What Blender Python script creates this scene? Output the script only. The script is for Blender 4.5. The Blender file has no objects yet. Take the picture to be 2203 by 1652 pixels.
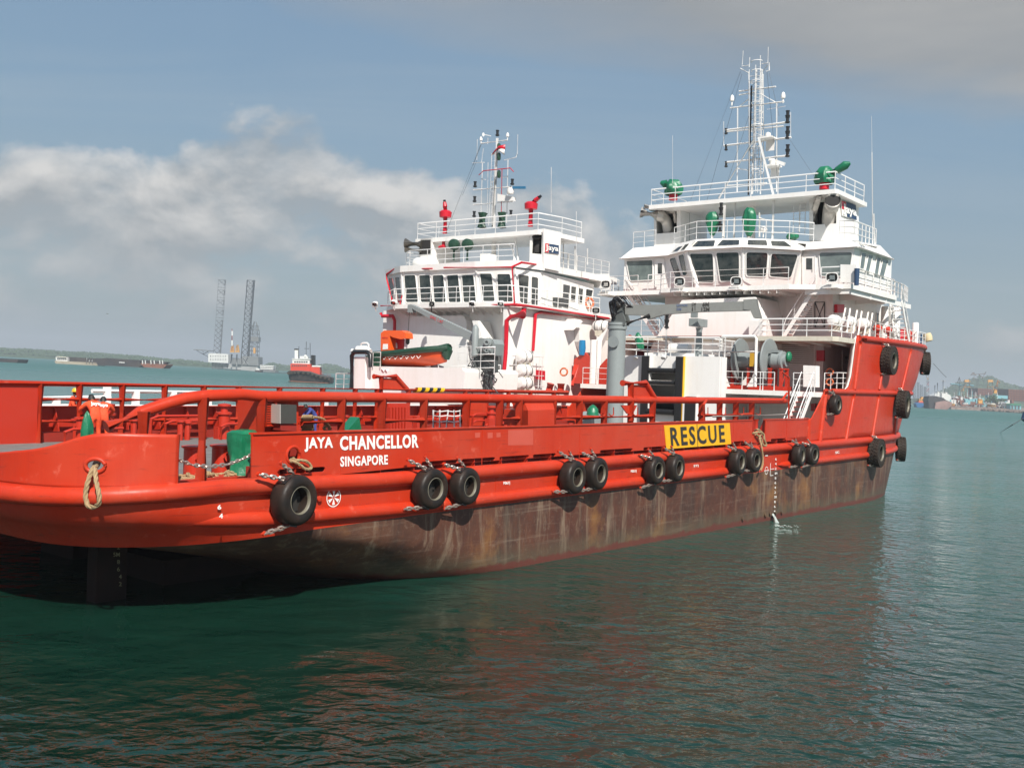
import bpy, math, random
from mathutils import Vector, Matrix, noise
from mathutils.geometry import tessellate_polygon
R = math.radians
random.seed(7)
S = bpy.context.scene
COL = S.collection

# ------------------------------------------------------------------ camera
HC = 6.5                                   # camera height over the water
FPX, CX, CY = 2200.0, 1101.5, 826.0        # photograph 2203 x 1652
CR = Matrix.Rotation(math.pi / 2 - 8 / 2200.0, 3, 'X') @ Matrix.Rotation(math.atan(.0528), 3, 'Z')
cam = bpy.data.cameras.new('camera'); co = bpy.data.objects.new('camera', cam); COL.objects.link(co)
co.matrix_world = Matrix.Translation((0, 0, HC)) @ CR.to_4x4()
cam.sensor_width = 36; cam.lens = 36 * FPX / 2203
cam.clip_start = .5; cam.clip_end = 40000
S.camera = co

# ------------------------------------------------------------------ ship frame (x = forward, y = to port, z = up)
SR = Matrix.Rotation(R(52.4), 3, 'Z') @ Matrix.Rotation(-R(.75), 3, 'Y') @ Matrix.Rotation(-R(.8), 3, 'X')
SO = Vector((-12.5184, 18.7047, -.2618))
SF = Matrix.Translation(SO) @ SR.to_4x4()

# ------------------------------------------------------------------ sun, sky, exposure
SUN_EL, SUN_AZ = 45.0, math.atan2(-1.243, .309)      # direction to the sun: behind the camera, a little right
sd = Vector((math.cos(SUN_AZ) * math.cos(R(SUN_EL)), math.sin(SUN_AZ) * math.cos(R(SUN_EL)), math.sin(R(SUN_EL))))
sl = bpy.data.lights.new('sun', 'SUN'); sl.energy = 4.6; sl.angle = R(.55); sl.color = (1, .955, .88)
so = bpy.data.objects.new('sun', sl); COL.objects.link(so)
so.rotation_euler = sd.to_track_quat('Z', 'Y').to_euler(); so.location = sd * 60
S.view_settings.view_transform = 'Standard'; S.view_settings.look = 'None'
S.view_settings.exposure = .60; S.view_settings.gamma = 1; S.view_settings.use_curve_mapping = False


class NT:
    """small node-tree helper"""
    def __init__(s, t): s.t = t; s.n = t.nodes; s.l = t.links; s.n.clear()
    def __call__(s, kind, out=0, **kw):
        nd = s.n.new(kind)
        for k, v in kw.items():
            if k.startswith('i_'):
                k = k[2:]; k = int(k) if k.isdigit() else k
                if isinstance(v, bpy.types.NodeSocket): s.l.new(v, nd.inputs[k])
                else: nd.inputs[k].default_value = v
            else: setattr(nd, k, v)
        return nd.outputs[out] if out is not None else nd
    def m(s, op, a, b=0.0, c=0.0, clamp=False):
        return s('ShaderNodeMath', operation=op, use_clamp=clamp, i_0=a, i_1=b, i_2=c)
    def mix(s, f, a, b, mode='MIX'):
        nd = s.n.new('ShaderNodeMix'); nd.data_type = 'RGBA'; nd.blend_type = mode
        for i, v in ((0, f), (6, a), (7, b)):
            if isinstance(v, bpy.types.NodeSocket): s.l.new(v, nd.inputs[i])
            else: nd.inputs[i].default_value = v if i == 0 else (*v, 1) if len(v) == 3 else v
        return nd.outputs[2]
    def ramp(s, f, *st):
        nd = s.n.new('ShaderNodeValToRGB'); s.l.new(f, nd.inputs[0]); e = nd.color_ramp.elements
        while len(e) < len(st): e.new(.5)
        for i, (p_, c_) in enumerate(st):
            e[i].position = p_; e[i].color = (c_, c_, c_, 1) if not hasattr(c_, '__len__') else (*c_, 1)
        return nd.outputs[0]
    def noise(s, v, sc, det=4, rough=.55, dist=0.0, dim='3D'):
        return s('ShaderNodeTexNoise', noise_dimensions=dim, i_Vector=v, i_Scale=sc, i_Detail=det, i_Roughness=rough, i_Distortion=dist)


W = bpy.data.worlds.new('World'); S.world = W; W.use_nodes = True
N = NT(W.node_tree)
sky = N('ShaderNodeTexSky', sky_type='NISHITA', sun_disc=False, sun_elevation=R(SUN_EL),
        sun_rotation=math.pi / 2 - SUN_AZ, air_density=1.0, dust_density=2.2, ozone_density=1.6)
tc = N('ShaderNodeTexCoord', out=0)
sep = N('ShaderNodeSeparateXYZ', out=None, i_0=tc)
X_, Y_, Z_ = sep.outputs
az = N.m('ARCTAN2', X_, Y_)                      # 0 straight ahead, + to the right
zc = N.m('MAXIMUM', Z_, .0)
def vec(a, b, c=0.0): return N('ShaderNodeCombineXYZ', i_0=a, i_1=b, i_2=c)
# thin high streaks, laid out on a plane aloft
zz = N.m('ADD', zc, .08)
px_, py_ = N.m('DIVIDE', X_, zz), N.m('DIVIDE', Y_, zz)
v_hi = vec(px_, py_)
streak = N.ramp(N.noise(vec(N.m('MULTIPLY', px_, .22), N.m('MULTIPLY', py_, 1.6)), 1.5, 6, .6, .5), (.45, 0), (.75, 1))
veil = N.ramp(N.noise(v_hi, .6, 5, .55, .3), (.38, 0), (.75, 1))
# a grey layer of cloud high on the right
lay_n = N.noise(vec(N.m('MULTIPLY', px_, .7), N.m('MULTIPLY', py_, 1.0), 3.0), .9, 6, .55, .3)
dx = N.m('SUBTRACT', px_, 1.1); dy = N.m('SUBTRACT', py_, 1.75)
rr = N.m('SQRT', N.m('ADD', N.m('MULTIPLY', N.m('MULTIPLY', dx, dx), .42), N.m('MULTIPLY', N.m('MULTIPLY', dy, dy), 1.7)))
lay = N.ramp(N.m('ADD', N.m('SUBTRACT', 1.25, rr), N.m('MULTIPLY', N.m('SUBTRACT', lay_n, .5), 1.5)), (.0, 0), (.5, .92), (1, 1))
lay2 = N.ramp(N.noise(v_hi, .33, 4, .5), (.58, 0), (.75, 1))
lay = N.m('MAXIMUM', lay, N.m('MULTIPLY', lay2, N.ramp(zc, (.5, 0), (.65, 1))))
# cumulus banks low over the horizon
def cun(sc, du, dv, det, seed=2.2): return N.noise(vec(N.m('ADD', N.m('MULTIPLY', az, sc), du), N.m('ADD', N.m('MULTIPLY', zc, sc * 1.5), dv), seed), 1.0, det, .56, .16)
cu_n = cun(7.0, 3.0, 0.6, 10)
cu_m = cun(2.4, 1.0, 0.0, 2, 5.0)
env = N.m('SUBTRACT', N.m('ADD', .205, N.m('MULTIPLY', N.m('SUBTRACT', cu_m, .5), .16)), N.m('MULTIPLY', N.m('MAXIMUM', N.m('ADD', az, .05), 0.0), .45))
env = N.m('MAXIMUM', env, .10)
hgt = N.m('MULTIPLY', N.m('SUBTRACT', env, zc), 14.0)
hgt = N.m('MINIMUM', hgt, .56)
cov = N.m('ADD', hgt, N.m('MULTIPLY', N.m('SUBTRACT', cu_n, .5), 3.4))
cov = N.m('SUBTRACT', cov, N.m('MULTIPLY', N.m('MAXIMUM', N.m('ADD', az, -.10), 0.0), 1.0))
cov = N.m('SUBTRACT', cov, N.m('MULTIPLY', N.ramp(zc, (.02, 1), (.11, 0)), .55))
cu = N.ramp(cov, (.0, 0), (.30, .72), (.7, 1))
lit = N.m('SUBTRACT', cu_n, cun(7.0, 3.05, .84, 10))
cu_lit = N.ramp(lit, (.46, 0), (.52, .5), (.62, 1)) if False else N.ramp(N.m('ADD', N.m('MULTIPLY', lit, 3.2), .42), (.15, 0), (.85, 1))
cu_lit = N.m('MULTIPLY', cu_lit, N.ramp(zc, (.04, .3), (.14, 1)))
CLD = N.mix(cu_lit, (2.38, 2.50, 2.58), (5.2, 5.0, 4.75))
g0 = N.ramp(zc, (.0, (1.76, 2.24, 2.26)), (.10, (1.61, 2.19, 2.46)), (.22, (1.30, 2.12, 2.86)), (.40, (1.01, 1.84, 2.90)), (1, (.8, 1.5, 2.8)))
c0 = N.mix(.8, sky, g0)
c0 = N.mix(N.m('MULTIPLY', streak, .20), c0, (3.0, 3.35, 3.6))
c0 = N.mix(N.m('MULTIPLY', veil, .20), c0, (2.6, 3.1, 3.5))
c1 = N.mix(N.m('MULTIPLY', cu, .90), c0, CLD)
c1 = N.mix(N.m('MULTIPLY', N.ramp(zc, (.0, 1), (.07, 0)), .6), c1, (1.76, 2.24, 2.26))
c2 = N.mix(N.m('MULTIPLY', lay, .95), c1, N.mix(N.ramp(lay_n, (.35, 0), (.65, 1)), (1.62, 1.74, 1.84), (2.75, 2.72, 2.66)))
bg = N('ShaderNodeBackground', i_0=c2, i_1=.10)
wo = N('ShaderNodeOutputWorld', out=None, i_0=bg)

# ------------------------------------------------------------------ materials
MATS = {}
def mat(name, col, rough=.5, metal=0.0, var=0.0, scale=2.0, col2=None, streak=0.0, bump=0.0, bscale=20.0, emit=None, spec=.5, coat=0.0):
    if name in MATS: return MATS[name]
    m = bpy.data.materials.new(name); m.use_nodes = True; T = NT(m.node_tree)
    co_ = T('ShaderNodeTexCoord', out=3)
    c = (*col, 1)
    bs = T('ShaderNodeBsdfPrincipled', out=None)
    if var or streak:
        f = T.ramp(T.noise(co_, scale, 6, .6), (.35, 0), (.68, 1))
        c2_ = col2 or tuple(x * (1 - .5) for x in col)
        cc = T.mix(T.m('MULTIPLY', f, var), col, c2_)
        if streak:
            mp = T('ShaderNodeMapping', i_0=co_, i_3=(scale * 2.2, scale * 2.2, scale * .18))
            f2 = T.ramp(T.noise(mp, 1.5, 5, .65), (.48, 0), (.72, 1))
            cc = T.mix(T.m('MULTIPLY', f2, streak), cc, c2_)
        T.l.new(cc, bs.inputs['Base Color'])
        rg = T.m('ADD', rough, T.m('MULTIPLY', T.m('SUBTRACT', f, .5), .18), clamp=True)
        T.l.new(rg, bs.inputs['Roughness'])
    else:
        bs.inputs['Base Color'].default_value = c; bs.inputs['Roughness'].default_value = rough
    bs.inputs['Metallic'].default_value = metal
    bs.inputs['Specular IOR Level'].default_value = spec
    bs.inputs['Coat Weight'].default_value = coat
    if bump:
        b = T('ShaderNodeBump', i_Strength=1.0, i_Distance=bump, i_Height=T.noise(co_, bscale, 5, .6))
        T.l.new(b, bs.inputs['Normal'])
    if emit:
        bs.inputs['Emission Color'].default_value = (*emit, 1); bs.inputs['Emission Strength'].default_value = 1
    T('ShaderNodeOutputMaterial', out=None, i_0=bs.outputs[0])
    MATS[name] = m
    return m

def hull_red():
    m = bpy.data.materials.new('hull_red_paint'); m.use_nodes = True; T = NT(m.node_tree)
    o = T('ShaderNodeTexCoord', out=3)
    fade = T.ramp(T.noise(o, .35, 5, .6, .3), (.38, 0), (.68, 1))
    fine = T.noise(o, 2.3, 7, .68, .3)
    run = T.ramp(T.noise(T('ShaderNodeMapping', i_0=o, i_3=(3.2, 3.2, .22)), 1.0, 6, .7), (.50, 0), (.70, 1))
    scr = T.ramp(T.noise(T('ShaderNodeMapping', i_0=o, i_3=(.55, 1.5, 9)), 1.0, 6, .75, .2), (.58, 0), (.72, 1))
    patch = T('ShaderNodeTexBrick', out=1, i_Vector=T('ShaderNodeMapping', i_0=T('ShaderNodeCombineXYZ', i_0=T('ShaderNodeSeparateXYZ', out=0, i_0=o), i_1=T('ShaderNodeSeparateXYZ', out=2, i_0=o)), i_3=(1, 1, 1)), i_Scale=.32, offset=.37) if False else None
    c = T.mix(T.m('MULTIPLY', fade, .60), (.465, .028, .007), (.44, .064, .034))
    c = T.mix(T.m('MULTIPLY', run, .38), c, (.36, .022, .012))
    c = T.mix(T.m('MULTIPLY', T.ramp(fine, (.60, 0), (.72, 1)), .5), c, (.62, .14, .09))
    c = T.mix(T.m('MULTIPLY', scr, .75), c, (.10, .026, .020))
    rg = T.m('ADD', .40, T.m('MULTIPLY', T.m('SUBTRACT', fine, .5), .35))
    bs = T('ShaderNodeBsdfPrincipled', out=None, i_2=rg); bs.inputs['Specular IOR Level'].default_value = .24
    T.l.new(c, bs.inputs[0])
    hb = T.m('ADD', T.noise(o, 1.1, 3, .5), T.m('MULTIPLY', fine, .12))
    T.l.new(T('ShaderNodeBump', i_Strength=1.0, i_Distance=.022, i_Height=hb), bs.inputs['Normal'])
    T('ShaderNodeOutputMaterial', out=None, i_0=bs.outputs[0])
    return m
RED = hull_red()
RED2 = mat('deck_red_paint', (.43, .026, .010), .42, var=.35, scale=1.4, col2=(.40, .03, .016), bump=.003, bscale=3)
DRED = mat('oxide_red_paint', (.30, .022, .012), .6, var=.5, scale=1.1, col2=(.14, .015, .01))
CRIM = mat('fire_line_red_paint', (.50, .008, .022), .35)
WHT = mat('white_paint', (.78, .765, .74), .42, var=.16, scale=.8, col2=(.60, .53, .44), streak=.22)
WHT2 = mat('white_rail_paint', (.80, .79, .77), .4)
CREAM = mat('aged_white_paint', (.60, .56, .47), .55, var=.4, scale=1.5, col2=(.40, .34, .26), streak=.3)
GREY = mat('grey_paint', (.235, .262, .262), .45, var=.3, scale=2, col2=(.17, .185, .18), streak=.2)
DGREY = mat('dark_grey_steel', (.07, .075, .075), .5, var=.3, scale=3)
BLACK = mat('black_rubber', (.018, .017, .016), .62, var=.5, scale=5, col2=(.05, .042, .035))
BLKP = mat('black_paint', (.014, .014, .015), .35)
SMOOTHT = mat('tyre_rubber_smooth', (.014, .012, .011), .48, var=.6, scale=2.6, col2=(.05, .028, .018), bump=.004, bscale=14, spec=.22)
TREAD = mat('tyre_rubber_treaded', (.022, .018, .015), .75, var=.5, scale=5, col2=(.055, .04, .03), spec=.25)
GLASS = mat('dark_window_glass', (.014, .020, .022), .06, spec=.8, var=.9, scale=1.6, col2=(.075, .08, .075))
GLASST = mat('pale_window_glass', (.17, .21, .20), .08, spec=.8, var=.8, scale=1.1, col2=(.07, .09, .09))
CHAIN = mat('galvanised_chain', (.52, .47, .42), .38, metal=.75, var=.5, scale=16, col2=(.30, .12, .06))
ROPE = mat('manila_rope', (.36, .25, .13), .85, var=.6, scale=12, col2=(.22, .15, .08), bump=.01, bscale=40)
GREEN = mat('green_tarpaulin', (.008, .15, .07), .38, var=.5, scale=3, col2=(.006, .11, .05), bump=.03, bscale=5)
DGREEN = mat('dark_green_tarpaulin', (.012, .052, .028), .5, var=.5, scale=3, bump=.03, bscale=6)
ORANGE = mat('orange_boat_moulding', (.75, .10, .012), .3, coat=.3)
COVER = mat('orange_coverall_cloth', (.78, .075, .018), .8, var=.3, scale=6, bump=.015, bscale=12)
BLUEC = mat('blue_coverall_cloth', (.035, .05, .20), .8, bump=.015, bscale=12)
SKIN = mat('skin', (.13, .06, .035), .6)
HAIR = mat('black_hair', (.012, .010, .009), .6)
YEL = mat('yellow_paint', (.80, .42, .008), .45, var=.2, scale=3)
INK = mat('black_lettering', (.03, .026, .022), .5)
LETW = mat('white_lettering', (.80, .78, .74), .5)
STEEL = mat('stainless_steel', (.50, .47, .43), .42, metal=.35, var=.3, scale=2, col2=(.35, .33, .31))
PIPE = mat('matt_black_funnel_lining', (.02, .018, .017), .8)
DECK = mat('weathered_wood_deck', (.17, .165, .155), .8, var=.6, scale=2.0, col2=(.10, .09, .08), streak=.2)
AMBER = mat('brass_cap', (.5, .25, .04), .4, metal=.5)
NAVY = mat('navy_emblem', (.02, .05, .11), .5)
BLUEB = mat('blue_drum', (.01, .16, .34), .4)
MIRR = mat('lamp_reflector', (.6, .6, .58), .18, metal=.9)

def boot_material():
    m = bpy.data.materials.new('weathered_antifouling'); m.use_nodes = True; T = NT(m.node_tree)
    o = T('ShaderNodeTexCoord', out=3)
    sp = T('ShaderNodeSeparateXYZ', out=None, i_0=o)
    big = T.ramp(T.noise(o, .16, 4, .6, .3), (.36, 0), (.66, 1))
    mid = T.ramp(T.noise(o, .9, 7, .7, .6), (.36, 0), (.68, 1))
    fin = T.noise(o, 5.0, 6, .7, .4)
    st = T.ramp(T.noise(T('ShaderNodeMapping', i_0=o, i_3=(1.6, 1.6, .20)), 1.0, 7, .75, .5), (.52, 0), (.66, 1))
    st2 = T.ramp(T.noise(T('ShaderNodeMapping', i_0=o, i_1=(9, 0, 3), i_3=(.55, .55, .12)), 1.0, 6, .7, .4), (.50, 0), (.66, 1))
    hz_ = T.ramp(T.noise(T('ShaderNodeMapping', i_0=o, i_3=(.22, .22, 6)), 1.0, 6, .75, .3), (.56, 0), (.74, 1))
    c = T.mix(big, (.095, .030, .017), (.125, .054, .030))
    c = T.mix(T.m('MULTIPLY', mid, .70), c, (.034, .015, .013))
    c = T.mix(T.m('MULTIPLY', st, .75), c, (.24, .175, .12))
    c = T.mix(T.m('MULTIPLY', st2, .75), c, (.028, .021, .018))
    rust = T.ramp(T.noise(o, .30, 6, .65), (.56, 0), (.70, 1))
    c = T.mix(T.m('MULTIPLY', rust, .75), c, (.26, .12, .035))
    c = T.mix(T.m('MULTIPLY', hz_, .5), c, (.26, .20, .15))
    c = T.mix(T.m('MULTIPLY', T.ramp(fin, (.56, 0), (.70, 1)), .45), c, (.20, .14, .10))
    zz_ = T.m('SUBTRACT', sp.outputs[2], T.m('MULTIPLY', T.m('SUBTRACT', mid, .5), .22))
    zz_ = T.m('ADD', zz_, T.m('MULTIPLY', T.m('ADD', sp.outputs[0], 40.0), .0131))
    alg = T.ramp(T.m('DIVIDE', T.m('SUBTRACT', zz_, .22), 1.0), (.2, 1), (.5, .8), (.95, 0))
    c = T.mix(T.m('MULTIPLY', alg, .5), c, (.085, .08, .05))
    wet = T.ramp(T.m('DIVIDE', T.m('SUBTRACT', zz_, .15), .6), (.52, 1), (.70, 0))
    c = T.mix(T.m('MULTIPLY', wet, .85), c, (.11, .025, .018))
    bs = T('ShaderNodeBsdfPrincipled', out=None, i_2=.6)
    T.l.new(c, bs.inputs[0])
    T.l.new(T('ShaderNodeBump', i_Strength=1.0, i_Distance=.015, i_Height=T.noise(o, 2.0, 6, .6)), bs.inputs['Normal'])
    T('ShaderNodeOutputMaterial', out=None, i_0=bs.outputs[0])
    return m
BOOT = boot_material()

# ------------------------------------------------------------------ mesh builder
def frame(d, up=None):
    d = Vector(d).normalized()
    u = Vector(up) if up is not None else (Vector((0, 0, 1)) if abs(d.z) < .95 else Vector((1, 0, 0)))
    a = d.cross(u).normalized(); b = a.cross(d).normalized()
    return a, b

class MB:
    def __init__(s): s.v = []; s.f = []
    def face(s, *pts):
        i = len(s.v); s.v += [Vector(p_) for p_ in pts]; s.f.append(tuple(range(i, i + len(pts)))); return s
    def add(s, vs, fs):
        i = len(s.v); s.v += [Vector(p_) for p_ in vs]; s.f += [tuple(i + k for k in f) for f in fs]; return s
    def box(s, x0, x1, y0, y1, z0, z1, b=0.0):
        if b:
            return s.prism([(x0 + b, y0), (x1 - b, y0), (x1, y0 + b), (x1, y1 - b), (x1 - b, y1), (x0 + b, y1), (x0, y1 - b), (x0, y0 + b)], z0, z1)
        vs = [(x, y, z) for z in (z0, z1) for y in (y0, y1) for x in (x0, x1)]
        return s.add(vs, [(0, 2, 3, 1), (4, 5, 7, 6), (0, 1, 5, 4), (2, 6, 7, 3), (0, 4, 6, 2), (1, 3, 7, 5)])
    def prism(s, pts, z0, z1):
        n = len(pts)
        vs = [(x, y, z0) for x, y in pts] + [(x, y, z1) for x, y in pts]
        return s.add(vs, [tuple(range(n - 1, -1, -1)), tuple(range(n, 2 * n))] + [(i, (i + 1) % n, n + (i + 1) % n, n + i) for i in range(n)])
    def slab(s, pts, off):
        """a polygon of 3D points thickened by the vector off"""
        n = len(pts); off = Vector(off); pts = [Vector(p_) for p_ in pts]
        return s.add(pts + [p_ + off for p_ in pts], [tuple(range(n)), tuple(range(2 * n - 1, n - 1, -1))] + [(i, n + i, n + (i + 1) % n, (i + 1) % n) for i in range(n)])
    def obox(s, c, ax, ay, az_):
        c, ax, ay, az_ = map(Vector, (c, ax, ay, az_))
        vs = [c + ax * i + ay * j + az_ * k for k in (-1, 1) for j in (-1, 1) for i in (-1, 1)]
        return s.add(vs, [(0, 2, 3, 1), (4, 5, 7, 6), (0, 1, 5, 4), (2, 6, 7, 3), (0, 4, 6, 2), (1, 3, 7, 5)])
    def bar(s, a, b, w, h, up=None):
        a, b = Vector(a), Vector(b); d = b - a; x, y = frame(d, up)
        return s.obox((a + b) / 2, d / 2, x * w / 2, y * h / 2)
    def tube(s, pts, r, n=8, cap=True, closed=False):
        pts = [Vector(p_) for p_ in pts]; m = len(pts)
        rs = r if hasattr(r, '__len__') else [r] * m
        i0 = len(s.v); prev = None
        for k, p_ in enumerate(pts):
            if closed: d = pts[(k + 1) % m] - pts[k - 1]
            else: d = pts[min(k + 1, m - 1)] - pts[max(k - 1, 0)]
            d = d.normalized() if d.length else Vector((0, 0, 1))
            if prev is None: a, b = frame(d)
            else:
                a = (prev - d * prev.dot(d)); a = a.normalized() if a.length > 1e-6 else frame(d)[0]; b = d.cross(a)
            prev = a
            sc = 1.0
            if 0 < k < m - 1 or closed:
                d1 = (p_ - pts[k - 1]).normalized(); d2 = (pts[(k + 1) % m] - p_).normalized()
                sc = 1 / max(.5, math.sqrt(max(.2, (1 + d1.dot(d2)) / 2)))
            for q in range(n):
                t = 2 * math.pi * q / n
                s.v.append(p_ + (a * math.cos(t) + b * math.sin(t)) * rs[k] * (sc if n > 4 else 1))
        for k in range(m if closed else m - 1):
            for q in range(n):
                k2 = (k + 1) % m
                s.f.append((i0 + k * n + q, i0 + k * n + (q + 1) % n, i0 + k2 * n + (q + 1) % n, i0 + k2 * n + q))
        if cap and not closed:
            s.f.append(tuple(i0 + q for q in range(n - 1, -1, -1))); s.f.append(tuple(i0 + (m - 1) * n + q for q in range(n)))
        return s
    def lathe(s, prof, c=(0, 0, 0), axis=(0, 0, 1), n=16, closed=False, up=None, cap=True):
        """prof: list of (radius, height along the axis)"""
        c = Vector(c); d = Vector(axis).normalized(); a, b = frame(d, up); i0 = len(s.v); m = len(prof)
        for r, h in prof:
            for q in range(n):
                t = 2 * math.pi * q / n
                s.v.append(c + d * h + (a * math.cos(t) + b * math.sin(t)) * r)
        for k in range(m if closed else m - 1):
            k2 = (k + 1) % m
            for q in range(n):
                s.f.append((i0 + k * n + q, i0 + k * n + (q + 1) % n, i0 + k2 * n + (q + 1) % n, i0 + k2 * n + q))
        if not closed and cap:
            s.f.append(tuple(i0 + q for q in range(n - 1, -1, -1))); s.f.append(tuple(i0 + (m - 1) * n + q for q in range(n)))
        return s
    def ball(s, c, r, n=10, m=6, sc=(1, 1, 1)):
        c = Vector(c)
        prof = [(math.sin(math.pi * k / m), -math.cos(math.pi * k / m)) for k in range(m + 1)]
        i = len(s.v); s.lathe([(max(a, .001) * r, h * r) for a, h in prof], (0, 0, 0), (0, 0, 1), n)
        for k in range(i, len(s.v)):
            p_ = s.v[k]; s.v[k] = c + Vector((p_.x * sc[0], p_.y * sc[1], p_.z * sc[2]))
        return s
    def grid(s, rows, close=False):
        i = len(s.v); n = len(rows[0])
        for r_ in rows: s.v += [Vector(p_) for p_ in r_]
        for k in range(len(rows) - 1):
            for q in range(n if close else n - 1):
                s.f.append((i + k * n + q, i + k * n + (q + 1) % n, i + (k + 1) * n + (q + 1) % n, i + (k + 1) * n + q))
        return s
    def holed(s, outer, holes, fn, th):
        """plate with openings: 2D outlines -> fn(u, v) -> 3D; th = thickness vector"""
        polys = [[Vector((a, b, 0)) for a, b in outer]] + [[Vector((a, b, 0)) for a, b in h] for h in holes]
        tri = tessellate_polygon(polys); flat = [p_ for pl in polys for p_ in pl]
        A = [Vector(fn(p_.x, p_.y)) for p_ in flat]; th = Vector(th); n = len(A)
        s.add(A + [p_ + th for p_ in A], [tuple(t) for t in tri] + [tuple(n + k for k in reversed(t)) for t in tri])
        i = len(s.v) - 2 * n; o = 0
        for pl in polys:
            for k in range(len(pl)):
                k2 = (k + 1) % len(pl); s.f.append((i + o + k, i + o + k2, i + n + o + k2, i + n + o + k))
            o += len(pl)
        return s

def mesh(name, mb, m, smooth=None):
    me = bpy.data.meshes.new(name); me.from_pydata([tuple(v) for v in mb.v], [], mb.f); me.materials.append(m)
    import bmesh
    b = bmesh.new(); b.from_mesh(me); bmesh.ops.recalc_face_normals(b, faces=b.faces); b.to_mesh(me); b.free()
    if smooth:
        me.shade_smooth(); me.set_sharp_from_angle(angle=R(smooth))
    return me

def thing(name, label, cat, loc=(0, 0, 0), group=None, frame_=SF, rot=None):
    o = bpy.data.objects.new(name, None); COL.objects.link(o)
    o.empty_display_size = .3
    mw = frame_ @ Matrix.Translation(loc)
    if rot is not None: mw = mw @ rot
    o.matrix_world = mw
    o['label'] = label; o['category'] = cat
    if group: o['group'] = group
    OFF[o.name] = Vector(loc) if rot is None else Vector((0, 0, 0))
    return o
OFF = {}
def part(name, mb, m, parent, label=None, smooth=40, kind=None):
    """mb in the frame's own coordinates (metres along, to port, up)"""
    off = OFF[parent.name]
    if off.length:
        for k in range(len(mb.v)): mb.v[k] = mb.v[k] - off
    o = bpy.data.objects.new(name, mesh(name, mb, m, smooth)); COL.objects.link(o)
    o.parent = parent; OFF[o.name] = off
    if label: o['label'] = label
    if kind: o['kind'] = kind
    return o
def solo(name, mb, m, label, cat, loc=(0, 0, 0), group=None, frame_=SF, smooth=40):
    """a thing that is one mesh; mb in frame coordinates"""
    for k in range(len(mb.v)): mb.v[k] = mb.v[k] - Vector(loc)
    o = bpy.data.objects.new(name, mesh(name, mb, m, smooth)); COL.objects.link(o)
    o.matrix_world = frame_ @ Matrix.Translation(loc)
    o['label'] = label; o['category'] = cat
    if group: o['group'] = group
    OFF[o.name] = Vector(loc)
    return o
def clone(root, mw, label=None, group=None):
    r = root.copy(); COL.objects.link(r); r.matrix_world = mw
    if label: r['label'] = label
    if group: r['group'] = group
    for ch in list(root.children):
        c = ch.copy(); COL.objects.link(c); c.parent = r
        for g in ch.children:
            d = g.copy(); COL.objects.link(d); d.parent = c
    return r
def again(o, parent, off=(0, 0, 0)):
    """another copy of a part, moved by off"""
    c = o.copy(); COL.objects.link(c); c.parent = parent; c.location = Vector(off); return c

# pixel of the photograph -> point in ship coordinates on a given plane
SRT = SR.transposed(); CAMS = SRT @ (Vector((0, 0, HC)) - SO)
def ray(px, py): return SRT @ (CR @ Vector(((px - CX) / FPX, -(py - CY) / FPX, -1)))
def P(px, py, s=None, w=None, z=None):
    d = ray(px, py); i, v = (0, s) if s is not None else (1, w) if w is not None else (2, z)
    return CAMS + d * ((v - CAMS[i]) / d[i])
def PP(px, py, q, n):
    d = ray(px, py); n = Vector(n); return CAMS + d * ((Vector(q) - CAMS).dot(n) / d.dot(n))
def Wd(px, py, dist=None, z=0.0):
    """world point: on the water plane, or at a given distance ahead"""
    d = CR @ Vector(((px - CX) / FPX, -(py - CY) / FPX, -1))
    t = (z - HC) / d.z if dist is None else dist / d.y
    return Vector((0, 0, HC)) + d * t

def text_mesh(txt, size=1.0, bold=0.0, xs=1.0, ext=.006, spacing=1.0):
    cu_ = bpy.data.curves.new('lettering', 'FONT'); cu_.body = txt; cu_.size = size; cu_.offset = bold; cu_.extrude = ext
    cu_.space_character = spacing; cu_.resolution_u = 3
    o = bpy.data.objects.new('lettering', cu_); COL.objects.link(o)
    dg = bpy.context.evaluated_depsgraph_get(); me = bpy.data.meshes.new_from_object(o.evaluated_get(dg))
    bpy.data.objects.remove(o); bpy.data.curves.remove(cu_)
    return me
def lettering(name, txt, m, parent, a, b, c, bold=0.0, ext=.004, lift=.02, spacing=1.0):
    """flat print: a = lower left, b = lower right, c = upper left corner of the words (frame coordinates)"""
    me = text_mesh(txt, 1.0, bold, 1.0, ext, spacing)
    xs = [v.co.x for v in me.vertices]; ys = [v.co.y for v in me.vertices]
    x0, x1, y0, y1 = min(xs), max(xs), min(ys), max(ys)
    a, b, c = Vector(a), Vector(b), Vector(c); ex = b - a; ey = c - a; nz = ex.cross(ey).normalized()
    off = OFF[parent.name]
    for v in me.vertices:
        u = (v.co.x - x0) / (x1 - x0); w = (v.co.y - y0) / (y1 - y0)
        v.co = a + ex * u + ey * w + nz * (lift + v.co.z) - off
    me.materials.clear(); me.materials.append(m)
    o = bpy.data.objects.new(name, me); COL.objects.link(o); o.parent = parent; OFF[o.name] = off
    return o
I4 = Matrix.Identity(4)
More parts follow.
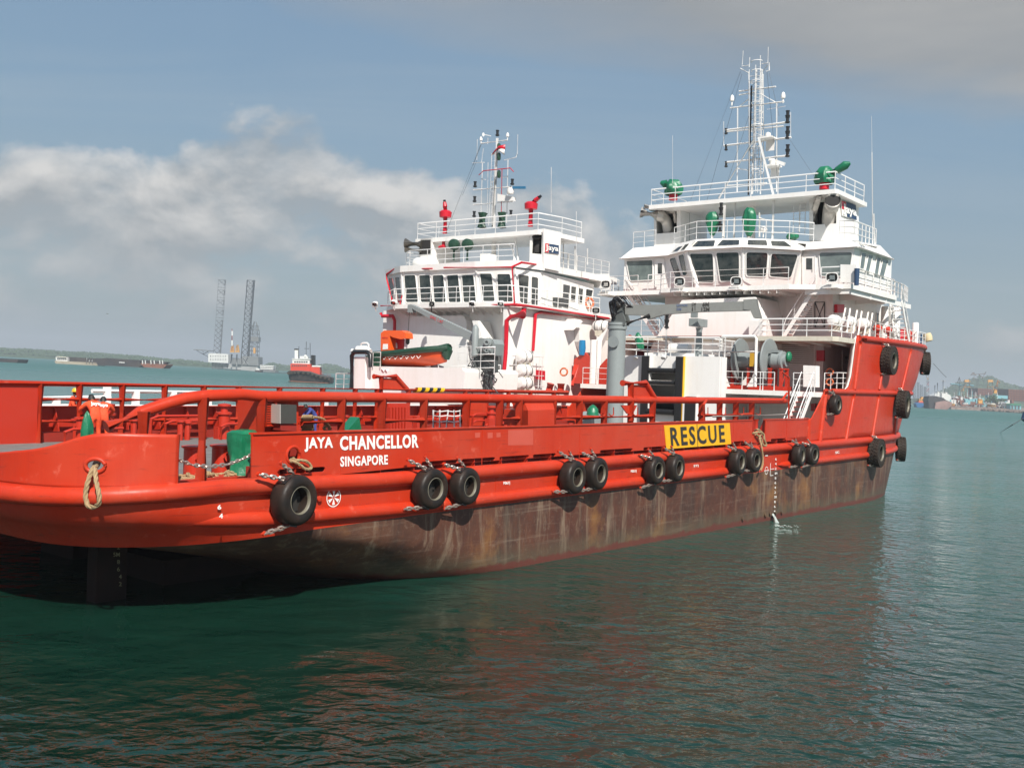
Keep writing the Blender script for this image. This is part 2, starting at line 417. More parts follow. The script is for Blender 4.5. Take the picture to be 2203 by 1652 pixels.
# ------------------------------------------------------------------ water
def water_material():
    m = bpy.data.materials.new('harbour_water'); m.use_nodes = True; T = NT(m.node_tree)
    o = T('ShaderNodeNewGeometry', out=0)
    sp = T('ShaderNodeSeparateXYZ', out=None, i_0=o)
    mp = T('ShaderNodeMapping', i_0=o, i_2=(0, 0, R(-14)), i_3=(.78, 1.0, 1))
    n0 = T.noise(mp, .34, 2, .5, .4)
    n1 = T.noise(mp, 1.75, 3, .5, .45)
    rdg = T.m('SUBTRACT', 1.0, T.m('ABSOLUTE', T.m('SUBTRACT', T.m('MULTIPLY', T.noise(T('ShaderNodeMapping', i_0=o, i_1=(7, 3, 0), i_2=(0, 0, R(-6)), i_3=(.7, 1, 1)), 1.15, 2, .45, .5), 2.0), 1.0)))
    n2 = T.noise(T('ShaderNodeMapping', i_0=o, i_2=(0, 0, R(18)), i_3=(.7, 1, 1)), 3.6, 3, .5, .8)
    # smooth patch in the lee of the stern, rougher and gustier elsewhere
    dx_ = T.m('ADD', sp.outputs[0], 7.5); dy_ = T.m('SUBTRACT', sp.outputs[1], 27.0)
    dd_ = T.m('SQRT', T.m('ADD', T.m('MULTIPLY', T.m('MULTIPLY', dx_, dx_), .55), T.m('MULTIPLY', dy_, dy_)))
    lee = T.ramp(T.m('ADD', T.m('DIVIDE', dd_, 20.0), T.m('MULTIPLY', T.m('SUBTRACT', T.noise(o, .16, 4, .6), .5), .7)), (.22, .12), (.62, 1.0))
    gust = T.ramp(T.noise(T('ShaderNodeMapping', i_0=o, i_3=(.45, 1, 1)), .07, 4, .6, .4), (.36, .55), (.62, 1.0))
    h = T.m('ADD', T.m('ADD', T.m('MULTIPLY', n1, .50), T.m('MULTIPLY', rdg, .30)), T.m('MULTIPLY', n2, .14))
    h = T.m('MULTIPLY', T.m('MULTIPLY', h, gust), lee)
    h = T.m('ADD', h, T.m('MULTIPLY', n0, .55))
    b = T('ShaderNodeBump', i_Strength=1.0, i_Distance=.42, i_Height=h)
    ds = T('ShaderNodeVectorMath', out=1, operation='LENGTH', i_0=o)
    clear = T.ramp(T.m('ADD', T.m('DIVIDE', ds, 300.0), T.m('MULTIPLY', T.m('SUBTRACT', T.noise(o, .03, 4, .55), .5), .22)), (.09, 0), (.27, 1))
    c = T.mix(T.ramp(T.noise(o, .05, 3, .5), (.3, 0), (.7, 1)), (.003, .021, .013), (.005, .028, .019))
    c = T.mix(clear, c, (.016, .110, .086))          # base colour turns lighter and greener with distance from the origin
    rg = T.ramp(T.m('DIVIDE', ds, 700.0), (.06, .02), (.25, .14), (1, .38))   # waves too small to draw far out
    bs = T('ShaderNodeBsdfPrincipled', i_0=c, i_2=rg, i_IOR=1.52, i_Normal=b)
    T('ShaderNodeOutputMaterial', out=None, i_0=bs)
    return m
WATER = water_material()
mb = MB(); D = 9000
ring = [0, 30, 60, 120, 250, 500, 1000, 2500, D]
for k in range(len(ring) - 1):
    a, b = ring[k], ring[k + 1]
    n = 48
    for q in range(n):
        t0, t1 = 2 * math.pi * q / n, 2 * math.pi * (q + 1) / n
        p_ = lambda r_, t: (r_ * math.cos(t), r_ * math.sin(t), 0)
        if k == 0: mb.face(p_(0, 0), p_(b, t0), p_(b, t1))
        else: mb.face(p_(a, t0), p_(b, t0), p_(b, t1), p_(a, t1))
o = bpy.data.objects.new('sea', mesh('sea', mb, WATER, 180)); COL.objects.link(o); o['kind'] = 'structure'

# ------------------------------------------------------------------ haze
m = bpy.data.materials.new('sea_haze'); m.use_nodes = True; T = NT(m.node_tree)
v = T('ShaderNodeVolumePrincipled', i_Color=(.86, .93, 1.0, 1), i_Density=.00025, i_Anisotropy=.15)
T('ShaderNodeOutputMaterial', out=None, i_1=v)
mb = MB().box(-9300, 9300, -9300, 9300, -1.5, 175)
o = bpy.data.objects.new('haze', mesh('haze', mb, m)); COL.objects.link(o); o['kind'] = 'stuff'
# ================================================================== ship A: red offshore supply vessel
BE, HB = 16.2, 8.1
A = thing('supply_vessel', 'large red hulled supply vessel with yellow RESCUE sign and white bridge, in the foreground', 'ship', (40, HB, 0))

def lerp(a, b, t): return a + (b - a) * t
def table(t, z):
    if z <= t[0][0]: return t[0][1:]
    for k in range(len(t) - 1):
        if z <= t[k + 1][0]:
            f = (z - t[k][0]) / (t[k + 1][0] - t[k][0]); return [lerp(a, b, f) for a, b in zip(t[k][1:], t[k + 1][1:])]
    return t[-1][1:]
STN = [(-2, 20, 8, 7), (-1, 18, 8, 7), (.1, 14, 7, 6), (.8, 12, 7.4, 6), (1.2, 10.3, 7.6, 6), (1.6, 8.5, 7.4, 5.6), (2.0, 6.9, 6.4, 5.1), (2.4, 5.9, 5.1, 4.7), (2.8, 5.25, 4.3, 4.5), (3.3, 5.0, 4, 4.5), (4.6, 5.15, 3.9, 4.4), (6, 5.5, 3.8, 4.3)]
BOW = [(-2, 52.93, 17.57), (0, 54.18, 17.62), (2.4, 55.27, 18.23), (3.5, 55.21, 19.09), (4.7, 55.42, 20.18), (6.5, 56.67, 21.33), (7.5, 57.53, 21.77), (9.9, 58.28, 23.22), (12, 60.15, 22.85)]
NB = 2.5
def hull_w(s, z):
    a, l, c = table(STN, z)
    if s < a + l:
        t = min(1, (a + l - s) / l); return c * (1 - (1 - t ** 2.3) ** (1 / 2.3))
    b, bl = table(BOW, z)
    if s > b:
        t = min(1, (s - b) / bl); return HB * (1 - (1 - t ** NB) ** (1 / NB))
    return 0.0
def hull_row(z, off=0.0, ncorner=14, nbow=26):
    """starboard plan curve from the middle of the transom to the stem"""
    a, l, c = table(STN, z); b, bl = table(BOW, z); pts = []
    for k in range(3): pts.append((a, lerp(HB, c, k / 3)))
    for k in range(ncorner + 1):
        th = math.pi / 2 * k / ncorner          # superellipse corner
        cs, sn = max(0, math.cos(th)) ** (2 / 2.3), max(0, math.sin(th)) ** (2 / 2.3)
        pts.append((a + l - l * cs, c * (1 - sn)))
    for k in range(1, 9): pts.append((lerp(a + l, b, k / 9), 0))
    for k in range(nbow + 1):
        th = math.pi / 2 * k / nbow
        sn, cs = math.sin(th) ** (2 / NB), max(0, math.cos(th)) ** (2 / NB)
        pts.append((b + bl * sn, HB * (1 - cs)))
    return pts
def Q(p_):
    """ship point -> pixel of the photograph"""
    c = CR.transposed() @ (SO + SR @ Vector(p_) - Vector((0, 0, HC))); return CX + FPX * c.x / -c.z, CY - FPX * c.y / -c.z
def hull_pt(s, z, out=0.0): return Vector((s, hull_w(s, z) - out, z))
def PH(px, py, out=0.0):
    w = 0.0
    for _ in range(60):
        q = P(px, py, w=w); w += (hull_w(q.x, q.z) - out - w) * .4
    return q
def loft(rows, port=False):
    mb = MB()
    rr_ = [[(s, BE - w if port else w, z) for s, w, z in r_] for r_ in rows]
    return mb.grid(rr_)
def zboot(s): return lerp(1.92, 2.26, min(1, max(0, (s - 5) / 8)))
# underwater and boot-topping plating
mb = MB()
for port in (False, True):
    rows = []
    for z in (-2, -1, -.4, .1, .5, .8, 1.2, 1.6, 1.9, 2.1): rows.append([(s, w, z) for s, w in hull_row(z)])
    rows.append([(s, w, zboot(s)) for s, w in hull_row(2.26)])
    mb2 = loft(rows, port); mb.add(mb2.v, mb2.f)
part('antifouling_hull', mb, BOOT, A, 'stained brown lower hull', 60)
mb = MB()
for port in (False, True):
    rows = [[(s, w, zboot(s)) for s, w in hull_row(2.26)]]
    for z in (2.4, 2.6, 2.8, 3.05, 3.3, 3.62): rows.append([(s, w, max(z, zboot(s) + .05)) for s, w in hull_row(z)])
    mb2 = loft(rows, port); mb.add(mb2.v, mb2.f)
part('hull', mb, RED, A, None, 50)

# forward topsides (upper tiers) from s = 47.8 to the stem
TOPZ = [(47.6, 4.87), (48.0, 4.9), (48.6, 5.35), (49.95, 6.5), (53.2, 6.5), (53.8, 6.75), (54.25, 7.4), (54.5, 8.3), (54.75, 9.3), (54.95, 9.82), (62, 9.9), (74, 10.05), (79.5, 10.3), (80.6, 11.5), (83, 12.0)]
def topz(s): return table(TOPZ, s)[0]
def fwd_cols(port, n=16):
    cols = []
    ss = [47.6, 48.0, 48.6, 49.2, 49.95, 51.5, 53.2, 53.5, 53.8, 54.05, 54.25, 54.5, 54.75, 54.95]
    tail = []
    for th in range(0, 31):
        a = math.pi / 2 * th / 30; tail.append(math.sin(a) ** (2 / NB))
    for s in ss:
        zt = topz(s); cols.append([(s, 0.0, lerp(3.62, zt, k / n)) for k in range(n + 1)])
    for f in tail[0:]:
        col = []
        b1, l1 = table(BOW, 9.9); s1 = b1 + l1 * f
        if s1 < 55.2: continue
        zt = topz(s1)
        for k in range(n + 1):
            z = lerp(3.62, zt, k / n); b, bl = table(BOW, z)
            s = lerp(55.2 + (s1 - b1) * .0, b + bl, 0) if False else b + bl * f
            a_ = math.asin(min(1, f ** (NB / 2))); w = HB * (1 - max(0, math.cos(a_)) ** (2 / NB))
            col.append((s, w, z))
        cols.append(col)
    return [[(s, (BE - w) if port else w, z) for s, w, z in c] for c in cols]
mb = MB()
for port in (False, True): mb.grid(fwd_cols(port))
o = part('bow_plating', mb, RED, A, None, 40)
sm_ = o.modifiers.new('thickness', 'SOLIDIFY'); sm_.thickness = .05; sm_.offset = 0

# white inner flare on the edge of the upper tier
mb = MB()
ed = [(s, topz(s)) for s in (53.2, 53.5, 53.8, 54.05, 54.25, 54.5, 54.75, 54.95)]
for port in (False, True):
    y0, y1 = (.04, .5) if not port else (BE - .04, BE - .5)
    rows = [[(s - .02, y0, z + .01), (s + .55, y1, z + .01 - .25)] for s, z in ed]
    mb.grid(rows)
o = part('bulwark_wing_plate', mb, WHT, A); sm_ = o.modifiers.new('t', 'SOLIDIFY'); sm_.thickness = .04

# stern quarter plates with mooring hole
QT = [(3.8, 4.2), (5.1, 4.30), (5.2, 4.40), (5.35, 4.48), (5.5, 4.57), (5.7, 4.71), (5.85, 4.81), (6.1, 4.91), (6.35, 4.94), (7.75, 4.92)]
mbq = MB()
hole = P(202, 1001, s=5.95)
for port in (False, True):
    # samples along the curve by arc length
    base = [q for q in hull_row(4.2, ncorner=70) if q[0] <= 9.2]
    seg = [base[0]]
    for a, b in zip(base, base[1:]):
        n = max(1, int(math.dist(a, b) / .1)); seg += [(lerp(a[0], b[0], k / n), lerp(a[1], b[1], k / n)) for k in range(1, n + 1)]
    seg = [q for q in seg if q[0] <= 7.75]
    arc = [0]
    for a, b in zip(seg, seg[1:]): arc.append(arc[-1] + math.dist(a, b))
    # the hole sits where the quarter curve crosses the line of sight
    best = min(range(len(seg)), key=lambda k: abs(P(202, 1001, s=seg[k][0]).y - seg[k][1]) if seg[k][1] < 3.5 else 9)
    hs, hz_ = arc[best], P(202, 1001, s=seg[best][0]).z
    HOLE = Vector((seg[best][0], seg[best][1], hz_)); hdir = (Vector((*seg[best + 1], 0)) - Vector((*seg[best - 1], 0))).normalized()
    nz = 14; ra, rb = .20, .14
    def warp(u, z):
        dx_, dz_ = (u - hs) / ra, (z - hz_) / rb; d_ = math.hypot(dx_, dz_)
        if d_ < 1.6:      # push grid lines out of the hole
            t = (d_ / 1.6); k_ = (1 + .6 * t) / d_ if d_ > .001 else 0
            return (hs + dx_ * k_ * ra, hz_ + dz_ * k_ * rb) if d_ > .001 else (u, z)
        return u, z
    idx = {}; V = []
    for i, (q, u) in enumerate(zip(seg, arc)):
        zt = lerp(4.2, table(QT, q[0])[0], 1)
        if q[1] > 4.4: zt = 4.25
        for j in range(nz + 1):
            z = lerp(3.6, zt, j / nz); u2, z2 = warp(u, z)
            kk = min(range(max(0, i - 12), min(len(arc), i + 13)), key=lambda k: abs(arc[k] - u2)); 
            k2 = min(len(arc) - 2, max(0, kk if arc[kk] <= u2 else kk - 1)); f = (u2 - arc[k2]) / max(1e-6, arc[k2 + 1] - arc[k2])
            s_, w_ = lerp(seg[k2][0], seg[k2 + 1][0], f), lerp(seg[k2][1], seg[k2 + 1][1], f)
            sl_ = .55 * (z2 - 3.6) * max(0, 1 - (q[0] - 5.1) / 2.2) * 0
            V.append((s_ + sl_, BE - w_ if port else w_, z2)); idx[i, j] = (u - hs) / ra, (z - hz_) / rb
    F = []
    for i in range(len(seg) - 1):
        for j in range(nz):
            cc = [idx[a, b] for a, b in ((i, j), (i + 1, j), (i + 1, j + 1), (i, j + 1))]
            mx, mz = sum(c[0] for c in cc) / 4, sum(c[1] for c in cc) / 4
            if math.hypot(mx, mz) < .42: continue
            n_ = nz + 1; F.append((i * n_ + j, (i + 1) * n_ + j, (i + 1) * n_ + j + 1, i * n_ + j + 1))
    mbq.add(V, F)
o = part('stern_quarter_plate', mbq, RED, A, None, 60); sm_ = o.modifiers.new('t', 'SOLIDIFY'); sm_.thickness = .04
def ellipse_ring(c, ax, ay, ra, rb, n=24): return [Vector(c) + Vector(ax) * ra * math.cos(2 * math.pi * k / n) + Vector(ay) * rb * math.sin(2 * math.pi * k / n) for k in range(n)]
HN = Vector((hdir.y, -hdir.x, 0))
if HN.y > 0: HN = -HN
part('mooring_hole_ring', MB().tube(ellipse_ring(HOLE - Vector((0, .0, 0)), hdir, (0, 0, 1), .225, .16), .05, 10, closed=True), RED, A)
for y in (seg[-1][1], BE - seg[-1][1]): part('stern_plate_edge', MB().tube([(seg[-1][0], y, 3.62), (seg[-1][0], y, 4.92)], .04, 8), RED, A)

# fender strakes
def strake(z0, s_a, s_b, r_, port=False, out=.02, zf=None):
    pts = []
    if s_a < 5.2: base = [q for q in hull_row(z0, ncorner=26, nbow=30)]
    else: base = [q for q in hull_row(z0, ncorner=26, nbow=30) if q[0] >= s_a]; base = [(s_a, hull_w(s_a, z0))] + base
    cut = [q for q in base if q[0] <= s_b]
    if s_b < 80: cut.append((s_b, hull_w(s_b, z0)))
    d = []
    for s, w in cut:
        z = zf(s) if zf else z0
        d.append(Vector((s, BE - w if port else w, z)))
    # resample long straight runs
    res = [d[0]]
    for a, b in zip(d, d[1:]):
        n = max(1, int((b - a).length / 2)); res += [a.lerp(b, k / n) for k in range(1, n + 1)]
    rs = [r_] * len(res)
    return res, rs
for port in (False, True):
    pts, rs = strake(3.42, 0, 99, .23, port, zf=lambda s: 3.42 + .14 * max(0, 1 - abs(s - 9.2) / 4) - .06 * max(0, 1 - abs(s - 5) / 2))
    part('fender_strake', MB().tube(pts, rs, 14), RED, A, 'upper fender pipe along the hull')
    for a_, b_ in ((6.9, 38.6), (43.5, 99)):
        pts, rs = strake(2.5, a_, b_, .20, port, zf=lambda s: 2.5 + .38 * max(0, 1 - (s - 6.9) / 5.5))
        rs[0] = .02; rs[1:1] = [.14]; pts[1:1] = [pts[0].lerp(pts[1], .35)]
        part('fender_strake', MB().tube(pts, rs, 14), RED, A, 'lower fender pipe along the hull')
# upright and level pipes on the bow flare, traced on the hull surface
def hull_line(a, b, n=10, out=0.03):
    return [PH(lerp(a[0], b[0], k / n), lerp(a[1], b[1], k / n), out) for k in range(n + 1)]
for a_, b_, r_ in (((1851, 735), (1838, 838), .13), ((1837, 848), (1818, 955), .12), ((1897, 803), (1891, 838), .11), ((1891, 850), (1876, 942), .11),
                   ((1960, 752), (1940, 838), .10), ((1776, 842), (1762, 958), .15), ((1927, 893), (1921, 948), .10)):
    part('hull_rib', MB().tube(hull_line(a_, b_), r_, 10), RED, A)
def bow_pipe(z, s_a, r_, port, zf=None):
    pts = []
    ss = [s_a + k for k in range(0, 40)]
    b, bl = table(BOW, z)
    ss = [s for s in ss if s < b] + [b + bl * math.sin(math.pi / 2 * k / 24) ** (2 / NB) for k in range(25) if b + bl * math.sin(math.pi / 2 * k / 24) ** (2 / NB) > s_a]
    for s in ss:
        zz = zf(s) if zf else z
        w = hull_w(min(s, 200), zz); pts.append(Vector((s, BE - w if port else w, zz)))
    return MB().tube(pts, r_, 12)
for port in (False, True):
    part('fender_strake', bow_pipe(6.42, 50.1, .17, port), RED, A, 'mid height fender pipe at the bow')
    part('fender_strake', bow_pipe(9.75, 55.2, .20, port, zf=lambda s: 9.72 + .012 * (s - 55)), RED, A, 'top fender pipe at the bow')
part('bow_fender_pad', MB().box(81.2, 83.2, HB - 1.2, HB + 1.2, 9.0, 9.9, .15), BLACK, A)

# the deck plates
def deck(z, s0, s1, m, name, inset=.05, label=None):
    pts = [(s, w + inset) for s, w in hull_row(z) if s0 <= s <= s1]
    pts = [(s0, hull_w(s0, z) + inset)] + pts + ([(s1, hull_w(s1, z) + inset)] if s1 < 80 else [])
    if s0 < 5.5: pts = [(s + inset, w) for s, w in pts[1:]]
    full = pts + [(s, BE - w) for s, w in reversed(pts)]
    return part(name, MB().prism(full, z - .04, z), m, A, label)
deck(3.6, 5.0, 54, DECK, 'main_deck', .1)

# starboard bulwark plate with freeing slots, mooring hole and gate; the same outline on the port side
def slot(a, b, z0, z1, n=4):
    r_ = (z1 - z0) / 2; c = (z0 + z1) / 2; pts = []
    for k in range(n + 1): t = -math.pi / 2 + math.pi * k / n; pts.append((b - r_ + r_ * math.cos(t), c + r_ * math.sin(t)))
    for k in range(n + 1): t = math.pi / 2 + math.pi * k / n; pts.append((a + r_ + r_ * math.cos(t), c + r_ * math.sin(t)))
    return pts
def sx(px, py=1000): return P(px, py, w=0).x
slots = [(600, 1012, 699)]
holes = [slot(sx(601, 1015), sx(700, 1012), 3.79, 3.93)]
for a_, b_ in ((907, 985), (993, 1065), (1074, 1138), (1146, 1195), (1290, 1360), (1383, 1440), (1572, 1604)):
    holes.append(slot(sx(a_), sx(b_), 3.77, 3.89))
holes += [slot(sx(1658, 950), sx(1688, 950), 3.77, 3.9, 2), slot(sx(1690, 950), sx(1742, 950), 3.77, 3.9, 2)]
fc = P(631, 979, w=0)
holes.append([(fc.x + .20 * math.cos(2 * math.pi * k / 16), fc.z + .20 * math.sin(2 * math.pi * k / 16)) for k in range(16)])
g0, g1 = sx(1619, 900), sx(1648, 900)
outer = [(9.82, 3.6), (47.62, 3.6), (47.62, 4.86), (g1, 4.87), (g1 - .02, 4.15), (g0, 4.15), (g0, 4.87), (9.78, 4.89)]
for port in (False, True):
    f = (lambda u, v: (u, BE, v)) if port else (lambda u, v: (u, 0, v))
    part('bulwark', MB().holed(outer, holes, f, (0, -.05 if port else .05, 0)), RED2 if port else RED, A)
    y = BE - .06 if port else .06
    mb = MB()
    for a_, b_ in ((9.8, g0), (g1, 47.6)): mb.box(a_, b_, y - .10, y + .10, 4.875, 4.92)
    part('bulwark_cap', mb, RED, A)
    mb = MB()
    for k in range(26):
        s = 10.2 + k * 1.45
        yy = (BE - .06, BE - .7) if port else (.06, .7)
        mb.slab([(s, yy[0], 3.6), (s, yy[1], 3.6), (s, yy[0] + (-.15 if port else .15), 4.86), (s, yy[0], 4.86)], (.03, 0, 0))
    part('bulwark_stays', mb, RED2, A, kind='stuff')
part('mooring_hole_ring', MB().tube(ellipse_ring((fc.x, 0, fc.z), (1, 0, 0), (0, 0, 1), .23, .23), .04, 8, closed=True), RED, A)

for port in (False, True):
    y = BE - .75 if port else .55
    part('slot_backing', MB().box(10.2, 47.5, y, y + .2, 3.605, 3.98), DRED, A, smooth=None)  # dark red strip added behind the freeing slots to make them read dark
part('mooring_roller', MB().lathe([(.16, 0), (.12, .1), (.12, 1.1), (.16, 1.2)], (fc.x + .1, .45, 3.6), (0, 0, 1), 12).box(fc.x - .6, fc.x + .9, .75, .8, 3.6, 4.8), DRED, A)
# crash rails: top pipe, middle pipe, posts
def crash(port):
    y = (BE - 1.0) if port else .8
    zt = 5.78 if port else 5.84
    if not port:
        top_ = [P(228, 918, w=1.25), P(300, 888, w=1.15), P(360, 868, w=1.0), P(400, 857, w=.9), P(450, 851, w=.8), P(520, 848, w=.8), Vector((10.7, y, zt)), Vector((46.2, y, zt - .02))]
    else:
        top_ = [Vector((6.0, y, zt)), Vector((46.2, y, zt))]
    part('crash_rail', MB().tube(top_, .135 if port else .155, 14), RED, A)
    posts = (310, 437, 563, 735, 822, 912, 1003, 1075, 1117, 1190, 1247, 1300, 1357, 1404, 1509, 1548, 1583, 1617) if not port else (85, 170, 262, 353, 437, 512, 600, 693, 763, 810, 878, 1000, 1047, 1093, 1140, 1190)
    xs = [P(x, 880, w=y).x for x in posts]
    for x in xs:
        z1 = zt if x > 8.6 or port else 5.3
        if x < 9.5 and not port: z1 = 5.45 if x < 8 else 5.8
        part('crash_rail_post', MB().tube([(x, y, 3.6), (x, y, z1)], .14 if port else .155, 12), RED, A)
    return xs
XS = crash(False); XP = crash(True)
# middle pipes
def mid(y, z, a, b, r_=.10): part('middle_rail', MB().tube([(a, y, z), (b, y, z)], r_, 10), RED, A)
for a_, b_ in ((XS[2] + 1.4, XS[3]), (XS[4], XS[5]), (XS[7], XS[8]), (XS[9], XS[10]), (XS[10], XS[13]), (XS[14] - .2, XS[17])): mid(.8, 5.12, a_, b_)
for a_, b_ in zip(XP, XP[1:]): mid(BE - 1.0, 5.20, a_, b_, .085); mid(BE - 1.0, 4.38, a_, b_, .085)
mb = MB()
for x in (12.9, 19.2, 25.0, 31.3, 38.2, 44.6): mb.box(x, x + .022, -.012, 0, 3.66, 4.86); mb.box(x + .8, x + .822, -.012, 0, 2.72, 3.2)
part('weld_seams', mb, RED, A, smooth=None, kind='stuff')
FADE = mat('faded_red_paint', (.52, .085, .055), .5, var=.5, scale=1.2, col2=(.46, .06, .03))
for x0, x1, y0, y1 in ((1022, 1033, 931, 942), (1049, 1060, 931, 943), (1068, 1077, 931, 941), (1093, 1147, 925, 958)):
    part('paint_patch', MB().face(*[P(x, y, w=-.004) for x, y in ((x0, y1), (x1, y1 - 1), (x1, y0 - 1), (x0, y0))]), FADE, A, smooth=None)
# solid panels on the port rail
def ppanel(x0, x1, z0, z1, y): return MB().box(x0, x1, y - .03, y + .03, z0, z1)
part('rail_plate', ppanel(P(-40, 880, w=BE - 1.0).x, P(80, 880, w=BE - 1.0).x, 3.6, 5.75, BE - 1.0), RED2, A)
for a_, b_, z0, z1 in ((1005, 1050, 3.6, 5.3), (838, 878, 3.6, 5.1)):
    part('rail_plate', ppanel(P(a_, 880, w=BE - 1).x, P(b_, 880, w=BE - 1).x, z0, z1, BE - 1), RED, A)
# ------------------------------------------------------------------ fittings shared by the ships
STAN = {}
def rail(parent, pts, h=1.05, n=3, sp=1.5, r_=.026, m=WHT2, closed=False, posts=True, name='guard_rail', rake=0.0):
    """guard rail along base points; rails are one mesh, each stanchion a sub-part"""
    pts = [Vector(p_) for p_ in pts]
    mb = MB(); U = Vector((0, 0, 1))
    for k in range(n):
        z = h * (1 - k / n) if k else h
        mb.tube([p_ + U * z for p_ in pts], r_ * (1.25 if k == 0 else .8), 6, closed=closed)
    o = part(name, mb, m, parent, smooth=60)
    if not posts: return o
    key = (round(h, 2), round(r_, 3), m.name)
    if key not in STAN:
        STAN[key] = mesh('stanchion', MB().tube([(0, 0, 0), (0, 0, h)], r_ * 1.15, 6), m, 60)
    segs = list(zip(pts, pts[1:] + (pts[:1] if closed else [])))
    if not closed: segs = segs[:len(pts) - 1]
    place = []
    for a, b in segs:
        k = max(1, round((b - a).length / sp)); place += [a.lerp(b, q / k) for q in range(k)]
    if not closed: place.append(pts[-1])
    off = OFF[o.name]
    for p_ in place:
        c = bpy.data.objects.new('stanchion', STAN[key]); COL.objects.link(c); c.parent = o; c.location = p_ - off
    return o

def ring_quad(mb, q, n, w_, t, rnd=.12, seg=3):
    """frame round the quad q (4 points), outward width w_, thickness t along n; rounded corners"""
    c = sum(q, Vector()) / 4
    def rounded(qq, r_):
        out = []
        for k in range(4):
            p0, p1, p2 = qq[k - 1], qq[k], qq[(k + 1) % 4]
            a = (p0 - p1).normalized() * r_; b = (p2 - p1).normalized() * r_
            for s_ in range(seg + 1):
                f = s_ / seg; out.append((p1 + a) * (1 - f) ** 2 + 2 * f * (1 - f) * p1 + (p1 + b) * f ** 2)
        return out
    def grow(g):
        res = []
        for k in range(4):
            p1 = q[k]; e0 = (p1 - q[k - 1]).normalized(); e1 = (q[(k + 1) % 4] - p1).normalized()
            res.append(p1 + (e0 - e1) * g)
        return res
    i_ = rounded(q, rnd); o_ = rounded(grow(w_), rnd + w_ * .6); m_ = len(i_)
    n = Vector(n).normalized()
    rows = [[p_ - n * .01 for p_ in o_], [p_ + n * t for p_ in o_], [p_ + n * t for p_ in i_], [p_ - n * .01 for p_ in i_]]
    mb.grid(rows, close=True)
    return i_
def window(parent, q, n, m=GLASS, fw=.05, t=.045, rnd=.12, fm=WHT, name='window'):
    q = [Vector(p_) for p_ in q]; n = Vector(n).normalized()
    mb = MB(); i_ = ring_quad(mb, q, n, fw, t, rnd)
    o = part(name, mb, fm, parent, smooth=30)
    part('pane', MB().face(*[p_ + n * .012 for p_ in i_]), m, o, smooth=None)
    return o
def pxwin(parent, px, q0, n, **k):
    return window(parent, [PP(x, y, q0, n) for x, y in px], n, **k)
def door(parent, px, q0, n, m=WHT, win=None, label=None):
    q = [PP(x, y, q0, n) for x, y in px]; n = Vector(n).normalized()
    mb = MB(); i_ = ring_quad(mb, q, n, .05, .05, .14)
    o = part('door', mb, m, parent, label, smooth=30)
    part('door_leaf', MB().slab([p_ + n * .02 for p_ in i_], n * .015), m, o, smooth=30)
    a = q[0].lerp(q[3], .45).lerp(q[1].lerp(q[2], .45), .82)
    part('handle', MB().bar(a + n * .07, a + n * .07 + (q[3] - q[0]) * .12, .03, .03), STEEL, o)
    if win:
        w_ = [PP(x, y, q0, n) + n * .04 for x, y in win]
        part('pane', MB().slab(w_, n * .01), GLASS, o, smooth=None)
    return o
def louvre(parent, px, q0, n, k=14, m=WHT):
    q = [PP(x, y, q0, n) for x, y in px]; n = Vector(n).normalized()
    mb = MB(); ring_quad(mb, q, n, .06, .06, .03, 1)
    o = part('louvre', mb, m, parent, smooth=30)
    part('louvre_back', MB().face(*[p_ + n * .004 for p_ in q]), PIPE, o, smooth=None)
    h = (q[3] - q[0]).length / k
    for j in range(k):
        a, b = q[0].lerp(q[3], (j + .55) / k), q[1].lerp(q[2], (j + .55) / k)
        part('slat', MB().slab([a + n * .02, b + n * .02, b + n * .06 - Vector((0, 0, h * .78)), a + n * .06 - Vector((0, 0, h * .78))], n * .012), m, o, smooth=None)
    return o
def stair(parent, bl, br, tl, tr, n=9, m=WHT, hand=True, tm=None, hh=.95):
    """bl/br bottom left, right; tl/tr top"""
    bl, br, tl, tr = map(Vector, (bl, br, tl, tr)); o = part('stairway', MB().bar(bl.lerp(br, .5) + (tl - bl) * .02, br.lerp(bl, .5) + (tl - bl) * .03, .1, .02), m, parent)
    for a, b in ((bl, tl), (br, tr)):
        part('stringer', MB().bar(a, b, .05, .24), m, o)
        if hand:
            U = Vector((0, 0, hh)); mb = MB().tube([a + (b - a) * .02 , a + (b - a) * .02 + U * .8, a + (b - a) * .08 + U, b + U, b + (b - a).normalized() * .3 + U], .027, 6)
            mb.tube([a + U * .5 + (b - a) * .03, b + U * .5], .02, 6)
            for f in (.35, .68, 1): mb.tube([a.lerp(b, f), a.lerp(b, f) + U], .024, 6)
            part('handrail', mb, WHT2, o)
    hd = Vector((tl.x - bl.x, tl.y - bl.y, 0)).normalized() * .11
    tm_ = tm or m; base = None
    for k in range(1, n + 1):
        a, b = bl.lerp(tl, k / (n + 1)), br.lerp(tr, k / (n + 1))
        part('tread', MB().slab([a - hd, b - hd, b + hd, a + hd], (0, 0, .03)), tm_, o, smooth=None)
    return o
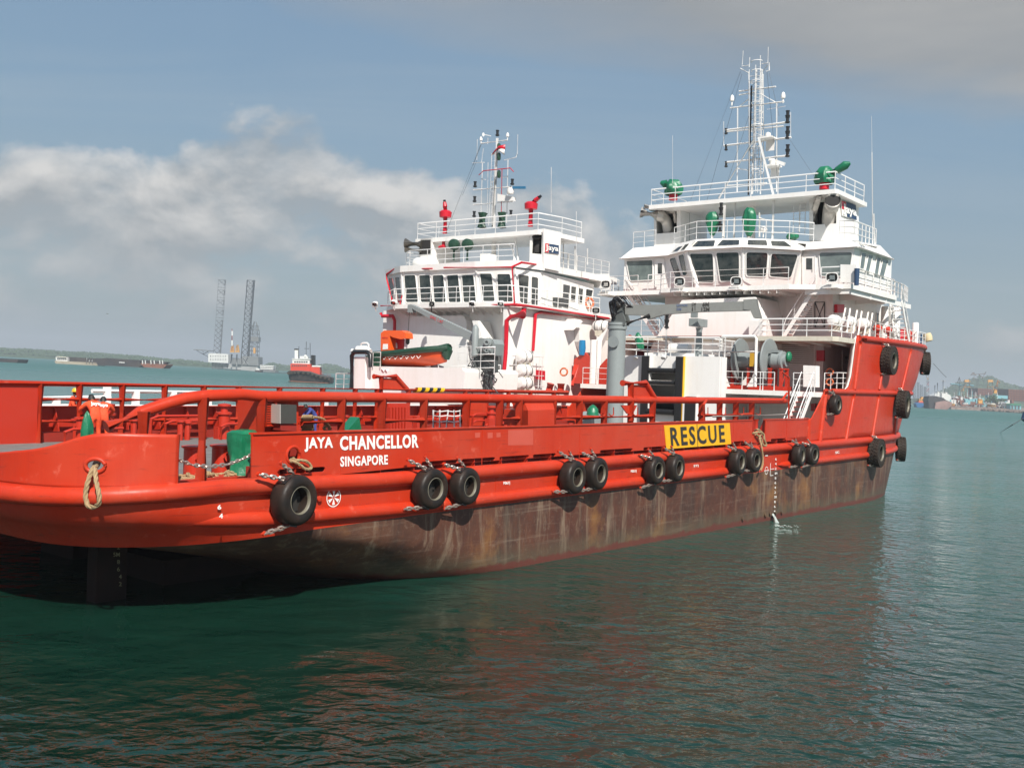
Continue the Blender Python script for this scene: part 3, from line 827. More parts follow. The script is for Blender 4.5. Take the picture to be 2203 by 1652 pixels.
def floodlight(parent, c, d, r_=.28, m=WHT, face=MIRR, stand=.35):
    """boxy searchlight looking along d"""
    c, d = Vector(c), Vector(d).normalized(); a, b = frame(d)
    mb = MB()
    def sup(rx, rz, dd, n=12):
        out = []
        for k in range(n):
            t = 2 * math.pi * k / n; cs, sn = math.cos(t), math.sin(t)
            out.append(c + d * dd + a * rx * math.copysign(abs(cs) ** .6, cs) + b * rz * math.copysign(abs(sn) ** .6, sn))
        return out
    rows = [sup(r_ * .4, r_ * .3, -.32), sup(r_ * .85, r_ * .7, -.2), sup(r_, r_ * .8, 0), sup(r_, r_ * .8, .03), sup(r_ * .86, r_ * .66, .03)]
    mb.grid(rows, close=True).face(*rows[0])
    mb.tube([c - a * r_ * .9 - b * .02, c - a * r_ - b * r_ * 1.0, c + a * r_ - b * r_ * 1.0, c + a * r_ * .9], .02, 5)
    mb.tube([c - b * r_, c - b * (r_ + stand)], .035, 6)
    o = part('floodlight', mb, m, parent, smooth=50)
    part('reflector', MB().grid([sup(r_ * .86, r_ * .66, .029), sup(r_ * .5, r_ * .4, -.08)], close=True).face(*sup(r_ * .5, r_ * .4, -.08)), BLKP, o, smooth=60)
    part('bulb', MB().obox(c - d * .05, a * r_ * .42, b * r_ * .36, d * .01), face, o)
    return o
def hang_chain(a, b, n, wire=.027, ln=None, sag=0.0):
    """chain of n links between two points"""
    a, b = Vector(a), Vector(b); mb = MB(); L = (b - a).length / n
    prev = a
    def pt(f):
        q = a.lerp(b, f); q = q - Vector((0, 0, sag * 4 * f * (1 - f))); return q
    for k in range(n):
        p0, p1 = pt(k / n), pt((k + 1) / n); d = (p1 - p0).normalized(); x, y = frame(d)
        if k % 2: x, y = y, x
        c = (p0 + p1) / 2; hl = L * .66; hw = L * .34
        pts = []
        for q in range(10):
            t = 2 * math.pi * q / 10; cs, sn = math.cos(t), math.sin(t)
            pts.append(c + d * (hl - hw) * (1 if cs > 0 else -1) * min(1, abs(cs) * 3) + d * hw * cs * .9 + x * hw * sn)
        mb.tube(pts, wire, 5, closed=True)
    return mb
def rope_tube(pts, r_=.035, tw=9.0, n=8, strands=3):
    """laid rope: strands twisted round the path"""
    pts = [Vector(p_) for p_ in pts]
    # resample with Catmull-Rom
    P_ = [pts[0]] + pts + [pts[-1]]; path = []
    for i in range(1, len(P_) - 2):
        p0, p1, p2, p3 = P_[i - 1:i + 3]; m_ = max(2, int((p2 - p1).length / .04))
        for k in range(m_):
            t = k / m_; path.append(.5 * ((2 * p1) + (p2 - p0) * t + (2 * p0 - 5 * p1 + 4 * p2 - p3) * t * t + (3 * p1 - p0 - 3 * p2 + p3) * t ** 3))
    path.append(pts[-1]); mb = MB(); prev = None; fr = []
    L = 0
    for k, p_ in enumerate(path):
        d = (path[min(k + 1, len(path) - 1)] - path[max(k - 1, 0)]).normalized()
        a, b = frame(d) if prev is None else (None, None)
        if prev is not None: a = prev - d * prev.dot(d); a = a.normalized(); b = d.cross(a)
        prev = a; L += (p_ - path[k - 1]).length if k else 0; fr.append((p_, a, b, L))
    for s_ in range(strands):
        ph = 2 * math.pi * s_ / strands
        mb.tube([p_ + (a * math.cos(L_ / r_ / tw * 6.283 + ph) + b * math.sin(L_ / r_ / tw * 6.283 + ph)) * r_ * .5 for p_, a, b, L_ in fr], r_ * .58, 5)
    return mb
def flange_pipe(pts, r_, m, parent, name='fire_main', flanges=(), label=None):
    mb = MB().tube(pts, r_, 10)
    for f in flanges:
        k, t = int(f), f - int(f); a, b = Vector(pts[k]), Vector(pts[k + 1]); c = a.lerp(b, t); d = (b - a).normalized()
        mb.lathe([(r_ * 1.7, -.03), (r_ * 1.7, .03)], c, d, 12)
    return part(name, mb, m, parent, label)
UP = Vector((0, 0, 1)); AFT = Vector((-1, 0, 0)); STB = Vector((0, -1, 0))
# ================================================================== superstructure of the red ship
def blk(name, s0, s1, w0, w1, z0, z1, m=WHT, par=A, label=None): return part(name, MB().box(s0, s1, w0, w1, z0, z1), m, par, label)
def pxpoly(px, s=None, w=None, z=None): return [P(x, y, s=s, w=w, z=z) for x, y in px]
# winch house with its roller opening
wl, wr = P(1340, 765, s=46).y, P(1549, 768, s=46).y
ZR = 8.18
oL, oR = P(1398, 800, s=46).y, P(1455, 800, s=46).y
face = [(wl, 3.6), (wl, ZR), (wr, ZR), (wr, 3.6)]
z1, z2, z3, z4 = P(1427, 803, s=46).z, P(1427, 818, s=46).z, P(1427, 829, s=46).z, P(1427, 881, s=46).z
holes = [[(oL, z2), (oL, z1), (oR, z1), (oR, z2)], [(oL, z4), (oL, z3), (oR, z3), (oR, z4)]]
part('winch_house', MB().holed(face, holes, lambda u, v: (46, u, v), (.25, 0, 0)).box(46.2, 52.9, wl - .1, wl, 3.6, ZR).box(46.2, 46.9, wr, wr + .1, 3.6, ZR).box(46.8, 46.9, wr + .11, 6.2, 3.6, ZR - .09).box(46.91, 52.9, 6.1, 6.2, 3.6, ZR - .09)
     .prism([(46.26, wr + .11), (46.9, wr + .11), (46.9, 6.1), (52.9, 6.1), (52.9, wl - .11), (46.26, wl - .11)], ZR - .08, ZR).box(49.0, 49.1, 6.21, wl - .11, 3.6, ZR - .1), WHT, A, smooth=None)
part('winch_drum', MB().lathe([(.5, 0), (.5, 3.0)], (48.1, oR - .6, 5.2), (0, 1, 0), 16), PIPE, A)
for a_, b_ in ((1383, 1398), (1456, 1471)):
    y0, y1 = P(b_, 800, s=45.9).y, P(a_, 800, s=45.9).y
    part('side_roller', MB().box(45.72, 46.0, y0, y1, 3.6, ZR - .03, .0), BLKP, A, smooth=None)
    part('roller_trim', MB().box(45.80, 46.01, y0 - .03, y0 - .003, 3.6, ZR - .02), YEL if a_ > 1400 else WHT, A)
for y_, r_ in ((797, .15), (823.5, .11), (886, .17)):
    q = P(1427, y_, s=45.85); part('cross_roller', MB().lathe([(r_, 0), (r_, oL - oR)], (45.84, oR, q.z), (0, 1, 0), 14), BLKP, A)
part('opening_lining', MB().box(46.0, 46.2, oR, oR + .06, z2, z1).box(46.0, 46.2, oR + .01, oL, z2 - .08, z2 - .003), mat('brown_wood', (.16, .09, .045), .7), A)
y0, y1 = P(1498, 880, s=45.9).y, P(1476, 880, s=45.9).y
part('side_roller', MB().box(45.75, 45.99, y0, y1, 3.6, P(1486, 853, s=45.9).z), BLKP, A, smooth=None)
for x_ in (1499, 1473): q = P(x_, 880, s=45.95).y; part('roller_trim', MB().box(45.8, 45.99, q - .06, q + .06, 3.6, P(x_, 853, s=45.9).z), WHT, A)
rail(A, [(52.8, wl - .08, ZR), (46.1, wl - .08, ZR), (46.1, wr + .1, ZR), (46.8, wr + .1, ZR), (46.8, 6.2, ZR), (52, 6.2, ZR)], 1.1, 3, 1.45)
# lamps and their brackets on the winch house
for x_, y_ in ((1368, 769), (1427, 768)):
    q = P(x_, y_, s=45.5); part('deck_lamp', MB().lathe([(.05, -.16), (.12, -.1), (.14, .1), (.09, .1)], q, (-.6, -.2, -.75), 10).tube([q, q + Vector((.5, 0, .05))], .03, 6), WHT, A)

# forecastle deck with white edge, boat deck, bridge deck
def slab_deck(name, outline, z0, z1, m, label=None): return part(name, MB().prism(outline, z0, z1), m, A, label, smooth=None)
fwd = [(s, w + .1) for s, w in hull_row(6.3) if s > 50]
slab_deck('forecastle_deck', [(49, wl), (49, 16.1)] + [(s, BE - w) for s, w in fwd] + [(s, w) for s, w in reversed(fwd)] + [(49, .1), (49, 6.2), (53, 6.2), (53, wl)], 6.08, 6.36, WHT)
bow9 = [(s, w + .15) for s, w in hull_row(9.6) if s > 56]
slab_deck('boat_deck', [(53.0, wr + .4), (51.5, wr + .3), (51.5, .25), (52, .06), (56, .06)] + bow9 + [(s, BE - w) for s, w in reversed(bow9)] + [(56, 16.15), (51.5, 16.15), (51.5, 11.6), (53, 11.5)], 9.36, 9.64, CREAM)
DK = mat('red_oxide_deck', (.33, .085, .065), .7, var=.5, scale=1.0, col2=(.25, .08, .06))
part('deck_coating', MB().prism([(49.1, wl), (49.1, 15.9), (58, 15.9), (68, 13), (68, 3), (58, .3), (49.1, .25), (49.1, 6.15), (53, 6.15), (53, wl)], 6.364, 6.372), DK, A, smooth=None)
part('deck_coating', MB().prism([(51.6, 4.4), (51.6, .35), (58, .3), (68, 3), (68, 13), (58, 15.9), (51.6, 15.9), (51.6, 11.8)], 9.644, 9.652), DK, A, smooth=None)
for k in range(9): 
    part('deck_bracket', MB().slab([(51.6, .8 + k * .45, 9.35), (56.4, .8 + k * .45, 9.35), (56.4, .8 + k * .45, 9.15)], (0, .02, 0)), WHT, A) if k % 3 == 0 else None
bd = [(52.9, 11.9), (53.0, 12.6), (54.0, 13.2), (54.0, 18.1), (56.5, 18.1), (62.3, 16.2), (66, 14), (66, 2.2), (62.3, .0), (53.6, .0), (53.6, 2.2), (52.9, 3.6)]
slab_deck('bridge_deck', bd, 12.6, 12.9, WHT)
part('deck_coating', MB().prism([(53.0, 11.8), (54.1, 13.2), (54.1, 18), (56.4, 18), (62.2, 16.1), (66, 13.9), (66, 2.3), (62.2, .1), (53.7, .1), (53.7, 2.2), (53.0, 3.7)], 12.904, 12.912), DK, A, smooth=None)
for k in range(14):
    y = 4.4 + k * .55
    part('deck_beam', MB().box(52.95, 56, y, y + .03, 12.38, 12.598), WHT, A, smooth=None)
part('deck_girder', MB().box(53.7, 53.78, .1, 2.9, 12.3, 12.597).box(57.5, 57.58, .1, 2.1, 12.25, 12.597).box(60.5, 60.58, .1, 2.1, 12.25, 12.597).slab([(54, .15, 12.3), (66, .15, 12.3), (66, .15, 12.597), (54, .15, 12.597)], (0, .05, 0)), WHT, A, smooth=None, kind='stuff')
# main deck bulkhead under the forecastle, deckhouse tiers
blk('deckhouse_wall', 52.95, 53.4, .4, 6.09, 3.6, 6.078); blk('deckhouse_wall', 52.95, 53.4, wl, 15.8, 3.6, 6.078)
blk('lower_deckhouse', 56.5, 68, 2.65, 13.8, 6.36, 9.358)
blk('upper_deckhouse', 56.5, 67, 2.15, 14.2, 9.64, 12.598)
def door_at(px, s, **k): return door(A, px, (s, 0, 0), AFT, **k)
door_at([(1574, 905), (1597, 905), (1597, 850), (1574, 850)], 52.93)
door_at([(1609, 905), (1632, 905), (1632, 849), (1609, 849)], 52.93)
pxwin(A, [(1580, 896), (1597, 896), (1597, 853), (1580, 853)], (52.92, 0, 0), AFT, fw=.03) if False else None
# casing: the big white sloped-side block under the bridge
face = pxpoly([(1467, 646), (1623, 639), (1638, 690), (1634, 726), (1411, 727)], s=52.85)
part('engine_casing', MB().slab(face, (3.6, 0, 0)), WHT, A, 'bright white casing with slanted side below the bridge', smooth=None)
low = pxpoly([(1410, 727), (1634, 726), (1632, 766), (1393, 767)], s=53.05)
part('casing_base', MB().slab(low, (3.4, 0, 0)), WHT, A, smooth=None)
q = pxpoly([(1611, 724), (1641, 724), (1641, 690), (1611, 690)], s=52.3)
part('deck_locker', MB().slab([q[0], q[1], q[2], q[3]], (.5, 0, 0)), WHT, A, smooth=None)
# openings in the tiers
door_at([(1670, 716), (1688, 716), (1688, 652), (1670, 652)], 56.48)
part('dark_hatch', MB().slab(pxpoly([(1655, 690), (1662, 690), (1662, 650), (1655, 650)], s=56.46), (-.03, 0, 0)), DGREY, A)
louvre(A, [(1728, 705), (1748, 705), (1748, 655), (1728, 655)], (56.48, 0, 0), AFT, 12)
q = pxpoly([(1753, 704), (1774, 704), (1774, 650), (1753, 650)], s=56.44)
mb = MB()
for a, b in ((0, 1), (1, 2), (2, 3), (3, 0), (0, 2), (1, 3)): mb.tube([q[a], q[b]], .03, 6)
part('braced_hatch', mb, DGREY, A)
louvre(A, [(1682, 783), (1752, 785), (1752, 738), (1682, 736)], (56.48, 0, 0), AFT, 11)
door(A, [(1812, 836), (1838, 838), (1838, 756), (1812, 755)], (0, 2.64, 0), STB, label='closed white weathertight door with small print')
lettering('door_print', 'KEEP CLOSED\nAT SEA', mat('grey_print', (.2, .2, .2), .6), A, PP(1818, 782, (0, 2.55, 0), STB), PP(1831, 783, (0, 2.55, 0), STB), PP(1818, 766, (0, 2.55, 0), STB))
for px, pl, n in (([(1804, 668), (1812, 669), (1812, 656), (1804, 655)], 2.13, STB), ([(1860, 714), (1866, 715), (1866, 685), (1860, 684)], 2.13, STB), ([(1885, 715), (1890, 716), (1890, 674), (1885, 673)], 2.13, STB)):
    pxwin(A, px, (0, pl, 0), n, fw=.03)
for px, s in (([(1795, 673), (1810, 673), (1810, 655), (1795, 655)], None), ([(1759, 777), (1775, 777), (1775, 754), (1759, 754)], 56.46)):
    if s: q = pxpoly(px, s=s); part('fire_hose_box', MB().slab(q, (-.22, 0, 0)), CRIM, A, smooth=None)
    else: q = pxpoly(px, w=2.1); part('fire_hose_box', MB().slab(q, (0, -.2, 0)), CRIM, A, smooth=None)
q = pxpoly([(1747, 884), (1757, 884), (1757, 868), (1747, 868)], s=52.9); part('fire_hose_box', MB().slab(q, (-.2, 0, 0)), CRIM, A, smooth=None)

# wheelhouse ------------------------------------------------------
def fpx(l, s): return [P(x, y, s=s) for x, y in l]
KZ = 15.3
mb = MB()
mb.prism([(54.62, .25), (54.62, 3.9), (54.62, 12.3), (54.62, 16.5), (57.5, 16.6), (62, 15.2), (62, 1.6), (61.8, .25)], 12.9, KZ)
WH = part('wheelhouse', mb, WHT, A, 'wheelhouse walls', smooth=None)
# bay facing aft: three leaning facets
K = [P(1437, 551, s=54.6), P(1479, 541, s=53.3), P(1598, 534, s=53.1), P(1722, 541, s=54.0), P(1727, 541, s=54.6)]
ctr = Vector((56, 8, 14))
for i, bx in enumerate(((1452, 1499), (1497, 1598), (1598, 1706), )):
    a, b = K[i], K[i + 1]
    e = (b - a).normalized(); nn = Vector((e.y, -e.x, 0)).normalized()
    if nn.dot(Vector((-1, 0, 0))) < 0: nn = -nn
    n = (nn + Vector((0, 0, -.17))).normalized()
    kp = ((1437, 551), (1479, 541), (1598, 534), (1722, 541))[i + 1]
    b = PP(*kp, a, n); c = PP(bx[1], 624, a, n); d = PP(bx[0], 624, a, n)
    part('bay_wall', MB().slab([a, b, c, d], -n * .25), WHT, A, smooth=None)
    part('corner_post', MB().bar(b + n * .0, c + n * .0, .10, .10), WHT, A)
    wins = {0: ([(1454, 596), (1467, 594), (1454, 554), (1441, 557)], [(1470, 593), (1480, 591), (1472, 547), (1460, 550)]),
            1: ([(1499, 607), (1536, 608), (1534, 546), (1484, 546)], [(1550, 606), (1591, 605), (1590, 543), (1541, 544)]),
            2: ([(1606, 594), (1648, 595), (1652, 544), (1606, 543)], [(1656, 595), (1701, 598), (1717, 548), (1660, 546)])}[i]
    for px in wins: pxwin(A, px, a, n, fw=.055, t=.05, rnd=.16)
part('bay_wall', MB().slab([K[3], K[4], P(1712, 624, s=54.6), P(1706, 624, s=54.25)], (.02, .1, 0)), WHT, A, smooth=None)
part('bay_floor', MB().prism([(54.7, 3.9), (54.7, 12.6), (53.7, 11.4), (53.6, 7), (54.2, 4.2)], 12.88, 12.95), WHT, A, smooth=None)
pxwin(A, [(1356, 604), (1404, 602), (1404, 560), (1348, 562)], (54.6, 0, 0), AFT, m=GLASST, fw=.05)
door(A, [(1411, 622), (1429, 621), (1429, 558), (1411, 559)], (54.6, 0, 0), AFT, win=[(1416, 589), (1425, 589), (1425, 567), (1416, 567)])
door(A, [(1728, 614), (1753, 614), (1753, 548), (1728, 547)], (54.6, 0, 0), AFT, win=[(1735, 580), (1748, 580), (1748, 556), (1735, 556)])
pxwin(A, [(1767, 594), (1826, 594), (1834, 543), (1763, 544)], (54.6, 0, 0), AFT, m=GLASST, fw=.05, rnd=.15)
for px in ([(1849, 577), (1858, 579), (1863, 546), (1853, 544)], [(1861, 583), (1869, 587), (1877, 550), (1868, 548)], [(1880, 590), (1888, 594), (1894, 556), (1886, 553)], [(1891, 593), (1901, 597), (1910, 561), (1899, 558)]):
    pxwin(A, px, (0, .22, 0), STB, fw=.03, rnd=.06, m=GLASST)
# fascia with skylights, and roof
F0 = [P(1333, 557, s=54.4), P(1437, 550, s=54.3), P(1479, 539, s=53.15), P(1598, 532, s=52.95), P(1724, 539, s=53.9), P(1732, 538, s=54.4), P(1846, 531, s=54.4), P(1922, 558, w=.0)]
F1 = [P(1362, 534, s=54.9), P(1450, 527, s=54.9), P(1497, 515, s=53.9), P(1598, 512, s=53.8), P(1698, 516, s=54.5), P(1735, 521, s=54.8), P(1822, 515, s=54.9), P(1884, 507, w=1.2)]
F1[-1] = P(1893, 528, w=1.2)
back = [(62.5, 15, F1[0].z), (62.5, 1.5, F1[0].z)]
F0px = [(1333, 557), (1437, 550), (1479, 539), (1598, 532), (1724, 539), (1732, 538), (1846, 531), (1922, 558)]
F1px = [(1362, 534), (1450, 527), (1497, 515), (1598, 512), (1698, 516), (1735, 521), (1822, 515), (1893, 528)]
for i in range(7):
    a, b, c = F0[i], F0[i + 1], F1[i]; n = (b - a).cross(c - a).normalized()
    part('roof_fascia', MB().slab([a, b, PP(*F1px[i + 1], a, n), c], (.10, .03 if i == 6 else 0, 0)), WHT, A, smooth=None)
part('wheelhouse_roof', MB().slab(F1 + [Vector((62.5, 1.8, F1[-1].z)), Vector((62.5, 15.5, F1[0].z))], (0, 0, -.12)), WHT, A, smooth=None)
mb = MB()
for i in range(6): mb.tube([F0[i] + Vector((-.03, 0, .0)), F0[i + 1] + Vector((-.03, 0, 0))], .055, 8)
mb.tube([F0[6], F0[7]], .055, 8)
part('gutter', mb, WHT, A)
part('soffit', MB().slab([p_ + Vector((0, 0, -.01)) for p_ in F0] + [Vector((62, 15, F0[0].z)), ], (0, 0, -.02)), WHT, A, smooth=None)
sk = [([(1488, 532), (1536, 531), (1539, 518), (1501, 519)], 2), ([(1542, 530), (1590, 528), (1591, 517), (1554, 517)], 2), ([(1608, 528), (1651, 529), (1649, 518), (1609, 517)], 3), ([(1661, 530), (1704, 532), (1688, 520), (1658, 519)], 3),
      ([(1446, 543), (1459, 541), (1470, 530), (1460, 532)], 1), ([(1463, 540), (1473, 538), (1484, 525), (1474, 527)], 1), ([(1853, 533), (1862, 534), (1850, 520), (1842, 519)], 6)]
for px, i in sk:
    a, b, c = F0[i], F0[i + 1], F1[i]; n = (b - a).cross(c - a).normalized()
    if n.dot(Vector((-1, -.3, .2))) < 0: n = -n
    pxwin(A, px, a, n, m=BLKP if False else GLASS, fw=.03, t=.03, rnd=.08, name='skylight')
# rails round the bridge deck
BZ = 12.9
rail(A, [(62.2, .15, BZ), (53.7, .12, BZ), (53.7, 1.9, BZ)], 1.05, 3, 1.35)
rail(A, [(53.0, 3.7, BZ), (53.0, 11.9, BZ), (54.05, 13.2, BZ), (54.05, 14.2, BZ)], 1.05, 3, 1.5)
rail(A, [(54.05, 15.0, BZ), (54.1, 18.0, BZ), (56.4, 18.0, BZ)], 1.05, 3, 1.2)
part('wing_screen', MB().slab(pxpoly([(1808, 607), (1842, 609), (1842, 570), (1808, 569)], s=53.6), (.06, 0, 0)), WHT, A, smooth=None)
part('wing_screen', MB().slab(pxpoly([(1268, 618), (1310, 622), (1310, 589), (1268, 590)], s=54.0), (.06, 0, 0)), WHT, A, smooth=None)
q = P(1843, 596, s=53.5); part('cable_loom', MB().lathe([(.14, -.5), (.16, .5)], q, UP, 10), NAVY, A)
for x_, y_, s_ in ((1303, 612, 53.4), (1462, 606, 52.6), (1584, 605, 52.4), (1790, 597, 53.0)):
    floodlight(A, P(x_, y_, s=s_), (-1, -.12, -.12), .38)
    b = P(x_, y_, s=s_); part('lamp_platform', MB().box(s_ - .3, 53.7 if x_ != 1303 else 54.2, b.y - .45, b.y + .45, BZ - .32, BZ - .26), WHT, A, smooth=None)
for x_ in (1345, 1392, 1440, 1500, 1560, 1640, 1700, 1760, 1800): pass
# roof rails
RZ = 16.0
def rl(pts, **k): return rail(A, pts, **k)
rl([P(1362, 534, s=55), P(1410, 529, s=55)], h=1.1, sp=1.0)
rl([P(1450, 526, s=55.1), P(1498, 514, s=54.1), P(1598, 511, s=54.0), P(1698, 515, s=54.7), P(1750, 519, s=55.2)], h=1.15, sp=1.35)
rl([P(1805, 514, s=55.2), P(1838, 516, s=55.2), P(1884, 530, w=1.4)], h=1.15, sp=1.2)
# funnels
def funnel(px_face, px_open, s, d, name):
    f = pxpoly(px_face, s=s); h = pxpoly(px_open, s=s)
    part(name, MB().holed([(p_.y, p_.z) for p_ in f], [[(p_.y, p_.z) for p_ in h]], lambda u, v: (s, u, v), (.12, 0, 0)), WHT, A, smooth=None)
    rest = [Vector((s + .12, p_.y, p_.z)) for p_ in f]
    mb = MB()
    for a, b in zip(f, f[1:] + f[:1]): mb.slab([a + Vector((.121, 0, 0)), b + Vector((.121, 0, 0)), b + Vector((d, 0, 0)), a + Vector((d, 0, 0))], ((f[0] + f[2]) / 2 - (a + b) / 2).normalized() * .05)
    part(name, mb, WHT, A, smooth=None)
    part('funnel_lining', MB().slab([p_ + Vector((1.3, 0, 0)) for p_ in f], (.05, 0, 0)), PIPE, A, smooth=None)
funnel([(1741, 519), (1801, 516), (1801, 411), (1741, 415)], [(1749, 484), (1799, 481), (1799, 432), (1749, 436)], 56.4, 4.0, 'funnel_casing')
funnel([(1407, 531), (1464, 527), (1464, 440), (1407, 446)], [(1412, 503), (1456, 500), (1456, 449), (1412, 453)], 56.4, 4.0, 'funnel_casing')
def exhaust(pts, r_):
    pts = [Vector(p_) for p_ in pts]
    o = part('exhaust_pipe', MB().tube(pts, r_, 18, cap=False), STEEL, A); o.modifiers.new('t', 'SOLIDIFY').thickness = .02
    part('pipe_mouth', MB().lathe([(r_ * .93, 0), (r_ * .93, .01)], pts[0].lerp(pts[1], .12), pts[1] - pts[0], 18), PIPE, o)
def arc3(a, b, c, n=8): return [(a * (1 - t) ** 2 + b * 2 * t * (1 - t) + c * t * t) for t in [k / n for k in range(n + 1)]]
a = P(1792, 431, s=55.0); exhaust([a, a + Vector((.8, .35, -.1))] + arc3(a + Vector((1.1, .5, -.15)), a + Vector((1.9, .9, -.3)), a + Vector((1.9, .9, -2.0))), .47)
a = P(1764, 417, s=55.2); exhaust([a, a + Vector((1.6, 1.0, -.9)), a + Vector((1.7, 1.05, -1.4))], .19)
a = P(1379, 457, s=55.4); exhaust([a, P(1415, 464, s=55.9)] + arc3(P(1420, 465, s=56.0), P(1437, 468, s=56.9), P(1438, 505, s=56.9)), .38)
a = P(1386, 444, s=55.2); exhaust([a, P(1450, 456, s=56.6), P(1455, 480, s=56.8)], .15)
# monkey island
m0 = P(1396, 443, s=55.0); m1 = P(1801, 411, s=55.0); m2 = P(1840, 426, w=m1.y - .1)
mz = 18.93
part('monkey_island', MB().prism([(55.0, m0.y), (55.0, m1.y + .1), (55.2, m1.y), (60.5, m1.y), (60.5, m0.y), (55.6, m0.y + .3)], mz - .28, mz), WHT, A, 'flat white deck carried by the funnels', smooth=None)
part('mast_column', MB().lathe([(.28, 16), (.28, mz - .28)], (57.2, 8.2, 0), UP, 14), WHT, A)
for x_ in (1580, 1663): q = P(x_, 480, s=55.6); part('deck_pillar', MB().tube([(q.x, q.y, 16), (q.x, q.y, mz - .28)], .07, 8), WHT, A)
rail(A, [(60.2, m0.y - .1, mz), (55.15, m0.y - .1, mz), (55.15, m1.y + .2, mz), (60.2, m1.y + .12, mz)], 1.1, 3, 1.9)
# ladder below the monkey island
def ladder(parent, a, b, wv, n, m=WHT2, r_=.022, name='ladder'):
    a, b, wv = Vector(a), Vector(b), Vector(wv)
    mb = MB().tube([a - wv, b - wv], r_, 6).tube([a + wv, b + wv], r_, 6)
    o = part(name, mb, m, parent)
    for k in range(n): c = a.lerp(b, (k + .5) / n); part('rung', MB().tube([c - wv, c + wv], r_ * .7, 5), m, o)
    return o
ladder(A, P(1713, 500, s=56), P(1715, 441, s=56), (0, .22, 0), 7)
ladder(A, P(1725, 505, s=57.5), P(1727, 435, s=57.5), (0, .2, 0), 7)
# name board on the starboard funnel
qs = [PP(x, y, (0, m1.y + .28, 0), STB) for x, y in ((1816, 463), (1841, 475), (1839, 440), (1814, 433))]
fw_ = P(1801, 425, s=56.4).y
qs = [P(x, y, w=fw_ - .12) for x, y in ((1812, 464), (1843, 474), (1841, 441), (1810, 432))]
o = part('name_board', MB().slab(qs, (0, .04, 0)), LETW, A, smooth=None)
part('board_field', MB().slab([qs[0].lerp(qs[1], .32) + Vector((0, -.012, .0)), qs[1] + Vector((0, -.012, 0)), qs[2] + Vector((0, -.012, 0)), qs[3].lerp(qs[2], .32) + Vector((0, -.012, 0))], (0, .005, 0)), NAVY, o, smooth=None)
part('board_emblem', MB().slab([qs[0].lerp(qs[3], .45) + Vector((0, -.012, 0)), qs[0].lerp(qs[1], .30).lerp(qs[3].lerp(qs[2], .30), .45) + Vector((0, -.012, 0)), qs[3].lerp(qs[2], .30) + Vector((0, -.012, 0)), qs[3] + Vector((0, -.012, 0))], (0, .005, 0)), CRIM, o, smooth=None)
lettering('board_lettering', 'Jaya', LETW, o, qs[0].lerp(qs[3], .08).lerp(qs[1].lerp(qs[2], .08), .06), qs[1].lerp(qs[2], .08), qs[0].lerp(qs[3], .85).lerp(qs[1].lerp(qs[2], .85), .06), bold=.035, lift=.03)

# main mast ---------------------------------------------------------
def mastpx(par, s, lines, m=WHT2, name='mast_spar', r_=.05, n=6):
    for L in lines:
        rr_ = L[-1] if not hasattr(L[-1], '__len__') else r_; pts = [P(x, y, s=s) for x, y in (L[:-1] if not hasattr(L[-1], '__len__') else L)]
        part(name, MB().tube(pts, rr_, n), m, par)
SM = 57.2
mastpx(A, SM, [[(1618, 418), (1627, 150), .075], [(1636, 418), (1640, 150), .045], [(1611, 400), (1611, 155), .03], [(1643, 400), (1642, 160), .03]], name='mast_post')
mastpx(A, SM - .1, [[(1610, 420), (1617, 185), .06]], m=BLKP, name='cable_duct')
for k in range(19):
    y = 165 + k * 13; mastpx(A, SM, [[(1611.5 - k * .1, y), (1643 - k * .2, y - 2)]] + ([[(1612, y), (1641, y + 11)]] if k % 2 else [[(1641, y), (1612, y + 11)]]), name='mast_brace', r_=.026, n=5)
ladder(A, P(1625, 415, s=SM - .4), P(1631, 140, s=SM - .4), (0, .17, 0), 26)
for y in (133, 153, 175, 222, 270, 318, 366):
    c = P(1629, y, s=SM - .35); part('cage_hoop', MB().tube([c + Vector((-.38 * math.sin(math.pi * k / 8), .38 * math.cos(math.pi * k / 8), 0)) for k in range(9)], .028, 5), WHT2, A)
mastpx(A, SM - .6, [[(1612, 150), (1612, 415)], [(1637, 150), (1637, 415)], [(1626, 140), (1626, 415)]], name='cage_bar', r_=.022)
mastpx(A, SM, [[(1590, 197), (1669, 187), .055], [(1571, 233), (1687, 219), .055], [(1560, 281), (1690, 264), .075], [(1564, 284), (1686, 272), .05], [(1557, 314), (1702, 296), .075], [(1560, 350), (1697, 335), .075], [(1586, 413), (1587, 232), .045], [(1671, 413), (1671, 222), .045],
              [(1588, 232), (1611, 213), .035], [(1671, 222), (1636, 202), .04], [(1593, 148), (1612, 158), .04], [(1596, 143), (1612, 141), .03], [(1652, 140), (1638, 158), .04], [(1639, 138), (1652, 136), .03], [(1655, 135), (1655, 152), (1648, 154), .03],
              [(1587, 363), (1611, 367), .045]], name='mast_spar')
mastpx(A, SM - .9, [[(1622, 300), (1546, 427), .07], [(1632, 296), (1664, 420), .085], [(1562, 400), (1650, 394), .05]], name='mast_stay')
mastpx(A, SM, [[(1597, 140), (1599, 110)], [(1652, 136), (1653, 102)], [(1557, 311), (1557, 262)], [(1701, 296), (1701, 242)]], name='whip_antenna', r_=.022)
mastpx(A, SM, [[(1612, 145), (1613, 124), .03], [(1636, 140), (1636, 120), .03]], name='light_pole')
for x, y in ((1575, 212), (1685, 206)):
    c = P(x, y, s=SM); part('dome_antenna', MB().lathe([(.05, -.5), (.05, -.2), (.14, -.18), (.15, 0), (.10, .16), (.02, .24)], c, UP, 10), WHT, A)
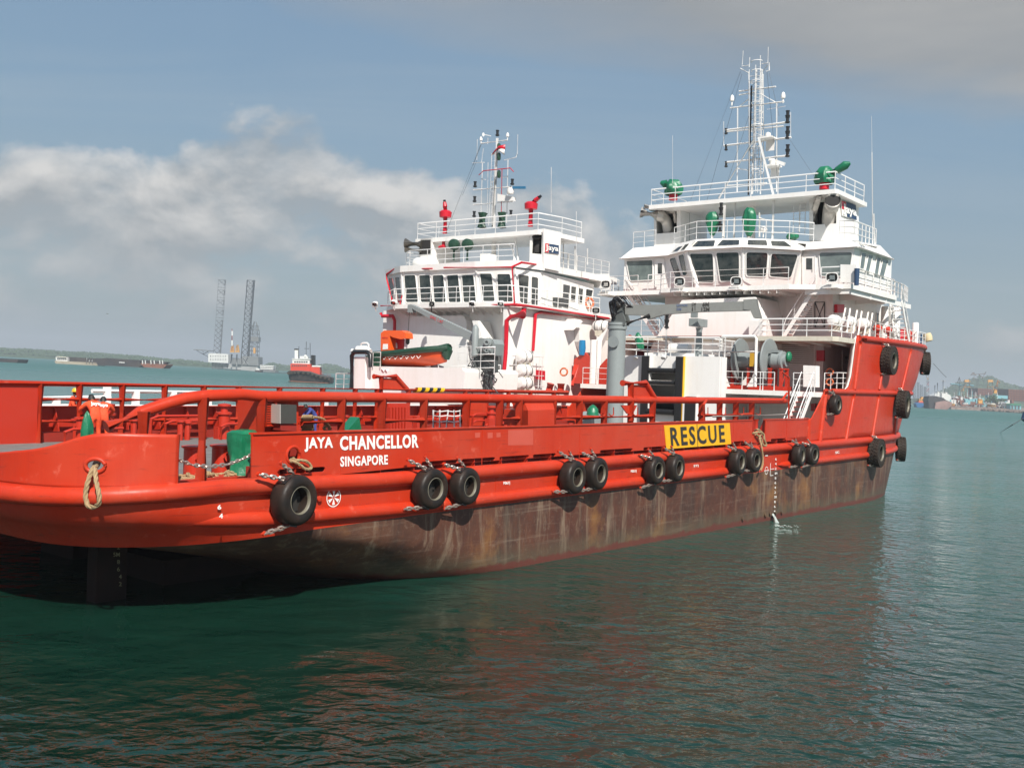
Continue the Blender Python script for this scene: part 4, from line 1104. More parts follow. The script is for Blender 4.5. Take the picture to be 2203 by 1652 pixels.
def navlight(par, c, k=2, r_=.14, m=BLKP):
    prof = [(r_ * .7, -.05)]
    for i in range(k): z = i * .42; prof += [(r_ * 1.2, z), (r_ * 1.2, z + .05), (r_ * .75, z + .07), (r_ * .75, z + .28), (r_, z + .30), (r_, z + .36)]
    return part('navigation_light', MB().lathe(prof, c, UP, 10), m, par)
for x, y in ((1694, 258), (1694, 292), (1694, 331)): navlight(A, P(x, y + 6, s=SM), 2)
for x, y in ((1562, 285), (1562, 320), (1562, 356)): navlight(A, P(x, y + 3, s=SM), 1, .10)
# radars
for x, y, L in ((1652, 296, 0), (1662, 356, 1)):
    c = P(x, y, s=SM - .5); o = part('radar_bracket', MB().box(c.x - .4, c.x + .5, c.y - .45, c.y + .45, c.z - .1, c.z).slab([(c.x + .4, c.y - .3, c.z - .1), (c.x + .4, c.y + .3, c.z - .1), (c.x + .4, c.y + .3, c.z - .8), (c.x + .4, c.y - .3, c.z - .8)], (.05, 0, 0)), WHT, A)
    if L: part('radar_scanner', MB().bar(P(1655, 343, s=SM - .5), P(1688, 354, s=SM - .5), .16, .22), WHT, A); part('radar_motor', MB().lathe([(.22, 0), (.24, .3), (.12, .42)], c, UP, 12), WHT, A)
    else: part('radar_dome', MB().lathe([(.16, 0), (.2, .1), (.17, .28), (.01, .36)], c, UP, 14), WHT, A)
mastpx(A, SM, [[(1590, 205), (1625, 199), .05], [(1650, 236), (1690, 229), .02]], name='mast_spar')
# rigging wires
mb = MB()
for a, b in (((1593, 155), (1486, 430)), ((1596, 160), (1520, 435)), ((1611, 250), (1556, 420)), ((1650, 155), (1672, 380)), ((1700, 302), (1762, 396)), ((1655, 158), (1676, 250))):
    mb.tube([P(*a, s=SM), P(*b, s=SM - 1.5)], .010, 4)
part('rigging_wires', mb, DGREY, A, kind='stuff')
mastpx(A, 55.1, [[(1447, 395), (1447, 292), .012]], name='whip_antenna'); q = P(1877, 500, w=1.2)
part('whip_antenna', MB().tube([P(1878, 528, w=1.0), P(1876, 328, w=1.0)], .028, 6).tube([P(1876, 328, w=1.0), P(1875, 250, w=1.0)], .010, 4), WHT2, A)
part('whip_antenna', MB().tube([P(1882, 530, w=.9), P(1880, 460, w=.9)], .04, 6), WHT2, A)
# lamps under the monkey island
for x, y in ((1549, 498), (1551, 462)): navlight(A, P(x, y, s=54.6), 2, .13)
part('light_column', MB().tube([P(1556, 515, s=54.7), P(1559, 442, s=54.7)], .10, 8), WHT, A)
q = P(1642, 505, s=54.8); part('satellite_dome', MB().lathe([(.04, -.2), (.04, .15), (.22, .2), (.26, .32), (.2, .45), (.05, .52)], q, UP, 12), WHT, A)
part('davit_arm', MB().tube([P(1634, 470, s=55.5), P(1662, 476, s=55.5)], .06, 6).tube([P(1634, 510, s=55.5), P(1634, 455, s=55.5)], .06, 6).tube([P(1660, 500, s=55.5), P(1690, 500, s=55.5)], .03, 6), WHT, A)

# goal-post frame, reel, ladders on the forecastle deck
fz = 6.36
g = lambda x, y, s=49.3: P(x, y, s=s)
part('gantry_frame', MB().tube([g(1552, 832), g(1552, 728), g(1555, 724), g(1624, 724), g(1627, 728), g(1625, 832)], .085, 8).tube([g(1553, 757), g(1625, 757)], .075, 8), WHT, A)
part('gantry_gusset', MB().slab([g(1553, 790), g(1562, 810), g(1570, 832), g(1553, 832)], (.05, 0, 0)).slab([g(1625, 790), g(1618, 812), g(1606, 832), g(1625, 832)], (.05, 0, 0)), WHT, A, smooth=None)
RL = part('storage_reel', MB().lathe([(.52, 0), (.52, P(1593, 775, s=50.5).y - P(1655, 775, s=50.5).y)], (50.6, P(1655, 775, s=50.5).y, 8.15), (0, 1, 0), 22), GREY, A)
for x_ in (1593, 1655):
    y = P(x_, 775, s=50.6).y; part('reel_flange', MB().lathe([(.5, -.03), (1.28, -.05), (1.30, 0), (1.28, .05), (.5, .03)], (50.6, y, 8.15), (0, 1, 0), 36), GREY, RL)
y = P(1655, 775, s=50.6).y
part('reel_motor', MB().lathe([(.3, 0), (.55, -.3), (.5, -.75), (.55, -.78), (.55, -.92), (.36, -.95), (.36, -1.1)], (50.6, y, 8.15), (0, 1, 0), 20).box(50.2, 50.9, y - .7, y - .2, 8.6, 8.75), GREY, RL)
part('reel_band', MB().slab([(49.95, y + .55, 7.75), (49.95, y + .95, 7.75), (49.95, y + .95, 8.55), (49.95, y + .55, 8.55)], (-.02, 0, 0)), mat('warning_stripe', (.5, .28, .02), .5), RL)
for y_ in (y - .95, y - .25, y + 1.1, y + 2.15):
    part('reel_stand', MB().box(50.1, 50.25, y_ - .08, y_ + .08, fz, 7.6).box(50.95, 51.1, y_ - .08, y_ + .08, fz, 7.6).box(50.05, 51.15, y_ - .1, y_ + .1, 7.6, 7.68).slab([(50.2, y_, fz), (51, y_, 7.5), (51, y_, 7.6), (50.1, y_, fz)], (0, .04, 0)), RED2, A, smooth=None)
part('reel_bed', MB().box(50.0, 51.3, y - 1.2, y + 2.5, fz, fz + .25), RED2, A, smooth=None)
rail(A, [(49.1, .3, fz), (49.1, 1.55, fz)], 1.05, 3, 1.2)
rail(A, [(49.1, 2.7, fz), (49.1, wr - 1.1, fz)], 1.05, 3, 1.25)
rail(A, [(49.1, 3.4, fz), (49.1, 6.0, fz)], 1.05, 3, 1.2)
rail(A, [P(1773, 838, w=.5), P(1800, 836, w=.5), P(1826, 836, w=.5)], .95, 3, 1.2)
part('steel_locker', MB().slab(pxpoly([(1728, 832), (1755, 833), (1755, 787), (1728, 786)], s=50.3), (.6, 0, 0)), WHT, A, smooth=None)
for x_ in (1772, 1777): pass
# boat deck rail
rail(A, [(53.0, wr + .3, 9.64), (51.6, wr + .2, 9.64), (51.6, .35, 9.64), (54.5, .2, 9.64)], 1.05, 3, 1.45)
rail(A, [(51.6, 15.9, 9.64), (51.6, 11.8, 9.64)], 1.05, 3, 1.4)
# cradle poles beside the rafts
for x0, y0, x1_, y1_ in ((1808, 712, 1819, 663), (1822, 716, 1829, 664), (1835, 718, 1844, 668), (1846, 722, 1854, 670), (1859, 724, 1868, 672), (1869, 728, 1877, 674)):
    part('raft_cradle_post', MB().tube([P(x0, y0, w=.5), P(x1_, y1_, w=.7)], .05, 8), WHT, A)
# bow edge rail and vents
bw = [P(1872, 727, w=.25), P(1893, 733, w=.35), P(1925, 740, w=.5), P(1955, 743, w=.8), P(1978, 746, w=1.1), P(1990, 748, w=1.4)]
rail(A, bw, 1.1, 3, 1.3)
for x_, y_ in ((1888, 706), (1909, 710)):
    c = P(x_, y_, w=1.0); part('mushroom_vent', MB().lathe([(.13, -1.3), (.13, -.2), (.32, -.15), (.33, .05), (.2, .2), (.02, .24)], c, UP, 12), RED2, A)
for x_, y_, r_, h in ((1902, 722, .26, 1.9), (1922, 728, .42, 2.1), (1968, 735, .25, 1.3)):
    c = P(x_, y_, w=1.2); part('vent_post', MB().lathe([(r_, -.7), (r_, h), (r_ * .8, h + .1)], c, UP, 12), WHT, A)
for x_, y_, m_ in ((1944, 727, RED2), (1932, 730, CRIM), (1952, 732, RED2), (1973, 737, NAVY)):
    c = P(x_, y_, w=1.6); part('deck_winch', MB().lathe([(.35, -.8), (.35, .6), (.2, .7)], c, UP, 12), m_, A)
c = PH(1993, 735); part('bow_pad', MB().lathe([(.3, -.3), (.35, 0), (.3, .3)], P(1996, 726, w=1.6), (0, .3, 1), 10), mat('cream_rope_fender', (.55, .45, .28), .8), A)
# stairways
tl, tr = P(1720, 843, s=49.0), P(1746, 843, s=49.0)
stair(A, (46.9, tl.y + .1, 3.6), (46.9, tr.y + .1, 3.6), (49.0, tl.y, 6.3), (49.0, tr.y, 6.3), 9, tm=RED2)
b0, t0 = P(1683, 722, s=53.9), P(1752, 622, s=53.9)
stair(A, (54.9, b0.y, 9.64), (54.0, b0.y, 9.64), (54.9, t0.y, 12.75), (54.0, t0.y, 12.75), 10)
b0, t0 = P(1417, 722, s=54.6), P(1352, 630, s=54.6)
stair(A, (55.4, b0.y, 9.64), (54.5, b0.y, 9.64), (55.4, t0.y, 12.75), (54.5, t0.y, 12.75), 10)
stair(A, P(1928, 738, w=.7), P(1957, 742, w=.15), P(1915, 655, w=.9), P(1940, 648, w=.15), 9)
rail(A, [P(1918, 636, w=.1), P(1945, 645, w=.2), P(1952, 650, w=.6)], 1.0, 3, .8)

# provision crane --------------------------------------------------
CS = 43.0; cb = P(1322, 880, s=CS)
CRN = part('deck_crane', MB().lathe([(.52, 3.6), (.50, 9.55), (.56, 9.57), (.56, 9.75), (.50, 9.77), (.56, 9.8), (.56, 9.95)], (CS, P(1325, 790, s=CS).y, 0), UP, 24), GREY, A, 'grey pedestal crane with folded boom')
cy = P(1325, 790, s=CS).y
h0 = [P(x, y, s=CS - .25) for x, y in ((1313, 700), (1342, 700), (1345, 690), (1338, 668), (1342, 655), (1330, 650), (1320, 660))]
part('slewing_bracket', MB().slab(h0, (.12, 0, 0)).slab([p_ + Vector((.45, 0, 0)) for p_ in h0], (.12, 0, 0)), mat('crane_grey', (.11, .12, .115), .5, var=.3, scale=3), CRN, smooth=None)
def bpt(x, y):   # boom plane: from s=43 at x=1340 to s=49 at x=1630
    return PP(x, y, (CS, cy, 10), (-.79, -.61, 0)) if False else P(x, y, s=lerp(CS, 47.5, (x - 1335) / 295))
b1 = [bpt(x, y) for x, y in ((1344, 656), (1400, 656), (1610, 648), (1611, 668), (1500, 671), (1430, 676), (1393, 687), (1388, 679), (1345, 677))]
BOOMG = mat('boom_grey_paint', (.145, .150, .142), .55, var=.3, scale=2)
part('boom', MB().slab(b1, (.42, .1, 0)), BOOMG, CRN, smooth=None)
b2 = [bpt(x, y) for x, y in ((1600, 645), (1627, 643), (1630, 660), (1637, 684), (1622, 684), (1615, 668), (1600, 666))]
part('boom_tip', MB().slab([p_ + Vector((-.05, 0, 0)) for p_ in b2], (.52, .12, 0)), BOOMG, CRN, smooth=None)
part('lift_cylinder', MB().tube([bpt(1345, 697), bpt(1398, 679)], .13, 12), BLACK, CRN)
mb = MB()
for k in range(7):
    a = random.uniform(-.3, .3); pts = [P(1318 + k * 2, 690 - k * 3, s=CS - .4 - a)] + [P(1313 + random.uniform(0, 30), 650 + random.uniform(-10, 12), s=CS - .5 + a) for _ in range(4)] + [P(1350 + k * 2, 662, s=CS - .3)]
    mb.tube(arc3(Vector(pts[0]), Vector(pts[1]) + Vector((0, .4, .4)), Vector(pts[2])) + arc3(Vector(pts[2]), Vector(pts[3]) + Vector((0, 0, .5)), Vector(pts[5])), .035, 6)
part('hydraulic_hoses', mb, BLKP, CRN)
mb = MB().ball(P(1330, 655, s=CS - .1), .42, 12, 8, (1, 1, .8))
part('hose_reel', mb, BLACK, CRN)
part('inspection_cover', MB().lathe([(.34, 0), (.34, .05)], P(1320, 735, s=CS - .55), (-1, -.1, 0), 20), GREY, CRN)
e = lambda x, y: bpt(x, y) + Vector((-.03, 0, 0))
for t, x0, y0, x1_, y1_ in (('6M', 1512, 668 - 9, 1526, 650), ('12M', 1510, 669, 1527, 661), ('T', 1494, 668, 1498, 652), ('5.5', 1489, 659, 1493, 651), ('8', 1489, 669, 1492, 661)):
    lettering('boom_lettering', t, INK, CRN, e(x0, y0), e(x1_, y0), e(x0, y1_), bold=.02, lift=.012)
lettering('boom_lettering', 'NORTH PACIFIC\nCRANE', mat('blue_print', (.05, .09, .22), .5), CRN, e(1456, 668), e(1480, 667), e(1456, 655), lift=.012)
# boom rest
rz = P(1499, 668, s=47.2); part('boom_rest', MB().lathe([(.34, 8.18), (.19, 8.7), (.17, rz.z - 1.2), (.22, rz.z - 1.0)], (47.5, rz.y - .05, 0), UP, 14).box(46.75, 48.0, rz.y - .32, rz.y + .26, rz.z - .95, rz.z - .5).box(46.75, 46.9, rz.y - .25, rz.y + .15, rz.z - .45, rz.z + .3), GREY, A)
part('winch_bed', MB().box(47.2, 50.0, rz.y + .0, rz.y + 3.5, 8.185, 8.4, .1).lathe([(.3, 0), (.3, 1.3)], (48, rz.y + .8, 8.7), (0, 1, 0), 14), WHT, A)
# signal lamp pole at the winch house roof
q = P(1432, 765, s=46.4); part('light_column', MB().tube([q, q + Vector((0, 0, 1.6))], .06, 8), WHT, A)
navlight(A, q + Vector((0, 0, 1.65)), 2, .13)
# ================================================================== ship B: white supply vessel alongside, beyond the red one
B = thing('supply_vessel', 'white supply vessel with red fire pipes moored behind the red one, left wheelhouse in view', 'ship', (40, 24, 0))
def bpart(name, mb, m=WHT, label=None, par=B, smooth=40, **k): return part(name, mb, m, par, label, smooth=smooth, **k)
# hull, mostly hidden: full sides, raised bow
mb = MB(); prof = [(8, 3), (10, .6), (14, 0), (52, 0), (60, .9), (66, 3), (70, 6.4), (70.5, 6.6)]
rows = []
for z, k in ((-1.5, 1.0), (1.5, .3), (4.0, 0)): rows.append([(s, 17.0 + w + k * .3, z) for s, w in prof] + [(s, 30.2 - w - k * .3, z) for s, w in reversed(prof)])
bpart('hull', mb.grid(rows, close=True).face(*[(s, w, 3.7) for s, w in [(p_[0], p_[1]) for p_ in rows[2]]]), RED2, smooth=None)
zc_ = 5.46
bpart('crash_rail', MB().tube([(15.6, 17.75, zc_), (44, 17.75, zc_)], .09, 10), WHT2)
bpart('crash_rail', MB().tube([(9, 17.75, 4.82), (44, 17.75, 4.82)], .15, 10), WHT2)
bpart('crash_rail', MB().tube([(9, 17.75, 5.18), (16.4, 17.75, 5.18)], .13, 10), WHT2)
for x in (121, 230, 292, 372, 448, 540, 622, 700):
    q = P(x, 856, w=17.75); bpart('crash_rail_post', MB().box(q.x - .13, q.x + .13, 17.65, 17.85, 3.8, 5.2 if x == 121 else zc_ + .2 if x == 230 else zc_), WHT2)
a, b = P(444, 843, w=17.7).x, P(542, 843, w=17.7).x
for k in range(9):
    bpart('warning_band', MB().box(lerp(a, b, k / 9), lerp(a, b, (k + .96) / 9), 17.58, 17.66, zc_ - .12, zc_ + .14), (YEL, BLKP)[k % 2])
bpart('warning_board', MB().slab(pxpoly([(444, 881), (449, 881), (449, 846), (444, 846)], w=17.62), (0, .05, 0)), YEL)
bpart('bulwark', MB().box(9, 44, 17.9, 17.97, 3.7, 4.6), CREAM)
# body
SB = 44.4
bw0, bw1 = P(1085, 700, s=SB).y, P(824, 700, s=SB).y
bpart('deckhouse', MB().box(SB, 56, bw0, bw1, 3.8, 11.0), WHT, smooth=None)
bpart('side_casing', MB().box(42.95, 56, 17.7, 18.0, 3.8, 10.99), WHT, smooth=None)
casing = [P(x, y, s=SB - .55) for x, y in ((884, 681), (997, 679), (1003, 690), (1012, 835), (866, 835))]
bpart('engine_casing', MB().slab(casing, (.5, 0, 0)), WHT, smooth=None)
st = [P(x, y, s=SB - 1.4) for x, y in ((1016, 690), (1028, 690), (1068, 836), (1050, 836))]
bpart('slanted_brace', MB().slab(st, (1.2, 0, 0)), WHT, smooth=None)
pxwin(B, [(1034, 715), (1046, 715), (1047, 693), (1035, 692)], (SB, 0, 0), AFT, fw=.05)
bpart('bridge_deck', MB().prism([(42.9, 17.6), (42.7, 19.5), (42.9, 27.5), (44.4, 29.6), (56, 29.6), (56, 17.3), (44.2, 17.3)], 11.0, 11.28), WHT, smooth=None)
for k in range(16):
    y = 18.2 + k * .62; bpart('deck_bracket', MB().slab([(43.0, y, 10.997), (SB, y, 10.997), (SB, y, 10.6)], (0, .02, 0)), WHT)
# wheelhouse
T = [P(833, 590, s=45.6), P(864, 581, s=44.1), P(1024, 576, s=43.9), P(1108, 577, s=44.3), P(1166, 585, s=46.6), P(1278, 612, w=18.3)]
Bo = [(840, 661), (868, 660), (1030, 657), (1108, 658), (1164, 670), (1272, 690)]
tpx = [(833, 590), (864, 581), (1024, 576), (1108, 577), (1166, 585), (1278, 612)]
wins = {0: ([(841, 652), (852, 651), (847, 598), (837, 599)], [(855, 652), (866, 651), (861, 596), (851, 597)]),
        1: tuple([(a + (4 if i else 4), 650), (b + 6, 650), (b, 592), (a, 593)] for i, (a, b) in enumerate(((870, 894), (902, 925), (931, 954), (962, 986), (994, 1019)))),
        2: ([(1040, 648), (1065, 648), (1058, 589), (1033, 589)], [(1073, 649), (1104, 649), (1098, 590), (1070, 590)]),
        3: ([(1118, 650), (1134, 655), (1137, 594), (1114, 590)], [(1142, 661), (1156, 662), (1157, 598), (1143, 595)]), 4: ()}
fl = []
for i in range(5):
    a, b = T[i], T[i + 1]; e = (b - a).normalized(); nn = Vector((e.y, -e.x, 0)).normalized()
    if nn.dot(Vector((-1, -.4, 0))) < 0: nn = -nn
    n = (nn + Vector((0, 0, -.07 if i < 4 else 0))).normalized()
    a2 = a; b2 = PP(*tpx[i + 1], a, n); c2 = PP(*Bo[i + 1], a, n); d2 = PP(*Bo[i], a, n)
    bpart('wheelhouse_wall', MB().slab([a2, b2, c2, d2], -n * .2), WHT, smooth=None)
    if i < 4: bpart('corner_post', MB().bar(b2, c2, .1, .1), WHT)
    for px in wins[i]: pxwin(B, px, a, n, fw=.05, t=.05, rnd=.12)
    if i == 4:
        bpart('dark_door', MB().slab([PP(x, y, a, n) for x, y in ((1210, 660), (1222, 663), (1225, 615), (1212, 612))], n * .05), DGREY)
        bpart('dark_panel', MB().slab([PP(x, y, a, n) for x, y in ((1189, 657), (1205, 660), (1205, 640), (1189, 640))], n * .3), DGREY)
        for px in ([(1227, 646), (1237, 648), (1239, 618), (1228, 616)], [(1243, 650), (1252, 652), (1254, 622), (1244, 620)], [(1259, 640), (1272, 642), (1275, 625), (1260, 622)]): pxwin(B, px, a, n, fw=.04, rnd=.08)
core = [T[0] + Vector((.4, -.3, 0)), T[1] + Vector((.4, -.2, 0)), T[2] + Vector((.4, 0, 0)), T[3] + Vector((.5, .3, 0)), T[4] + Vector((.3, .4, 0)), (56, 18.9, 13.5), (56, 29, 13.5)]
rz_ = 13.62
ro = [(T[0] + Vector((-.1, .1, 0))), T[1] + Vector((-.15, 0, 0)), T[2] + Vector((-.15, 0, 0)), T[3] + Vector((-.1, -.1, 0)), T[4] + Vector((0, -.15, 0)), Vector((56, 17.9, 0)), Vector((56, 29.6, 0))]
bpart('wheelhouse_roof', MB().prism([(p_[0], p_[1]) for p_ in ro], rz_, rz_ + .42), WHT, smooth=None)
bpart('wheelhouse_core', MB().prism([(p_[0] + .5, p_[1]) for p_ in core], 11.28, rz_), PIPE, smooth=None) if False else None
rail(B, [(44.4, 29.5, 11.28), (42.95, 27.5, 11.28), (42.75, 19.5, 11.28), (42.95, 17.7, 11.28), (44.2, 17.4, 11.28), (53, 17.4, 11.28)], 1.05, 3, 1.2)
RT = rz_ + .42
rail(B, [(48, 29.0, RT), P(860, 583, s=45.4) * 1.0, P(1126, 568, s=45.2), P(1155, 570, s=46)][1:], 1.1, 3, 1.45) if False else None
rail(B, [(50, 28.6, RT), (45.2, 28.6, RT), (44.5, 27.6, RT), (44.4, 21, RT), (44.6, 18.6, RT)], 1.1, 3, 1.5)
rail(B, [(48.9, 18.0, RT), (55, 18.0, RT), (55.5, 18.3, RT)], 1.05, 3, 1.1)
# fire lines
def pipe(px, r_, name='fire_line', m=CRIM, s=None, w=None):
    q = [P(x, y, s=(s[i] if hasattr(s, '__len__') else s), w=(w[i] if hasattr(w, '__len__') else w)) for i, (x, y) in enumerate(px)]
    return bpart(name, MB().tube(q, r_, 8), m)
zt = rz_ + .5
bpart('fire_line', MB().tube([P(847, 660, s=44.6), P(832, 600, s=45.2), P(832, 590, s=45.2), P(848, 579, s=44.6), P(930, 578, s=43.7)], .05, 8), CRIM)
bpart('fire_line', MB().tube([P(955, 576, s=43.6), P(1100, 575, s=43.7), P(1122, 565, s=44.0), P(1160, 570, w=17.9), P(1266, 601, w=17.9)], .06, 8), CRIM)
bpart('fire_line', MB().tube([P(1102, 576, s=43.6), P(1107, 655, s=43.3)], .05, 8), CRIM)
bpart('fire_line', MB().tube([P(819, 658, s=43), P(860, 657, s=43), P(865, 635, s=43)], .045, 8), CRIM)
bpart('fire_line', MB().tube([P(1010, 656, s=42.8), P(1110, 656, s=42.9), P(1135, 658, w=17.3), P(1310, 685, w=17.3)], .07, 8), CRIM)
bpart('fire_line', MB().tube([P(1128, 664, w=17.5), P(1124, 678, s=42.8), P(1100, 681, s=42.75), P(1090, 690, s=42.75), P(1088, 760, s=42.75), P(1080, 845, s=42.75)], .13, 12), CRIM)
bpart('fire_line', MB().tube([P(1300, 690, w=17.55), P(1165, 672, w=17.55), P(1152, 676, w=17.55), P(1147, 755, w=17.55)], .09, 8), CRIM)
bpart('fire_line', MB().tube([P(819, 674, s=44), P(822, 680, s=44), P(845, 680, s=44), P(849, 690, s=44), P(848, 760, s=44)], .11, 8), CRIM)
# funnels and monkey island
def bpx(l, s): return [P(x, y, s=s) for x, y in l]
f = bpx([(1139, 578), (1170, 582), (1170, 492), (1140, 496)], 46.4); h = bpx([(1143, 545), (1165, 547), (1166, 500), (1146, 502)], 46.4)
bpart('funnel_casing', MB().holed([(p_.y, p_.z) for p_ in f], [[(p_.y, p_.z) for p_ in h]], lambda u, v: (46.4, u, v), (.1, 0, 0)), WHT, smooth=None)
fy = f[1].y; bpart('funnel_casing', MB().slab([P(1170, 577, w=fy), P(1204, 584, w=fy), P(1207, 500, w=fy), P(1170, 492, w=fy)], (0, .06, 0)), WHT, smooth=None)
bpart('funnel_lining', MB().box(47.6, 47.7, fy + .1, f[0].y, 14.1, 16.2).box(46.5, 49, f[0].y - .05, f[0].y, 14.1, 16.0), PIPE, smooth=None)
bpart('exhaust_pipe', MB().tube([P(1156, 507, s=46.6), P(1158, 525, s=47), P(1157, 545, s=47)], .36, 14), PIPE)
qs = [P(x, y, w=fy - .05) for x, y in ((1172, 543), (1202, 547), (1202, 528), (1173, 523))]
o = bpart('name_board', MB().slab(qs, (0, .04, 0)), LETW, smooth=None)
up_ = Vector((0, -.012, 0))
part('board_field', MB().slab([qs[0].lerp(qs[1], .28) + up_, qs[1] + up_, qs[2] + up_, qs[3].lerp(qs[2], .28) + up_], (0, .005, 0)), NAVY, o, smooth=None)
part('board_emblem', MB().slab([qs[0] + up_, qs[0].lerp(qs[1], .26) + up_, qs[3].lerp(qs[2], .26) + up_, qs[3] + up_], (0, .005, 0)), CRIM, o, smooth=None)
lettering('board_lettering', 'Jaya', LETW, o, qs[0].lerp(qs[3], .12).lerp(qs[1].lerp(qs[2], .12), .04), qs[0].lerp(qs[3], .12).lerp(qs[1].lerp(qs[2], .12), .96), qs[0].lerp(qs[3], .88), bold=.02, lift=.02)
f = bpx([(897, 578), (930, 575), (930, 512), (905, 514)], 46.2); bpart('funnel_casing', MB().slab(f, (3, 0, 0)), WHT, smooth=None)
bpart('funnel_opening', MB().slab(bpx([(902, 548), (926, 546), (926, 516), (906, 517)], 46.15), (.02, 0, 0)), PIPE)
for x, y, r_ in ((872, 524, .30), (872, 537, .18)):
    bpart('exhaust_pipe', MB().tube([P(x, y, s=45.6), P(x + 35, y + 2, s=46.1)], [r_ * 1.25, r_], 12), mat('scorched_steel', (.22, .2, .17), .4, metal=.8))
m0, m1 = P(894, 512, s=46.2), P(1158, 497, s=46.2); mzb = (m0.z + m1.z) / 2
bpart('monkey_island', MB().prism([(46.2, m0.y), (46.2, m1.y), (47.5, fy + .02), (51, fy + .02), (51, m0.y)], mzb - .3, mzb), WHT, smooth=None)
rail(B, [(50.8, m0.y - .1, mzb), (46.3, m0.y - .1, mzb), (46.3, m1.y + .1, mzb), (48.5, fy + .15, mzb), (50.8, fy + .15, mzb)], 1.1, 3, 1.8)
bpart('mast_column', MB().lathe([(.17, 14.0), (.17, mzb - .3)], (48.2, P(1063, 520, s=48.2).y, 0), UP, 12), WHT)
bpart('deck_pillar', MB().tube([P(1115, 560, s=47), P(1107, 505, s=47)], .08, 6).tube([P(1070, 525, s=47), P(1100, 527, s=47), P(1108, 560, s=47)], .06, 6), WHT2)
# fire monitors
def monitor(par, c, d, cover=None, k=1.0, m=CRIM):
    c = Vector(c); o = part('fire_monitor', MB().tube([c, c + UP * 1.25 * k], .17 * k, 12).lathe([(.22 * k, 1.1 * k), (.42 * k, 1.15 * k), (.45 * k, 1.5 * k), (.3 * k, 1.62 * k)], c, UP, 14), m, par)
    d = Vector(d); part('nozzle', MB().tube([c + UP * 1.45 * k, c + UP * 1.5 * k + d * .4, c + UP * 1.5 * k + d * .75], [.2 * k, .16 * k, .12 * k], 10), m, o)
    part('nozzle_tip', MB().tube([c + UP * 1.5 * k + d * .73, c + UP * 1.5 * k + d * .9], [.13 * k, .10 * k], 10), BLKP, o)
    return o
monitor(B, P(957, 503, s=46.6), Vector((.1, .25, 1)).normalized())
bpart('fire_line', MB().tube([P(954, 518, s=46.4), P(955, 530, s=46.4), P(945, 533, s=46.4)], .12, 8), CRIM)
monitor(B, P(1141, 488, s=46.6), Vector((.0, -.85, .5)).normalized())
# mast of B
mastpx(B, 47.2, [[(1062, 490), (1070, 298), .10], [(1058, 480), (1059, 390), .04], [(1034, 487), (1038, 352), .035], [(1090, 480), (1093, 344), .035], [(1048, 480), (1050, 350), .02],
                  [(1035, 309), (1092, 302), .04], [(1017, 351), (1042, 350), .03], [(1085, 345), (1110, 339), .03], [(1018, 409), (1102, 402), .045], [(1018, 441), (1104, 434), .045], [(1036, 386), (1045, 387), .03], [(1070, 383), (1093, 381), .03], [(1110, 339), (1113, 330), .03]], name='mast_spar')
mastpx(B, 47.1, [[(1059, 488), (1064, 385), .05]], m=BLKP, name='cable_duct')
mastpx(B, 47.2, [[(1113, 332), (1114, 290)], [(1026, 345), (1027, 300)], [(1186, 458), (1186, 360)], [(1240, 560), (1240, 455)], [(1036, 350), (1040, 320)]], name='whip_antenna', r_=.02)
mastpx(B, 46.9, [[(1078, 480), (1080, 365), .03], [(1030, 377), (1040, 368), (1098, 362), (1105, 370), .03]], m=CRIM, name='fire_line')
ladder(B, P(1055, 485, s=46.9), P(1062, 330, s=46.9), (0, .15, 0), 14)
for x, y in ((1022, 402), (1021, 434), (1020, 466), (1102, 397), (1099, 464)): navlight(B, P(x, y, s=47.2), 1, .12)
navlight(B, P(1070, 292, s=47.2), 1, .12)
for y in (325, 345, 383): bpart('mast_lamp', MB().lathe([(.1, 0), (.13, .1), (.13, .4), (.08, .5)], P(1073, y, s=47), UP, 8), DGREEN)
for x, y in ((1035, 300), (1092, 292)): bpart('dome_antenna', MB().lathe([(.03, -.3), (.03, -.1), (.1, -.08), (.11, .05), (.03, .2)], P(x, y, s=47.2), UP, 8), WHT)
bpart('anemometer', MB().tube([P(1049, 310, s=47.2), P(1050, 297, s=47.2)], .03, 6).bar(P(1042, 290, s=47.2), P(1056, 293, s=47.2), .05, .05).lathe([(.14, 0), (.02, .15)], P(1040, 290, s=47.2), (0, 1, .1), 8), WHT2)
bpart('radar_scanner', MB().bar(P(1103, 404, s=46.6), P(1130, 404, s=46.6), .12, .16), mat('blue_radar', (.03, .15, .28), .4))
bpart('radar_bracket', MB().slab(bpx([(1070, 433), (1104, 432), (1104, 424), (1070, 417)], 46.7), (.3, 0, 0)), WHT, smooth=None)
bpart('radar_dome', MB().lathe([(.2, 0), (.26, .15), (.2, .4), (.02, .45)], P(1098, 418, s=46.6), UP, 10), WHT)
bpart('satellite_dome', MB().tube([P(1212, 590, s=50), P(1212, 522, s=50)], .04, 6).lathe([(.05, 0), (.26, .05), (.28, .18), (.2, .34), (.02, .4)], P(1212, 524, s=50), UP, 12), WHT)
for x, y0, y1 in ((1222, 590, 545), (1237, 580, 530), (1240, 585, 545), (1264, 570, 535)): bpart('aerial_post', MB().tube([P(x, y0, s=50.5), P(x, y1, s=50.5)], .05, 6), WHT2)
mb = MB()
for a, b in (((1034, 312), (960, 500)), ((1026, 345), (995, 420)), ((1036, 310), (1018, 356))): mb.tube([P(*a, s=47.2), P(*b, s=45.5)], .012, 4)
bpart('rigging_wires', mb, DGREY, kind='stuff')
